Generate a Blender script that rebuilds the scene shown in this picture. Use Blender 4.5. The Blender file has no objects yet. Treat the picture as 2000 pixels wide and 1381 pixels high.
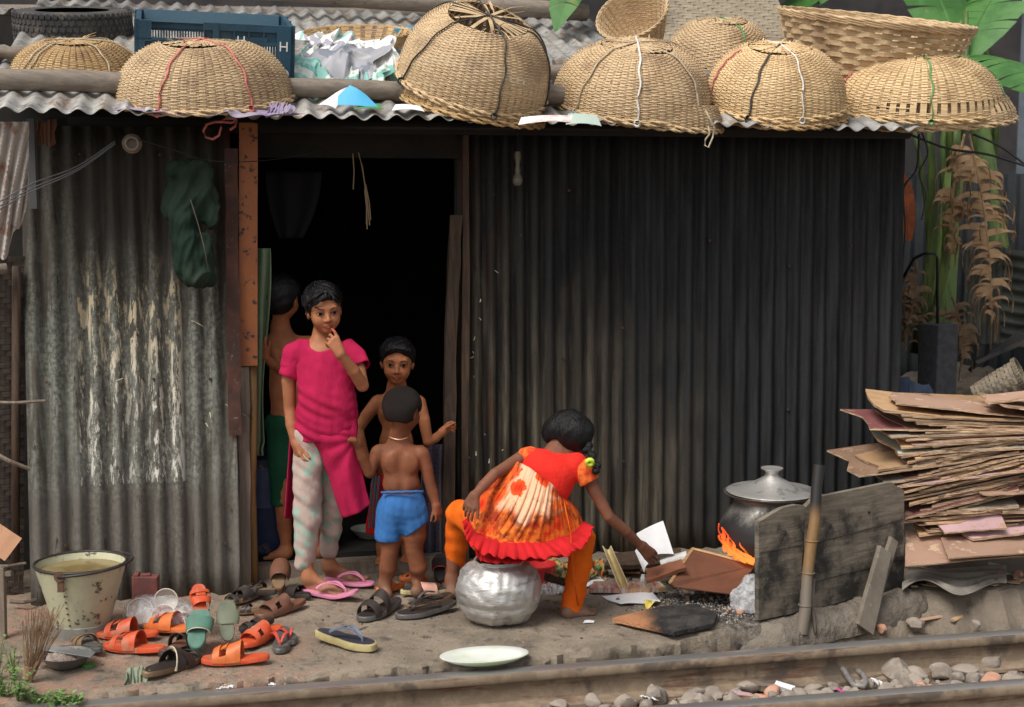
import bpy, math, random
import numpy as np
from mathutils import Vector, Matrix, Euler
R = math.radians
PI = math.pi
scn = bpy.context.scene
COL = scn.collection
rnd = random.Random(7)
V = Vector

# ---------------------------------------------------------------- camera geometry (a point of the photo -> a point of the place)
FPX, CAMZ, PITCH = 2800.0, 1.64, R(6.3)
def ray(px, py):
    dx, dy = (px - 1000) / FPX, (690.5 - py) / FPX
    c, s = math.cos(PITCH), math.sin(PITCH)
    return V((dx, c + s * dy, -s + c * dy))
def P(px, py, Y):
    d = ray(px, py); return V((0, 0, CAMZ)) + d * (Y / d.y)
def G(px, py, z=0.0):
    d = ray(px, py); return V((0, 0, CAMZ)) + d * ((z - CAMZ) / d.z)
YAW = R(12.2)
WU = V((math.cos(YAW), math.sin(YAW), 0))
WN = V((math.sin(YAW), -math.cos(YAW), 0))       # out of the wall, towards the track
W0 = V((0.417, 6.48, 0))
def WP(s, t, z): return W0 + WU * s + WN * t + V((0, 0, z))
def PW(px, py, t=0.0):
    d = ray(px, py); o = V((0, 0, CAMZ)); q = W0 + WN * t
    return o + d * ((q - o).dot(WN) / d.dot(WN))
def SW(px, py, t=0.0): return (PW(px, py, t) - W0).dot(WU)

# ---------------------------------------------------------------- node helper
class NT:
    def __init__(s, name):
        s.m = bpy.data.materials.new(name); s.m.use_nodes = True
        s.t = s.m.node_tree; s.t.nodes.clear()
        s.o = s.t.nodes.new('ShaderNodeOutputMaterial')
        s.b = s.t.nodes.new('ShaderNodeBsdfPrincipled')
        s.t.links.new(s.b.outputs[0], s.o.inputs[0])
        s._tc = None
    def n(s, kind, **kw):
        n = s.t.nodes.new('ShaderNode' + kind)
        for k, v in kw.items(): setattr(n, k, v)
        return n
    def put(s, sock, v):
        if v is None: return
        if isinstance(v, bpy.types.NodeSocket): s.t.links.new(v, sock)
        elif isinstance(v, (tuple, list)):
            sock.default_value = tuple(v) + (1,) if (len(v) == 3 and sock.type == 'RGBA') else v
        else: sock.default_value = v
    def obj(s):
        if not s._tc: s._tc = s.n('TexCoord')
        return s._tc.outputs['Object']
    def pos(s): return s.n('NewGeometry').outputs['Position']
    def rand(s): return s.n('ObjectInfo').outputs['Random']
    def map(s, v, scale=(1, 1, 1), loc=(0, 0, 0), rot=(0, 0, 0)):
        n = s.n('Mapping'); s.put(n.inputs[0], v); s.put(n.inputs[1], loc); s.put(n.inputs[2], rot); s.put(n.inputs[3], scale); return n.outputs[0]
    def sep(s, v):
        n = s.n('SeparateXYZ'); s.put(n.inputs[0], v); return n.outputs
    def comb(s, x, y, z):
        n = s.n('CombineXYZ')
        for i, q in enumerate((x, y, z)): s.put(n.inputs[i], q)
        return n.outputs[0]
    def noise(s, v=None, scale=5, detail=4, rough=.6, dist=0):
        n = s.n('TexNoise'); s.put(n.inputs['Vector'], v or s.obj()); s.put(n.inputs['Scale'], scale)
        s.put(n.inputs['Detail'], detail); s.put(n.inputs['Roughness'], rough); s.put(n.inputs['Distortion'], dist); return n.outputs['Fac']
    def vor(s, v=None, scale=5, feature='F1', out='Distance', rnd_=1):
        n = s.n('TexVoronoi', feature=feature); s.put(n.inputs['Vector'], v or s.obj()); s.put(n.inputs['Scale'], scale)
        s.put(n.inputs['Randomness'], rnd_); return n.outputs[out]
    def wave(s, v=None, scale=5, dist=2, dscale=1, direction='X', kind='BANDS'):
        n = s.n('TexWave', wave_type=kind); 
        if kind == 'BANDS': n.bands_direction = direction
        s.put(n.inputs['Vector'], v or s.obj()); s.put(n.inputs['Scale'], scale); s.put(n.inputs['Distortion'], dist); s.put(n.inputs['Detail Scale'], dscale); return n.outputs['Fac']
    def rng(s, f, a, b, c=0, d=1, smooth=True):
        n = s.n('MapRange'); n.interpolation_type = 'SMOOTHSTEP' if smooth else 'LINEAR'
        for i, q in enumerate((f, a, b, c, d)): s.put(n.inputs[i], q)
        return n.outputs[0]
    def mth(s, op, a, b=0.0, c=None):
        n = s.n('Math', operation=op); s.put(n.inputs[0], a); s.put(n.inputs[1], b)
        if c is not None: s.put(n.inputs[2], c)
        return n.outputs[0]
    def mix(s, f, a, b, mode='MIX'):
        n = s.n('Mix', data_type='RGBA', blend_type=mode); s.put(n.inputs[0], f); s.put(n.inputs[6], a); s.put(n.inputs[7], b); return n.outputs[2]
    def attr(s, name): return s.n('Attribute', attribute_name=name).outputs['Color']
    def bump(s, h, strength=.5, dist=.01, nrm=None):
        n = s.n('Bump'); s.put(n.inputs['Height'], h); s.put(n.inputs['Strength'], strength); s.put(n.inputs['Distance'], dist)
        if nrm: s.put(n.inputs['Normal'], nrm)
        return n.outputs[0]
    def out(s, base, rough=.8, metal=0.0, nrm=None, **kw):
        s.put(s.b.inputs['Base Color'], base); s.put(s.b.inputs['Roughness'], rough); s.put(s.b.inputs['Metallic'], metal)
        if nrm: s.put(s.b.inputs['Normal'], nrm)
        for k, v in kw.items(): s.put(s.b.inputs[k], v)
        return s.m

def simple(name, c1, c2=None, c3=None, rough=.75, metal=0.0, sc=8, sc3=20, st=(1, 1, 1), lo=.4, hi=.6, lo3=.58, hi3=.68, bs=.3, bsc=60, bd=.004, vary=0.0, **kw):
    """base colour with two layers of patches, fine bump, optional brightness change from object to object"""
    n = NT(name); v = n.map(n.obj(), st)
    r = n.n('ObjectInfo').outputs['Random'] if vary else None
    col = c1
    if vary:
        k = n.rng(r, 0, 1, 1 - vary, 1 + vary, False)
        col = n.mix(1.0, c1, n.comb(k, k, k), 'MULTIPLY')
    if c2: col = n.mix(n.rng(n.noise(v, sc, 5), lo, hi), col, c2)
    if c3: col = n.mix(n.rng(n.noise(v, sc3, 6, .7), lo3, hi3), col, c3)
    nr = n.bump(n.noise(v, bsc, 4, .6), bs, bd) if bs else None
    return n.out(col, rough, metal, nr, **kw)

# ---------------------------------------------------------------- mesh builder
def frame(d, up=V((0, 0, 1))):
    d = d.normalized()
    if abs(d.dot(up)) > .98: up = V((0, 1, 0))
    x = d.cross(up).normalized(); return x, x.cross(d).normalized()
class MB:
    def __init__(s): s.v = []; s.f = []; s.mi = []; s.cur = 0
    def add(s, vs, fs):
        o = len(s.v); s.v += [tuple(q) for q in vs]; s.f += [tuple(i + o for i in f) for f in fs]; s.mi += [s.cur] * len(fs)
    def box(s, c, size, rot=None, jit=0, taper=0):
        x, y, z = (q / 2 for q in size); M = (rot.to_matrix() if isinstance(rot, Euler) else rot) if rot else Matrix.Identity(3)
        vs = []
        for sx, sy, sz in ((-1,-1,-1),(1,-1,-1),(1,1,-1),(-1,1,-1),(-1,-1,1),(1,-1,1),(1,1,1),(-1,1,1)):
            q = V((sx * x * (1 - taper * (sz > 0)), sy * y * (1 - taper * (sz > 0)), sz * z))
            if jit: q += V((rnd.uniform(-jit, jit), rnd.uniform(-jit, jit), rnd.uniform(-jit, jit)))
            vs.append(V(c) + M @ q)
        s.add(vs, [(0,3,2,1),(4,5,6,7),(0,1,5,4),(1,2,6,5),(2,3,7,6),(3,0,4,7)]); return s
    def tube(s, pts, r, n=8, cap=True, closed=False, flat=1.0, up=V((0, 0, 1)), twist=0):
        pts = [V(p) for p in pts]; m = len(pts); vs = []
        for i, p in enumerate(pts):
            a = pts[(i - 1) % m] if (closed or i > 0) else pts[i]; b = pts[(i + 1) % m] if (closed or i < m - 1) else pts[i]
            x, y = frame(b - a, up); rr = r[i] if isinstance(r, (list, tuple)) else r
            for k in range(n):
                t = 2 * PI * k / n + twist * i
                vs.append(p + x * (rr * math.cos(t)) + y * (rr * flat * math.sin(t)))
        fs = []
        for i in range(m if closed else m - 1):
            j = (i + 1) % m
            for k in range(n): l = (k + 1) % n; fs.append((i*n+k, i*n+l, j*n+l, j*n+k))
        if cap and not closed: fs += [tuple(range(n))[::-1], tuple((m-1)*n + k for k in range(n))]
        s.add(vs, fs); return s
    def lathe(s, prof, c=(0, 0, 0), n=32, M=None, cap0=False, cap1=False, wob=0, seed=1):
        c = V(c); vs = []; q = random.Random(seed)
        for r, z in prof:
            for k in range(n):
                t = 2 * PI * k / n; w = 1 + (q.uniform(-wob, wob) if wob else 0)
                p = V((r * w * math.cos(t), r * w * math.sin(t), z)); vs.append(c + (M @ p if M else p))
        fs = []
        for i in range(len(prof) - 1):
            for k in range(n): l = (k + 1) % n; fs.append((i*n+k, i*n+l, (i+1)*n+l, (i+1)*n+k))
        if cap0: fs.append(tuple(range(n))[::-1])
        if cap1: fs.append(tuple((len(prof)-1)*n + k for k in range(n)))
        s.add(vs, fs); return s
    def prism(s, pts, ex):
        """polygon (3D points) pushed along ex"""
        n = len(pts); ex = V(ex); vs = [V(p) for p in pts] + [V(p) + ex for p in pts]
        s.add(vs, [tuple(range(n))[::-1], tuple(range(n, 2*n))] + [(i, (i+1) % n, n + (i+1) % n, n + i) for i in range(n)]); return s
    def sheet(s, fn, nu, nv, th=0.0, closed_u=False):
        """surface fn(u,v), u,v in 0..1, with thickness th along its normals"""
        Pn = [[V(fn(i / nu, j / nv)) for j in range(nv + 1)] for i in range(nu + (0 if closed_u else 1))]
        mu = len(Pn)
        def nrm(i, j):
            a = Pn[(i+1) % mu if closed_u else min(i+1, mu-1)][j] - Pn[(i-1) % mu if closed_u else max(i-1, 0)][j]
            b = Pn[i][min(j+1, nv)] - Pn[i][max(j-1, 0)]
            c = a.cross(b); return c.normalized() if c.length > 1e-12 else V((0, 0, 1))
        top = [p for row in Pn for p in row]; W = nv + 1
        lim = mu if closed_u else mu - 1
        fs = [(i*W+j, ((i+1) % mu)*W+j, ((i+1) % mu)*W+j+1, i*W+j+1) for i in range(lim) for j in range(nv)]
        if th:
            N = len(top); bot = [Pn[i][j] - nrm(i, j) * th for i in range(mu) for j in range(W)]
            fs += [(N+f[3], N+f[2], N+f[1], N+f[0]) for f in fs]
            for i in range(lim):
                k = (i+1) % mu
                fs.append((i*W, N+i*W, N+k*W, k*W)); fs.append((i*W+nv, k*W+nv, N+k*W+nv, N+i*W+nv))
            if not closed_u:
                for j in range(nv):
                    fs.append((j, j+1, N+j+1, N+j)); o = (mu-1)*W; fs.append((o+j, N+o+j, N+o+j+1, o+j+1))
            top += bot
        s.add(top, fs); return s
    def move(s, M, a=0):
        s.v[a:] = [tuple(M @ V(q)) for q in s.v[a:]]; return s
    def build(s, name, mats, parent=None, smooth=False, base=None, attr=None, bevel=0):
        return mkmesh(name, np.array(s.v, dtype=float).reshape(-1, 3), s.f, mats, parent, smooth, base, s.mi, attr, bevel)

def mkmesh(name, vs, fs, mats, parent=None, smooth=False, base=None, mi=None, attr=None, bevel=0):
    vs = np.asarray(vs, dtype=float)
    if parent is not None: off = np.array(parent['_o']) if '_o' in parent else np.array(parent.location)
    elif base is not None: off = np.array(base)
    else:
        lo, hi = vs.min(0), vs.max(0); off = np.array([(lo[0]+hi[0])/2, (lo[1]+hi[1])/2, lo[2]])
    me = bpy.data.meshes.new(name); me.from_pydata((vs - off).tolist(), [], fs if isinstance(fs, list) else fs.tolist())
    for m in (mats if isinstance(mats, (list, tuple)) else [mats]): me.materials.append(m)
    if mi is not None and any(mi): me.polygons.foreach_set('material_index', np.array(mi, dtype=np.int32))
    if smooth: me.polygons.foreach_set('use_smooth', np.ones(len(me.polygons), dtype=bool))
    if attr is not None:
        a = me.color_attributes.new('tone', 'FLOAT_COLOR', 'POINT')
        c = np.ones((len(vs), 4), dtype=np.float32); c[:, :3] = attr; a.data.foreach_set('color', c.ravel())
    me.update(); me.validate()
    if smooth and smooth != 1:
        pass
    o = bpy.data.objects.new(name, me); COL.objects.link(o)
    if smooth == 2:
        me.set_sharp_from_angle(angle=R(38))
    if parent is not None:
        o.parent = parent
        if parent.type == 'MESH': o.location = (0, 0, 0)
    else: o.location = off
    o['_o'] = [float(q) for q in off]
    if bevel:
        b = o.modifiers.new('edge', 'BEVEL'); b.width = bevel; b.segments = 2; b.limit_method = 'ANGLE'
    return o
def tag(o, label=None, cat=None, group=None, kind=None):
    if label: o['label'] = label
    if cat: o['category'] = cat
    if group: o['group'] = group
    if kind: o['kind'] = kind
    return o
def thing(name, label, cat, loc, group=None):
    o = bpy.data.objects.new(name, None); COL.objects.link(o); o.location = V(loc); o.empty_display_size = .1
    o['_o'] = [float(q) for q in loc]
    return tag(o, label, cat, group)
def dup(root, loc, rot=(0, 0, 0), label=None, scale=None):
    r = root.copy(); COL.objects.link(r); r.location = loc; r.rotation_euler = rot
    if scale: r.scale = scale
    if label: r['label'] = label
    for ch in list(root.children):
        c = ch.copy(); COL.objects.link(c); c.parent = r
        for g in ch.children:
            d = g.copy(); COL.objects.link(d); d.parent = c
    return r

# ---------------------------------------------------------------- distance fields: smooth, continuous bodies and clothes
class SDF:
    def __init__(s): s.p = []
    def cone(s, a, b, ra, rb, k=.012, op='u'): s.p.append(('c', np.array(a, float), np.array(b, float), ra, rb, k, op)); return s
    def ell(s, c, r, M=None, k=.012, op='u'):
        s.p.append(('e', np.array(c, float), np.array(r, float), np.array(M.to_3x3() if M is not None else Matrix.Identity(3), float), None, k, op)); return s
    def chain(s, pts, rs, k=.012):
        for i in range(len(pts) - 1): s.cone(pts[i], pts[i+1], rs[i], rs[i+1], k if i == 0 else .003)
        return s
    def cut(s, pt, nrm, k=.004): s.p.append(('h', np.array(pt, float), np.array(V(nrm).normalized(), float), None, None, k, 'h')); return s
    def mesh(s, h=.004, disp=None):
        def bb(q):
            if q[0] == 'c': r = max(q[3], q[4]); return np.minimum(q[1], q[2]) - r, np.maximum(q[1], q[2]) + r
            r = np.sqrt(((q[3] * q[2]) ** 2).sum(1)); return q[1] - r, q[1] + r
        us = [bb(q) for q in s.p if q[6] == 'u']
        lo = np.min([u[0] for u in us], 0) - 5*h; hi = np.max([u[1] for u in us], 0) + 5*h
        n = np.ceil((hi - lo) / h).astype(int) + 1
        ax = [(lo[i] + h * np.arange(n[i])).astype(np.float32) for i in range(3)]
        D = np.full(n, 1.0, np.float32)
        for q in s.p:
            k = q[5]
            if q[0] == 'h':
                d = ((ax[0] - q[1][0]) * q[2][0])[:, None, None] + ((ax[1] - q[1][1]) * q[2][1])[None, :, None] + ((ax[2] - q[1][2]) * q[2][2])[None, None, :]
                D = np.maximum(D, d.astype(np.float32)); continue
            a, b = bb(q); m = k + 4*h
            i0 = np.clip(np.floor((a - m - lo) / h).astype(int), 0, n); i1 = np.clip(np.ceil((b + m - lo) / h).astype(int) + 1, 0, n)
            if (i1 <= i0).any(): continue
            sl = tuple(slice(i0[i], i1[i]) for i in range(3))
            X = ax[0][sl[0]][:, None, None]; Y = ax[1][sl[1]][None, :, None]; Z = ax[2][sl[2]][None, None, :]
            if q[0] == 'c':
                A, B = q[1], q[2]; d = B - A; L = float(d @ d) + 1e-12
                px, py, pz = X - np.float32(A[0]), Y - np.float32(A[1]), Z - np.float32(A[2])
                t = np.clip((px * d[0] + py * d[1] + pz * d[2]) / L, 0, 1).astype(np.float32)
                e = np.sqrt((px - t*d[0])**2 + (py - t*d[1])**2 + (pz - t*d[2])**2) - (q[3] + (q[4] - q[3]) * t)
            else:
                M = q[3]; c = q[1]; r = q[2]
                px, py, pz = X - np.float32(c[0]), Y - np.float32(c[1]), Z - np.float32(c[2])
                l = [px * M[0, i] + py * M[1, i] + pz * M[2, i] for i in range(3)]
                k0 = np.sqrt((l[0]/r[0])**2 + (l[1]/r[1])**2 + (l[2]/r[2])**2); k1 = np.sqrt((l[0]/r[0]**2)**2 + (l[1]/r[1]**2)**2 + (l[2]/r[2]**2)**2) + 1e-9
                e = k0 * (k0 - 1) / k1
            e = e.astype(np.float32); cur = D[sl]
            if q[6] == 'u':
                hh = np.maximum(k - np.abs(cur - e), 0) / k; D[sl] = np.minimum(cur, e) - hh*hh*k/4
            elif q[6] == 's':
                e = -e; hh = np.maximum(k - np.abs(cur - e), 0) / k; D[sl] = np.maximum(cur, e) + hh*hh*k/4
        S = D < 0; a = n - 1
        cnt = np.zeros(a, np.int8)
        cs = [(i, j, k) for i in (0, 1) for j in (0, 1) for k in (0, 1)]
        for c in cs: cnt += S[c[0]:c[0]+a[0], c[1]:c[1]+a[1], c[2]:c[2]+a[2]]
        act = (cnt > 0) & (cnt < 8); I = np.argwhere(act)
        idx = np.full(a, -1, np.int32); idx[act] = np.arange(len(I))
        pos = np.zeros((len(I), 3)); w = np.zeros(len(I))
        val = {c: D[I[:, 0]+c[0], I[:, 1]+c[1], I[:, 2]+c[2]] for c in cs}
        for c in cs:
            for x in range(3):
                if c[x] == 0:
                    e = list(c); e[x] = 1; da, db = val[c], val[tuple(e)]
                    mk = (da < 0) != (db < 0); t = np.where(mk, da / np.where(mk, da - db, 1), 0)
                    q = np.array(c, float)[None, :].repeat(len(I), 0); q[:, x] += t
                    pos += q * mk[:, None]; w += mk
        vs = (I + pos / w[:, None]) * h + lo
        F = []
        for x in range(3):
            y, z = (x + 1) % 3, (x + 2) % 3
            s0 = [slice(1, -1)] * 3; s1 = [slice(1, -1)] * 3
            s0[x] = slice(0, -1); s1[x] = slice(1, None)
            A, B = S[tuple(s0)], S[tuple(s1)]
            E = np.argwhere(A != B); off = np.array([1, 1, 1]); off[x] = 0; E = E + off
            ins = S[E[:, 0], E[:, 1], E[:, 2]]
            def g(dy, dz):
                Q = E.copy(); Q[:, y] += dy; Q[:, z] += dz; return idx[Q[:, 0], Q[:, 1], Q[:, 2]]
            q = np.stack([g(-1, -1), g(0, -1), g(0, 0), g(-1, 0)], 1)
            q[~ins] = q[~ins][:, ::-1]; F.append(q)
        F = np.concatenate(F); F = F[(F >= 0).all(1)]
        vs = relax(vs, F, 2)
        if disp is not None:
            nr = vnorm(vs, F); vs = vs + nr * disp(vs, nr)[:, None]
        return vs, F
def relax(vs, F, it):
    n = len(vs)
    e = np.concatenate([F[:, [0, 1]], F[:, [1, 2]], F[:, [2, 3]], F[:, [3, 0]]])
    deg = np.bincount(e[:, 0], minlength=n) + 1e-9
    for _ in range(it):
        a = np.stack([np.bincount(e[:, 0], weights=vs[e[:, 1], i], minlength=n) for i in range(3)], 1) / deg[:, None]
        vs = vs * .5 + a * .5
    return vs
def vnorm(vs, F):
    a = vs[F[:, 2]] - vs[F[:, 0]]; b = vs[F[:, 3]] - vs[F[:, 1]]; c = np.cross(a, b)
    N = np.zeros_like(vs)
    for i in range(4):
        for j in range(3): N[:, j] += np.bincount(F[:, i], weights=c[:, j], minlength=len(vs))
    return N / (np.linalg.norm(N, axis=1)[:, None] + 1e-12)
def wn(p, f=(10, 10, 10), seed=0, oct=3):
    """cheap smooth pseudo-noise, -1..1, for an (n,3) array"""
    q = np.random.RandomState(seed); s = 0; a = 1; tot = 0
    for o in range(oct):
        for k in range(3):
            d = q.normal(size=3) * np.array(f) * (2 ** o); s = s + a * np.sin(p @ d + q.uniform(0, 6.3)); tot += a
        a *= .55
    return s / tot * 1.6
# ---------------------------------------------------------------- materials
def wallc(n):
    q = Matrix.Rotation(-YAW, 3, 'Z') @ W0
    return n.map(n.pos(), (1, 1, 1), (-q.x, -q.y, 0), (0, 0, -YAW))
def m_corr_left():
    n = NT('weathered_zinc'); w = wallc(n); s, t, z = n.sep(w)
    spang = n.noise(w, 55, 5, .7); big = n.noise(n.map(w, (3.5, 3.5, .9)), 1.6, 5, .6); st = n.noise(n.map(w, (16, 16, 1.1)), 1.5, 6, .7)
    c = n.mix(n.rng(spang, .4, .6), (.10, .103, .085), (.235, .238, .205))
    c = n.mix(n.mth('MULTIPLY', n.rng(big, .4, .62), .6), c, (.16, .165, .145))
    c = n.mix(n.mth('MULTIPLY', n.rng(st, .46, .66), .8), c, (.062, .05, .038))
    low = n.rng(n.mth('ADD', z, n.mth('MULTIPLY', st, .35)), .68, .55)          # damp brown skirt
    c = n.mix(n.mth('MULTIPLY', low, .75), c, n.mix(spang, (.075, .062, .052), (.15, .13, .115)))
    top = n.rng(n.mth('ADD', z, n.mth('MULTIPLY', big, .7)), 1.3, 2.05)          # shade under the eave, painted into the colour
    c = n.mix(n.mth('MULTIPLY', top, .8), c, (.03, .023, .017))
    wh = n.rng(n.noise(n.map(w, (60, 60, 2.2)), 1.3, 4, .7), .60, .66)
    c = n.mix(n.mth('MULTIPLY', wh, n.mth('MULTIPLY', n.rng(n.noise(w, 4, 3), .42, .6), .9)), c, (.012, .012, .014))
    # flaked cream paint in its old rectangle
    s0, s1 = SW(152, 800, .25), SW(361, 800, .25); z0, z1 = PW(250, 946, .28).z, PW(250, 480, .25).z
    box = n.mth('MULTIPLY', n.mth('MULTIPLY', n.rng(s, s0, s0 + .012), n.rng(s, s1, s1 - .008)), n.mth('MULTIPLY', n.rng(z, z0, z0 + .008), n.rng(z, z1, z1 - .25)))
    fl = n.noise(n.map(w, (26, 26, 5), (3, 1, 2)), 1.5, 8, .78, .25)
    ridge = n.mth('MULTIPLY', t, 0.0)
    edge = n.mth('MULTIPLY', n.rng(s, s1 - .022, s1 - .004), .07)
    fl = n.mth('ADD', fl, n.mth('ADD', edge, n.mth('MULTIPLY', n.noise(w, 3.2, 2), .14)))
    pm = n.mth('MULTIPLY', box, n.rng(fl, .603, .615))
    c = n.mix(pm, c, n.mix(n.rng(z, z0, z1), (.6, .58, .52), (.55, .45, .28)))
    rs = n.mth('MULTIPLY', n.rng(s, SW(425, 600, .25), SW(455, 600, .25)), n.rng(n.noise(n.map(w, (12, 12, 2.5)), 1.7, 5), .38, .55))
    rs = n.mth('MULTIPLY', rs, n.rng(z, .5, .75))
    c = n.mix(rs, c, n.mix(n.noise(w, 30, 4), (.035, .016, .012), (.13, .05, .028)))
    nr = n.bump(n.mth('ADD', n.mth('MULTIPLY', spang, .5), n.mth('MULTIPLY', pm, .6)), .35, .003)
    gr = n.rng(n.mth('ADD', n.mth('ADD', t, .34), n.mth('MULTIPLY', z, -.12)), -.004, .012)          # streaky darker colour along the grooves
    c = n.mix(n.mth('MULTIPLY', gr, n.rng(st, .3, .6, .2, .6)), c, (.04, .032, .025))
    n.put(n.b.inputs['Specular IOR Level'], .25)
    return n.out(c, n.rng(spang, .3, .7, .6, .85), .0, nr)
def m_corr_right():
    n = NT('sooty_zinc'); w = wallc(n); s, t, z = n.sep(w)
    fine = n.noise(w, 60, 5, .7); st = n.noise(n.map(w, (14, 14, .9)), 1.5, 6, .7); big = n.noise(n.map(w, (2, 2, 1)), 1.6, 4, .6)
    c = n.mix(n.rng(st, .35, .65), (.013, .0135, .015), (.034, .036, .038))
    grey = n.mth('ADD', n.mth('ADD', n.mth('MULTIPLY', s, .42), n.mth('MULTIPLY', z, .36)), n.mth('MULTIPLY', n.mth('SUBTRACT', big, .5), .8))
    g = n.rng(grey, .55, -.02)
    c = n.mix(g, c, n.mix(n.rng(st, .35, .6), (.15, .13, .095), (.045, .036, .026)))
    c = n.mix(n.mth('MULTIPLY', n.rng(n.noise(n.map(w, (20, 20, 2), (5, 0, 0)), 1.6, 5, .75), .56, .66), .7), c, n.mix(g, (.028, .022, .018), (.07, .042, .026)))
    # pale rubbed streaks and specks
    sp = n.rng(n.noise(n.map(w, (30, 30, 4), (7, 0, 0)), 3, 6, .85), .66, .72)
    c = n.mix(n.mth('MULTIPLY', sp, n.rng(z, 1.3, .2, 0, .8)), c, (.2, .18, .15))
    sp2 = n.mth('MULTIPLY', n.rng(n.noise(n.map(w, (26, 26, 15), (2, 0, 4)), 1.6, 5, .6), .71, .73), n.rng(s, -.2, -.55))
    c = n.mix(sp2, c, (.48, .44, .36))
    rs = n.mth('MULTIPLY', n.rng(n.noise(n.map(w, (9, 9, 2.2), (1, 0, 3)), 1.7, 5), .5, .62), n.rng(s, -.35, -.6))
    c = n.mix(n.mth('MULTIPLY', rs, .8), c, n.mix(fine, (.03, .015, .01), (.12, .05, .025)))
    gr = n.rng(n.mth('ADD', t, n.mth('MULTIPLY', z, -.02)), -.004, .010)
    c = n.mix(n.mth('MULTIPLY', gr, n.rng(st, .3, .6, .3, .8)), c, (.008, .007, .007))
    nr = n.bump(fine, .3, .003); n.put(n.b.inputs['Specular IOR Level'], .2)
    return n.out(c, n.rng(fine, .3, .7, .6, .85), 0, nr)
def m_roof():
    n = NT('roof_zinc'); o = wallc(n)
    a = n.noise(o, 6, 5, .65); b = n.noise(n.map(o, (9, 1.5, 9)), 2, 5, .7)
    c = n.mix(n.rng(a, .35, .65), (.22, .22, .215), (.4, .385, .355))
    c = n.mix(n.rng(b, .5, .66), c, (.22, .15, .1)); c = n.mix(n.rng(n.noise(o, 14, 5, .7), .52, .66), c, (.12, .11, .1))
    return n.out(c, .6, .2, n.bump(n.noise(o, 40, 4), .3, .003))
def m_wood(name, c1, c2, rough=.8, sc=1.0, dirt=(.05, .045, .04), dl=.55, axis=(2, 2, 30)):
    n = NT(name); o = n.obj(); g = n.noise(n.map(o, axis), 4 * sc, 6, .7, .4)
    k = n.rng(n.rand(), 0, 1, .8, 1.2, False)
    c = n.mix(n.rng(g, .35, .65), c1, c2); c = n.mix(1.0, c, n.comb(k, k, k), 'MULTIPLY')
    c = n.mix(n.rng(n.noise(o, 9 * sc, 6, .7), dl, dl + .14), c, dirt)
    return n.out(c, rough, 0, n.bump(g, .5, .004))
def m_weave(name, c1, c2, c3):
    n = NT(name); o = n.obj(); a = n.noise(o, 90, 3, .6); b = n.noise(o, 5, 4, .6); ln = n.noise(n.map(o, (8, 8, 140)), 1.5, 2)
    c = n.mix(n.rng(ln, .38, .62), c1, c2); c = n.mix(n.rng(b, .48, .72), c, c3); c = n.mix(n.mth('MULTIPLY', n.rng(a, .55, .7), .45), c, c3)
    k = n.rng(n.rand(), 0, 1, .92, 1.08, False); c = n.mix(1.0, c, n.comb(k, k, k), 'MULTIPLY')
    return n.out(c, .62, 0, n.bump(a, .3, .002))
def m_ground():
    n = NT('worn_concrete'); o = n.pos(); w = wallc(n); s, t, z = n.sep(w)
    a = n.noise(o, 3.2, 6, .65); b = n.noise(o, 30, 6, .75); d = n.noise(o, 9, 6, .7, .3)
    c = n.mix(n.rng(a, .36, .62), (.185, .15, .11), (.29, .235, .175)); c = n.mix(n.rng(d, .52, .68), c, (.095, .08, .066))
    c = n.mix(n.mth('MULTIPLY', n.rng(b, .52, .66), .7), c, (.32, .27, .22)); c = n.mix(n.mth('MULTIPLY', n.rng(n.noise(o, 60, 5, .8), .56, .66), .6), c, (.07, .057, .045))
    pink = n.mth('MULTIPLY', n.rng(n.noise(o, 7, 5, .7), .44, .62), n.rng(s, -1.2, -1.75))
    c = n.mix(n.mth('MULTIPLY', pink, .75), c, (.36, .2, .14))
    crumb = n.mth('MULTIPLY', n.rng(n.noise(o, 48, 4, .8), .6, .66), n.rng(s, -.9, -1.5)); c = n.mix(crumb, c, (.5, .3, .22))
    st = n.rng(n.noise(n.map(o, (1, 1, 1), (9, 3, 1)), 11, 3, .5), .66, .70); c = n.mix(n.mth('MULTIPLY', st, .8), c, (.06, .038, .03))
    # ash and char round the hearth
    h = G(1440, 1175); vm = n.n('VectorMath', operation='DISTANCE'); n.put(vm.inputs[0], n.map(o, (1, 1, 0))); n.put(vm.inputs[1], (h.x, h.y, 0))
    dd = n.mth('ADD', vm.outputs['Value'], n.mth('MULTIPLY', n.mth('SUBTRACT', n.noise(o, 8, 5, .7), .5), .5))
    c = n.mix(n.rng(dd, .5, .18), c, n.mix(n.rng(b, .45, .62), (.018, .017, .017), (.2, .19, .18)))
    yard = n.rng(s, .8, 1.3); c = n.mix(n.mth('MULTIPLY', yard, .7), c, n.mix(b, (.13, .105, .082), (.22, .18, .14)))
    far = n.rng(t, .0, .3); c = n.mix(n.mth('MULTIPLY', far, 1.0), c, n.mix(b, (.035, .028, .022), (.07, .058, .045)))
    nr = n.bump(n.mth('ADD', n.mth('MULTIPLY', b, 1.0), d), .8, .015)
    return n.out(c, .88, 0, nr)
M = {}
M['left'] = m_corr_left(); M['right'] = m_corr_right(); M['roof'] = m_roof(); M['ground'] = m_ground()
M['dirt'] = simple('track_dirt', (.14, .115, .09), (.2, .165, .13), (.07, .055, .045), sc=5, sc3=16, rough=.95, bs=.8, bsc=45, bd=.02)
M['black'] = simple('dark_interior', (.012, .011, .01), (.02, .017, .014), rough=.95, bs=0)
M['jamb'] = simple('orange_brown_paint', (.33, .105, .03), (.26, .08, .028), (.04, .022, .015), sc=4, sc3=26, lo3=.57, hi3=.6, rough=.55, bs=.3, bsc=50)
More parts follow.
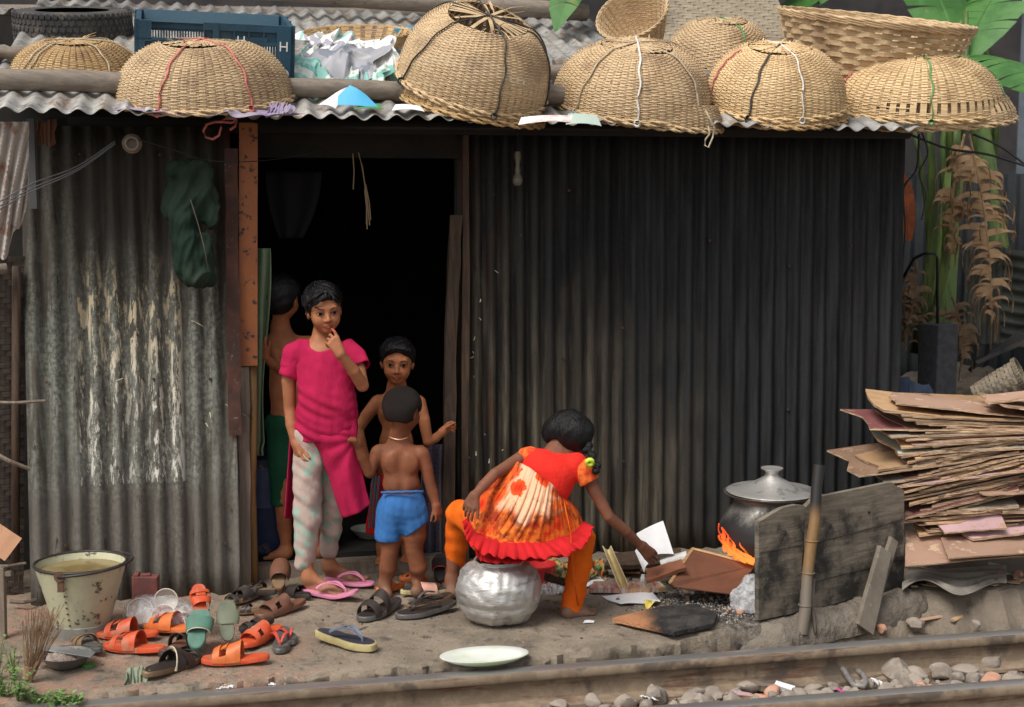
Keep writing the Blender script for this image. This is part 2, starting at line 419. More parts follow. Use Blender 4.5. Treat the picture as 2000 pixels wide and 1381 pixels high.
M['oldwood'] = m_wood('grey_old_wood', (.14, .11, .085), (.22, .175, .135), axis=(14, 14, 1.2))
M['darkwood'] = m_wood('dark_wood', (.035, .022, .015), (.09, .05, .028), axis=(14, 14, 1.2))
M['bamboo'] = m_wood('bamboo', (.3, .17, .06), (.2, .105, .04), axis=(16, 16, 1.4), rough=.5, dirt=(.05, .03, .02), dl=.56)
M['pole'] = m_wood('weathered_pole', (.26, .215, .17), (.17, .14, .115), axis=(1.2, 16, 16), rough=.8, dirt=(.07, .06, .05), dl=.6)
M['weave'] = m_weave('bamboo_weave', (.62, .455, .27), (.49, .345, .19), (.30, .195, .11))
M['weave_dark'] = m_weave('old_bamboo_weave', (.54, .37, .18), (.42, .27, .12), (.28, .17, .08))
M['weave_pale'] = m_weave('pale_bamboo_weave', (.72, .53, .30), (.58, .4, .2), (.4, .26, .13))
M['mat'] = m_weave('grey_bamboo_mat', (.3, .25, .18), (.2, .16, .11), (.12, .095, .065))
M['mat_dark'] = m_weave('dark_bamboo_mat', (.07, .05, .038), (.045, .032, .025), (.02, .016, .013))
M['rail'] = None
def m_rail():
    n = NT('rail_steel'); o = n.pos(); nz = n.sep(n.n('NewGeometry').outputs['Normal'])[2]
    a = n.noise(o, 12, 6, .7); w = n.noise(n.map(o, (2, 2, 20)), 2, 5, .7)
    c = n.mix(n.rng(a, .4, .62), (.19, .14, .095), (.27, .205, .14)); c = n.mix(n.rng(w, .52, .66), c, (.14, .07, .045))
    c = n.mix(n.mth('MULTIPLY', n.rng(n.noise(o, 4, 4, .6), .56, .63), .75), c, (.07, .055, .045))
    zz = n.sep(o)[2]
    run = n.mth('MULTIPLY', n.rng(nz, .8, .97), n.rng(zz, -.04, -.02))
    c = n.mix(run, c, n.mix(a, (.36, .35, .34), (.5, .49, .48)))
    return n.out(c, n.rng(run, 0, 1, .85, .33), n.mth('MULTIPLY', run, .75), n.bump(n.noise(o, 70, 4), .3, .002))
M['rail'] = m_rail()
M['stone'] = simple('track_stone', (.24, .2, .165), (.33, .285, .24), (.13, .1, .08), sc=14, sc3=30, rough=.9, bs=.6, bsc=70, vary=.35)
M['brick'] = simple('broken_brick', (.4, .2, .13), (.5, .3, .22), (.2, .13, .1), sc=18, rough=.9, vary=.25)
M['steel'] = simple('dull_steel', (.35, .35, .34), (.25, .25, .24), rough=.45, metal=.8, sc=10, bs=.2)
M['rope'] = simple('pale_rope', (.5, .42, .3), (.4, .33, .23), sc=40, rough=.9, bs=.5, bsc=200)
M['pinkrope'] = simple('pink_rope', (.62, .2, .17), (.5, .14, .12), sc=40, rough=.8)
M['greenrope'] = simple('green_rope', (.12, .3, .1), (.08, .22, .07), sc=40, rough=.7)
M['blackrope'] = simple('black_cord', (.04, .035, .035), (.07, .06, .05), sc=40, rough=.8)
M['whiterope'] = simple('white_strap', (.75, .73, .68), (.6, .57, .5), sc=40, rough=.7)
M['paper'] = simple('white_paper', (.82, .82, .83), (.74, .74, .75), sc=5, rough=.8, bs=.3, bsc=12)
M['rubber'] = simple('dusty_rubber', (.03, .03, .031), (.06, .055, .05), (.14, .12, .1), sc=9, sc3=14, lo3=.52, hi3=.75, rough=.85)
M['leaf'] = simple('banana_leaf', (.035, .12, .02), (.06, .17, .035), (.22, .2, .05), sc=6, sc3=5, lo3=.6, hi3=.7, rough=.5, bs=.3, bsc=30)
M['stem'] = simple('banana_stem', (.13, .2, .05), (.06, .11, .03), (.1, .06, .03), st=(6, 6, 1), sc=3, sc3=6, rough=.55)
M['dryleaf'] = simple('dry_banana_leaf', (.4, .26, .14), (.28, .17, .09), (.12, .07, .035), sc=10, sc3=18, rough=.85)
M['wire'] = simple('black_wire', (.02, .02, .022), rough=.6, bs=0)
M['rustpost'] = simple('rusted_metal', (.09, .035, .022), (.05, .022, .016), (.16, .14, .12), sc=7, sc3=30, lo3=.6, hi3=.65, rough=.8)
# ---------------------------------------------------------------- ground
def lerp(a, b, t): return a + (b - a) * t
def poly(pts, x):
    if x <= pts[0][0]: return pts[0][1]
    for (a, b), (c, d) in zip(pts, pts[1:]):
        if x <= c: return lerp(b, d, (x - a) / (c - a))
    return pts[-1][1]
def nz(x, y=0, s=0):
    return .5 * math.sin(x * 1.7 + s) + .3 * math.sin(x * 4.1 + y * 2.3 + s * 2) + .2 * math.sin(x * 9.7 - y * 7 + s)
EDGE = [(-300, 1400), (0, 1372), (70, 1364), (200, 1352), (300, 1343), (480, 1326), (640, 1312), (840, 1299), (1050, 1283), (1200, 1262), (1360, 1242), (1440, 1226), (1500, 1214), (1600, 1188), (1780, 1150), (1900, 1152), (2000, 1146), (2300, 1120)]
def platform():
    xs = [-400 + i * 12 for i in range(236)]
    b = MB(); rows = []
    for i, px in enumerate(xs):
        py = poly(EDGE, px) + 3.0 * nz(px / 31.0, 0, 1) + 1.5 * nz(px / 9.0, 0, 3)
        e = G(px, py, 0); back = e + V((.02 * e.x, 5.5, 0)); col = []
        for j in range(60):
            v = (j / 59) ** 2.2; q = back.lerp(e, 1 - v); q.z = .004 * nz(q.x * 9, q.y * 8, 2) + .0025 * nz(q.x * 31, q.y * 27, 5)
            if v < .004: q.z -= .006
            col.append(q)
        col = col[::-1]
        for k, (dz, dy) in enumerate(((-.018, -.012), (-.045, -.016), (-.075, -.012), (-.10, -.018), (-.16, -.03), (-.3, -.035))):
            f = .014 * nz(px / 14.0, k * 1.9, 7) + .012 * nz(px / 37.0, k, 2)
            out = .10 * max(0, min(1, (px - 1350) / 300)) * (k / 3)
            col.append(e + V((0, dy + f - out, dz)))
        rows.append(col)
    W = len(rows[0])
    b.add([p for r in rows for p in r], [(i*W+j, (i+1)*W+j, (i+1)*W+j+1, i*W+j+1) for i in range(len(rows)-1) for j in range(W-1)])
    o = b.build('pavement', M['ground'], smooth=2); tag(o, 'worn concrete and mud platform in front of the tin shack', kind='structure')
platform()
b = MB()
def gz(x, y):
    r = -.152 + .016 * nz(x * 5, y * 6, 1) + .010 * nz(x * 17, y * 15, 4) + .005 * nz(x * 41, y * 39, 6)
    return r
b.sheet(lambda u, v: (lerp(-4, 5, u), lerp(2.6, 7, v), gz(lerp(-4, 5, u), lerp(2.6, 7, v))), 300, 160)
o = b.build('track_bed', M['dirt'], smooth=True); tag(o, 'brown dirt and ballast bed under the rails', kind='structure')
b = MB(); b.sheet(lambda u, v: (lerp(-300, 300, u), lerp(-60, 500, v), -.34), 4, 4)
o = b.build('ground', M['dirt']); tag(o, 'dusty brown ground reaching to the horizon', kind='structure')

# ---------------------------------------------------------------- rails
def rail(name, p0, p1, label):
    p0, p1 = V(p0), V(p1); d = (p1 - p0).normalized(); side = V((-d.y, d.x, 0)).normalized()
    a = p0 - d * 4; c = p1 + d * 6
    half = [(.0, 0), (.022, -.001), (.030, -.004), (.034, -.011), (.0345, -.030), (.031, -.037), (.012, -.046), (.008, -.056), (.008, -.098), (.013, -.112), (.058, -.126), (.060, -.138)]
    prof = half + [(-x, z) for x, z in half[::-1]][:-1] 
    n = len(prof); vs = []; st = 70
    for i in range(st + 1):
        q = a.lerp(c, i / st)
        for x, z in prof: vs.append(q + side * x + V((0, 0, z)))
    fs = [(i*n+k, (i+1)*n+k, (i+1)*n+(k+1) % n, i*n+(k+1) % n) for i in range(st) for k in range(n)]
    m = MB(); m.add(vs, fs); o = m.build(name, M['rail'], smooth=2)
    tag(o, label, 'rail', 'railway rails')
r0, r1 = P(200, 1376, 4.62), P(2000, 1236, 5.34)
r0.z = r1.z = -.005
r0 = G(200, 1368, -.012); r1 = G(2000, 1231, -.012)
rail('railway_rail', r0, r1, 'long steel rail running past the platform edge in front of the shack')
q0, q1 = G(1300, 1381, -.012), G(2000, 1329, -.012)
rail('railway_rail', q0, q1, 'nearer steel rail at the bottom right corner of the photo')

# ---------------------------------------------------------------- the shack
def corr(b, s0, s1, z0, z1, tf, pitch, amp, th=.003, nv=14, ph=0, rag=0.0, top=0.0):
    nu = max(8, int((s1 - s0) / pitch * 10))
    def fn(u, v):
        s = lerp(s0, s1, u); zb = z0 + rag * nz(s * 30, 0, 3) + rag * .6 * nz(s * 90, 0, 1); z = lerp(zb, z1 + top * nz(s * 20, 1, 1), v)
        t = tf(s, z) + amp * math.sin(2 * PI * s / pitch + ph) + .007 * nz(s * 5, z * 4, 2)
        return WP(s, t, z)
    b.sheet(fn, nu, nv, th)
base = WP(-.9, 0, 0)
shack = thing('tin_shack', 'low tin shack of sooty corrugated sheets with an open dark doorway', 'shack', base)
def lt(s, z): return .34 - .12 * z
sL0, sL1 = SW(58, 1000, .25), SW(466, 1000, .25)
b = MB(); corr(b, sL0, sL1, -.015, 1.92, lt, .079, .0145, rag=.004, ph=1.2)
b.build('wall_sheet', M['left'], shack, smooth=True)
# right wall: overlapping sheets
cols = [(892, 1222), (1212, 1545), (1535, 1752)]
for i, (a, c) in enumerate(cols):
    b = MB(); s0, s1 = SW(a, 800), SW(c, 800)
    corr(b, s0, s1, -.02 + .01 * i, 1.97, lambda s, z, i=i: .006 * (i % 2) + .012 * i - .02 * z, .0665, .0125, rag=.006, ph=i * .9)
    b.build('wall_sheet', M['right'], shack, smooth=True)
for i, (x, y) in enumerate([(240, 752), (300, 742), (410, 742), (90, 748), (440, 730), (150, 300), (310, 300), (445, 985), (440, 1055), (130, 1060)]):
    q = PW(x, y, .27); q = WP((q - W0).dot(WU), lt(0, q.z) + .012, q.z); b = MB(); b.tube([q - WN * .01, q + WN * .004], .006, 10); b.build('nail', M['rustpost'], shack)
for i, (x, y) in enumerate([(930, 520), (1110, 372), (1215, 640), (1216, 900), (1540, 520), (1538, 800), (1385, 470), (1100, 700), (1660, 480), (950, 1000)]):
    q = PW(x, y, 0); b = MB(); b.tube([q - WN * .01, q + WN * .014], .006, 10); b.build('nail', M['rustpost'], shack)
# door frame
def post(name, m, pts, w, d, jit=.004):
    """a squared post along pts [(px,py,t)...]"""
    b = MB(); P3 = [PW(*q) for q in pts]; vs = []
    P4 = []
    for a, c in zip(P3, P3[1:]):
        for k in range(6): P4.append(a.lerp(c, k / 6))
    P4.append(P3[-1])
    for i, p in enumerate(P4):
        j = lambda: rnd.uniform(-jit, jit)
        for a, c in ((-1, 1), (1, 1), (1, -1), (-1, -1)): vs.append(p + WU * (a * w / 2 + j()) + WN * (c * d / 2 + j() * .5))
    n = len(P4); fs = [(i*4+k, i*4+(k+1) % 4, (i+1)*4+(k+1) % 4, (i+1)*4+k) for i in range(n-1) for k in range(4)] + [(3, 2, 1, 0), ((n-1)*4, (n-1)*4+1, (n-1)*4+2, (n-1)*4+3)]
    b.add(vs, [f[::-1] for f in fs]); return b.build(name, m, shack)
tag(post('rust_strip', M['rustpost'], [(452, 290, .28), (455, 620, .28), (460, 850, .29)], .05, .012), 'dark rusty iron strip along the doorway edge')
tag(post('door_jamb', M['jamb'], [(485, 240, .24), (485, 714, .24)], .075, .02, .001), 'orange brown painted board with scuffed patches')
tag(post('door_post', M['oldwood'], [(476, 716, .215), (478, 1150, .225)], .045, .045), 'bare grey cracked wooden post')
b = MB(); pts = [PW(493, 700, .2), PW(495, 820, .2), PW(492, 960, .2), PW(496, 1140, .2)]
b.tube(pts, [.019, .018, .018, .02], 8); b.build('bamboo_stud', M['bamboo'], shack, smooth=True)
tag(post('door_post', M['darkwood'], [(890, 420, .03), (879, 700, .04), (872, 1140, .08)], .05, .05), 'dark leaning door post at the right of the doorway')
tag(post('door_post', M['darkwood'], [(908, 240, .0), (906, 1120, .01)], .03, .07), 'thin sooty post under the first right hand sheet')
b = MB(); a, c = PW(500, 1112, .12), PW(880, 1093, .06)
b.box(((a + c) / 2), ((c - a).length, .07, .055), Euler((0, 0, YAW - .01)), .004)
b.build('door_sill', M['oldwood'], shack)
b = MB(); a, c = PW(498, 1142, .14), PW(890, 1118, .08); zz = (a + c) / 2; zz.z = .02
b.box(zz, ((c - a).length, .06, .075), Euler((0, 0, YAW - .01)), .005)
b.build('threshold_beam', M['oldwood'], shack)
# dark room behind
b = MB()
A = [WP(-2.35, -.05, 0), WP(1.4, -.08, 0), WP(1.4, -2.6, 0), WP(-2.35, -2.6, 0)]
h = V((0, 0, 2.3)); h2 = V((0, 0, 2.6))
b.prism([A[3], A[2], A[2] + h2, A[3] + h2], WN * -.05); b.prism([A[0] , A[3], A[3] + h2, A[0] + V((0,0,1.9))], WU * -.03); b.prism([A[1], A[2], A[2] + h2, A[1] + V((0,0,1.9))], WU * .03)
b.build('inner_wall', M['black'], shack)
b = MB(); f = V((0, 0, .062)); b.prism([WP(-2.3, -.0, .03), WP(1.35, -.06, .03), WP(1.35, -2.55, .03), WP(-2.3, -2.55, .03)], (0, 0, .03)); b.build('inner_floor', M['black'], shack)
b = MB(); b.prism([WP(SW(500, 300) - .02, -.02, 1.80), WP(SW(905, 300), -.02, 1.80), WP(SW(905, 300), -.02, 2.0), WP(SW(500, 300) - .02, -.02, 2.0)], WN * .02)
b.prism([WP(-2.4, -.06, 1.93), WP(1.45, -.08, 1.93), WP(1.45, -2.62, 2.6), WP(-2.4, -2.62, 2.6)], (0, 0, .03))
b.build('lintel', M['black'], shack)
b = MB(); b.tube([WP(-2.3, .05, 1.93), WP(1.45, .05, 1.93)], .03, 8); b.build('eave_beam', M['black'], shack, smooth=True)
# roof
eL, eR = PW(0, 214, .62), PW(1790, 256, .40)
def roofp(s, r, dz=0):
    """point of the lower roof: s along the eave, r metres up the slope"""
    sl, sr = (eL - W0).dot(WU), (eR - W0).dot(WU); k = (s - sl) / (sr - sl)
    return WP(s, lerp(.62, .40, k) - r * .965, lerp(eL.z, eR.z, k) + r * .285 + dz)
ROOFN = (WN * .285 + V((0, 0, .965))).normalized()
b = MB(); s0, s1 = SW(-40, 230, .5), SW(1800, 250, .4)
cuts = [s0, SW(560, 230, .5), SW(1150, 230, .5), s1]
for i in range(3):
    b = MB(); a, c = cuts[i] - (.03 if i else 0), cuts[i + 1]; nu = int((c - a) / .086 * 10)
    def fn(u, v, a=a, c=c, i=i):
        s = lerp(a, c, u); r = lerp(-.0 + .008 * nz(s * 9, 0, 2), 2.5, v); p = roofp(s, r) + ROOFN * (.0112 * math.sin(2 * PI * s / .086) + .004 * i + .005 * nz(s * 3, r * 2)); return p
    b.sheet(fn, nu, 12, .002); b.build('roof_sheet', M['roof'], shack, smooth=True)
# poles lying on the roof
def PR(px, py, lift=.02):
    """the point of the lower roof seen at (px, py)"""
    q = roofp(SW(px, py, .3), 0, .012) + ROOFN * lift; d = ray(px, py); o_ = V((0, 0, CAMZ)); return o_ + d * ((q - o_).dot(ROOFN) / d.dot(ROOFN))
def pole(pts, r, label, m='pole', name='roof_pole', n=10):
    b = MB(); Q = []
    for a, c in zip(pts, pts[1:]):
        for k in range(8): Q.append(V(a).lerp(V(c), k / 8) + V((0, 0, .006 * math.sin(k * 2.1))))
    Q.append(V(pts[-1])); b.tube(Q, [r * (1 + .05 * math.sin(i * 1.3)) for i in range(len(Q))], n)
    o = b.build(name, M[m], smooth=2); tag(o, label, 'pole'); return o
def RP(px, py, r):                          # point on a line parallel to the roof at slope distance r
    s = SW(px, py, .5 - r * .965); return roofp(s, r)
pole([RP(-30, 170, .27) + V((0, 0, .05)), RP(1330, 205, .27) + V((0, 0, .05))], .042, 'thick grey round pole lying along the roof behind the front baskets')
pole([RP(-30, 110, .8) + V((0, 0, .05)), RP(60, 112, .8) + V((0, 0, .05))], .03, 'short grey pole end under the leftmost basket and the tyre')
pole([RP(1070, 130, .75) + V((0, 0, .05)), RP(1400, 150, .75) + V((0, 0, .05))], .036, 'grey pole crossing the roof behind the plastic bags')
pole([RP(1085, 145, .82) + V((0, 0, .07)), RP(1135, 145, .82) + V((0, 0, .07))], .03, 'short log end lying on the roof right of the tall round basket')
pole([RP(-40, 40, 2.2) + V((0, 0, .16)), RP(1150, 45, 2.2) + V((0, 0, .10))], .05, 'long pale pole near the top of the lower roof')
pole([RP(120, -10, 2.3) + V((0, 0, .35)), RP(215, 30, 2.1) + V((0, 0, .2))], .03, 'short slanting pole above the tyre', 'oldwood')
# ---------------------------------------------------------------- things on the roof
def proj(p):
    p = V(p) - V((0, 0, CAMZ)); c, s = math.cos(PITCH), math.sin(PITCH)
    z = p.y * c - p.z * s; y = p.y * s + p.z * c
    return 1000 + FPX * p.x / z, 690.5 - FPX * y / z
def dome(a, Rr, H, e=.78, e2=.92): 
    th = a * 1.2; return Rr * math.cos(th) ** e, H * (math.sin(th) / math.sin(1.2)) ** e2
def basket(label, cx, yb, w, yt, r=-.02, tilt=13, roll=0, mat='weave', rows=30, ribs=40, ropes=(), hole=0, full=1.0, seed=0, gaps=(), e=.78, lift=.02, topc=.42, group='domed bamboo baskets lying upside down on the roof', flip=False, H=None):
    q = random.Random(seed)
    s = SW(cx, yb, .5 - r); front = roofp(s, r, lift); k = proj(front)
    # slide the front point on its vertical so that it lands on yb
    front = P(cx, yb, front.y); Rr = w / 2 / (FPX / (front.y + .25))
    T = Matrix.Rotation(YAW * .5, 3, 'Z') @ Matrix.Rotation(R(roll), 3, 'Y') @ Matrix.Rotation(R(tilt), 3, 'X')
    C = front + T @ V((0, Rr * 1.0, 0))
    if H is None:
        lo_, hi_ = .05, .9
        for _ in range(20):
            H = (lo_ + hi_) / 2
            if proj(C + T @ V((0, 0, H * 1.03)))[1] > yt: lo_ = H
            else: hi_ = H
    t = thing('bamboo_basket', label, 'basket', C, group)
    mt = M[mat]
    def S(phi, a, off=0):
        rr, z = dome(a, Rr, H, e); wob = 1 + .012 * math.sin(3 * phi + seed) + .008 * math.sin(5 * phi + 2 * seed)
        return C + T @ V(((rr + off) * math.cos(phi) * wob, (rr + off) * math.sin(phi) * wob, z + off * (a ** 2) + .006 * math.sin(2 * phi + seed)))
    atop = 0
    while dome(atop, Rr, H, e)[0] > topc * Rr and atop < .99: atop += .01
    rows = int(rows * 1.45); ribs = int(ribs * 1.35); gaps = tuple(int(g * 1.45) + k for g in gaps for k in (0, 1)); b = MB(); nn = ribs * 2
    th_ = .0016 * (30 / rows)
    hgt = .0049 * 30 / rows * (H / .3)
    for i in range(int(rows * full)):
        a = .02 + (atop - .02) * (i + .5) / rows
        vs = []
        for j in range(nn + 0):
            phi = 2 * PI * j / nn; und = .0036 * math.sin(PI * j / 2 + PI / 4 * 0 + (PI / 2) + PI * i)
            dz = q.uniform(-.0006, .0006) + .0012 * math.sin(phi * 7 + i); aa = a + dz * 3
            p = S(phi, aa, und)
            up = (S(phi, min(aa + .02, 1), und) - S(phi, max(aa - .02, 0), und)).normalized()
            ou = (S(phi, aa, und + .01) - p).normalized()
            hh = hgt * q.uniform(.8, 1.05)
            vs += [p - up * hh + ou * 0, p + ou * th_ * 1.4, p + up * hh, p - ou * th_ * .6]
        m = nn
        b.add(vs, [(j*4+k_, ((j+1) % m)*4+k_, ((j+1) % m)*4+(k_+1) % 4, j*4+(k_+1) % 4) for j in range(m) for k_ in range(4) if not (i in gaps and math.cos(2 * PI * j / m + .75) > .05 + .25 * math.sin(i * 2.3))])
    for j in range(ribs):
        phi = 2 * PI * (j + .0) / ribs; wd = PI * Rr / ribs * .62
        def rib(u, v, phi=phi, wd=wd):
            a = lerp(-.01, min(1, atop + .03) if full == 1 else full * atop, v); rr, z = dome(max(a, 0), Rr, H, e)
            return S(phi + (u - .5) * 2 * wd / max(rr, .03) * (rr / Rr * .6 + .4), max(a, 0), 0)
        b.sheet(rib, 1, 12, .0012)
    if full == 1:
        # crossing splints of the flat top
        zt = dome(atop, Rr, H, e)[1]; rt = topc * Rr * 1.04
        nst = 22
        for j in range(nst):
            ph = PI * j / nst + q.uniform(-.04, .04)
            if hole and abs(((ph - 1.2 + PI / 2) % PI) - PI / 2) < hole * .5 and j % 4: continue
            u = V((math.cos(ph), math.sin(ph), 0)); wv = V((-u.y, u.x, 0)) * (.006 + .002 * q.random())
            def strip(a_, c_, u=u, wv=wv, j=j):
                x = (c_ - .5) * 2
                return C + T @ (u * x * rt + wv * (a_ - .5) * 2 + V((0, 0, zt + (H * 1.03 - zt) * (1 - x * x) + .0012 * (j % 5) + (0.0))))
            b.sheet(strip, 1, 10, .001)
        if not hole:
            for k_ in range(5):
                rr = rt * (.25 + .17 * k_); pts = [C + T @ V((rr * math.cos(f), rr * math.sin(f), zt + (H * 1.03 - zt) * (1 - (rr / rt) ** 2) + .004)) for f in [2 * PI * m_ / 40 for m_ in range(40)]]
                b.tube(pts, .0022, 4, closed=True)
        for k_ in range(14):       # loose broken ends
            ph = q.uniform(0, 6.28); rr = rt * q.uniform(.3, .9); z0 = zt + (H * 1.03 - zt) * (1 - (rr / rt) ** 2)
            a_ = C + T @ V((rr * math.cos(ph), rr * math.sin(ph), z0)); L_ = q.uniform(.03, .09) * (1.6 if hole else .7)
            d_ = T @ V((math.cos(ph + q.uniform(-.8, .8)), math.sin(ph + q.uniform(-.8, .8)), q.uniform(.05, .5)))
            b.tube([a_, a_ + d_ * L_ * .5 + V((0, 0, .006)), a_ + d_ * L_], [.003, .0035, .002], 4, flat=.35)
    b.build('weave', mt, t)
    b = MB()
    for k_ in range(4):
        pts = []; a0 = .0 + .012 * (k_ // 2)
        for j in range(96):
            f = 2 * PI * j / 96; o_ = .006 * math.sin(24 * f + k_ * PI * .5); z_ = .005 * math.cos(24 * f + k_ * PI * .5)
            p = S(f, a0, .004 + o_) + (T @ V((0, 0, z_ + .006 * (k_ // 2) - .003))); pts.append(p)
        b.tube(pts, .0046, 5, closed=True)
    b.build('rim', mt, t, smooth=True)
    for rp in ropes:
        mname, phi, rad = rp[:3]; bend = rp[3] if len(rp) > 3 else 0; span = rp[4] if len(rp) > 4 else (0, 1)
        pts = []
        for j in range(37):
            x = -1 + 2 * j / 36; x = lerp(span[0] * 2 - 1, span[1] * 2 - 1, j / 36)
            f = phi if x < 0 else phi + PI; a = 1 - abs(x)
            off = bend * (1 - x * x)
            aa = max(0, 1 - abs(x)); ph = f + (off if x < 0 else -off)
            if aa > atop:
                k2 = (1 - aa) / (1 - atop); rr = topc * Rr * k2; z = lerp(H * 1.05, dome(atop, Rr, H, e)[1], k2 * k2) + .006
                pts.append(C + T @ V((rr * math.cos(ph), rr * math.sin(ph), z)))
            else: pts.append(S(ph + .015 * math.sin(j * .9), aa, .0075))
        b = MB(); b.tube(pts, rad, 6, flat=.6 if rad > .004 else 1)
        kn = pts[0]; 
        for m_ in range(3):
            f0 = q.uniform(0, 3); b.tube([kn + V((.012 * math.cos(f0 + i * 1.05), -.006, .012 * math.sin(f0 + i * 1.05))) for i in range(6)], rad, 5, closed=True)
        b.build('rope', M[mname], t, smooth=True)
    return t, S, C, T, Rr, H
fr = -PI / 2
basket('domed basket at the left end of the roof, below the tyre, tied with plain twine', 127, 172, 248, 80, .48, 12, 0, 'weave_dark', 26, 36, [('rope', fr - .75, .0045, .1), ('rope', fr - .62, .0045, .1), ('rope', fr + .72, .0045), ('rope', fr + 1.3, .0045, .2)], seed=1)
basket('large domed basket tied with pink rope, standing in front of the blue crate', 383, 220, 338, 80, -.03, 12, -1, 'weave', 32, 44, [('pinkrope', fr - .42, .005, .08), ('pinkrope', fr + .62, .005, .0)], seed=2)
basket('lower basket nested under the tall round basket with the broken top', 925, 234, 285, 60, -.02, 12, 12, 'weave_dark', 26, 40, [], full=.5, seed=3, H=.2)
basket('tall round basket with a torn open hole in its top, bound with black cord', 918, 220, 292, 34, -.02, 27, 13, 'weave', 36, 44, [('blackrope', fr + .3, .004, .05), ('blackrope', fr - 1.1, .005, .25), ('blackrope', fr + 1.25, .004, .2)], hole=2.4, seed=4, e=.62, topc=.5)
basket('underneath basket sticking out below the one tied with white strap', 1312, 255, 240, 150, -.03, 10, 4, 'weave', 26, 40, [], full=.5, seed=5, H=.17)
basket('domed basket tied with a flat white strap and knotted pale cords', 1263, 243, 308, 86, -.03, 18, 1, 'weave', 32, 44, [('whiterope', fr - .12, .005), ('rope', fr - .95, .005, .12), ('rope', fr + .72, .0055, .05)], seed=6)
basket('rounded basket further back on the roof crossed by a green cord', 1428, 175, 218, 38, .85, 14, 0, 'weave', 26, 38, [('greenrope', fr + .25, .005, .1)], seed=7)
basket('lower basket nested under the basket with black and white ties', 1552, 248, 268, 150, -.02, 10, 0, 'weave_dark', 26, 40, [], full=.5, seed=8, H=.18)
basket('domed basket tied with black cord, pink cord and a white string', 1550, 236, 270, 90, -.02, 17, 0, 'weave_pale', 32, 42, [('blackrope', fr - .62, .0055, .05), ('whiterope', fr + .12, .0038), ('pinkrope', fr - 1.35, .004, -.1, (0, .45))], seed=9)
basket('lower basket nested under the rightmost basket with green cord', 1885, 252, 310, 150, .0, 10, -3, 'weave', 26, 40, [], full=.55, seed=10, H=.17, gaps=(6, 7, 8, 9))
basket('rightmost domed basket with open lower weave and green cord', 1852, 241, 330, 103, -.02, 15, -2, 'weave_pale', 30, 40, [('greenrope', fr - .2, .0045), ('greenrope', fr + 1.05, .0045, .1), ('pinkrope', fr - 1.4, .004, -.1, (.2, .5))], seed=11, gaps=(3, 4, 5, 6))

def bowl(label, C, R0, R1, H, T, mat, rows, ribs, name='bamboo_basket', rim=.012, seed=0, hs=.011, und=.007, rimw=3):
    """open basket, mouth radius R1, foot radius R0"""
    C = V(C); t = thing(name, label, 'basket', C, 'open bamboo baskets on the roof'); q = random.Random(seed)
    def S(phi, a, off=0):
        r = lerp(R0, R1, a ** .75) + off; return C + T @ V((r * math.cos(phi), r * math.sin(phi), a * H))
    b = MB(); nn = ribs * 2
    for i in range(rows):
        a = (i + .5) / rows; vs = []
        for j in range(nn):
            phi = 2 * PI * j / nn; p = S(phi, a + q.uniform(-.006, .006), und * math.sin(PI * j / 2 + PI / 2 + PI * i)); up = T @ V((0, 0, 1)); ou = T @ V((math.cos(phi), math.sin(phi), 0))
            hh = H / rows * .44 * q.uniform(.85, 1)
            vs += [p - up * hh, p + ou * .002 - up * hh, p + ou * .002 + up * hh, p + up * hh]
        b.add(vs, [(j*4+k_, ((j+1) % nn)*4+k_, ((j+1) % nn)*4+(k_+1) % 4, j*4+(k_+1) % 4) for j in range(nn) for k_ in range(4)])
    for j in range(ribs):
        phi = 2 * PI * j / ribs; wd = PI / ribs * .6
        b.sheet(lambda u, v: S(phi + (u - .5) * 2 * wd, v, 0), 1, 6, .0015)
    b.lathe([(R0 * .99, 0), (.001, 0)], C, 24, M=T)
    b.build('weave', M[mat], t)
    b = MB()
    for k_ in range(rimw * 2):
        pts = [S(2*PI*j/72, 1 - .03 * (k_ // 2) , .006 + .005 * math.sin(18*2*PI*j/72 + k_ * PI)) + T @ V((0, 0, .004 * math.cos(18*2*PI*j/72 + k_ * PI))) for j in range(72)]
        b.tube(pts, rim * .5, 5, closed=True)
    b.build('rim', M[mat], t, smooth=True); return t, S
Tg = Matrix.Rotation(R(5.5), 3, 'Y') @ Matrix.Rotation(R(10), 3, 'X')
bowl('big coarse woven basket standing upright behind the right hand domes', P(1690, 172, 7.0), .33, .455, .33, Tg, 'weave', 13, 34, rim=.013, seed=3, und=.009)
Tb = Matrix.Rotation(R(-28), 3, 'Y') @ Matrix.Rotation(R(42), 3, 'X')
bowl('small open basket tipped towards the track beside the grey woven mat', P(1258, 88, 6.95), .08, .165, .2, Tb, 'weave', 22, 26, rim=.008, seed=4, und=.003)
bowl('flattened old basket under the heap of plastic bags', P(700, 92, 7.1), .2, .26, .07, Matrix.Rotation(R(14), 3, 'X'), 'weave_dark', 8, 26, rim=.008, seed=6, und=.003)

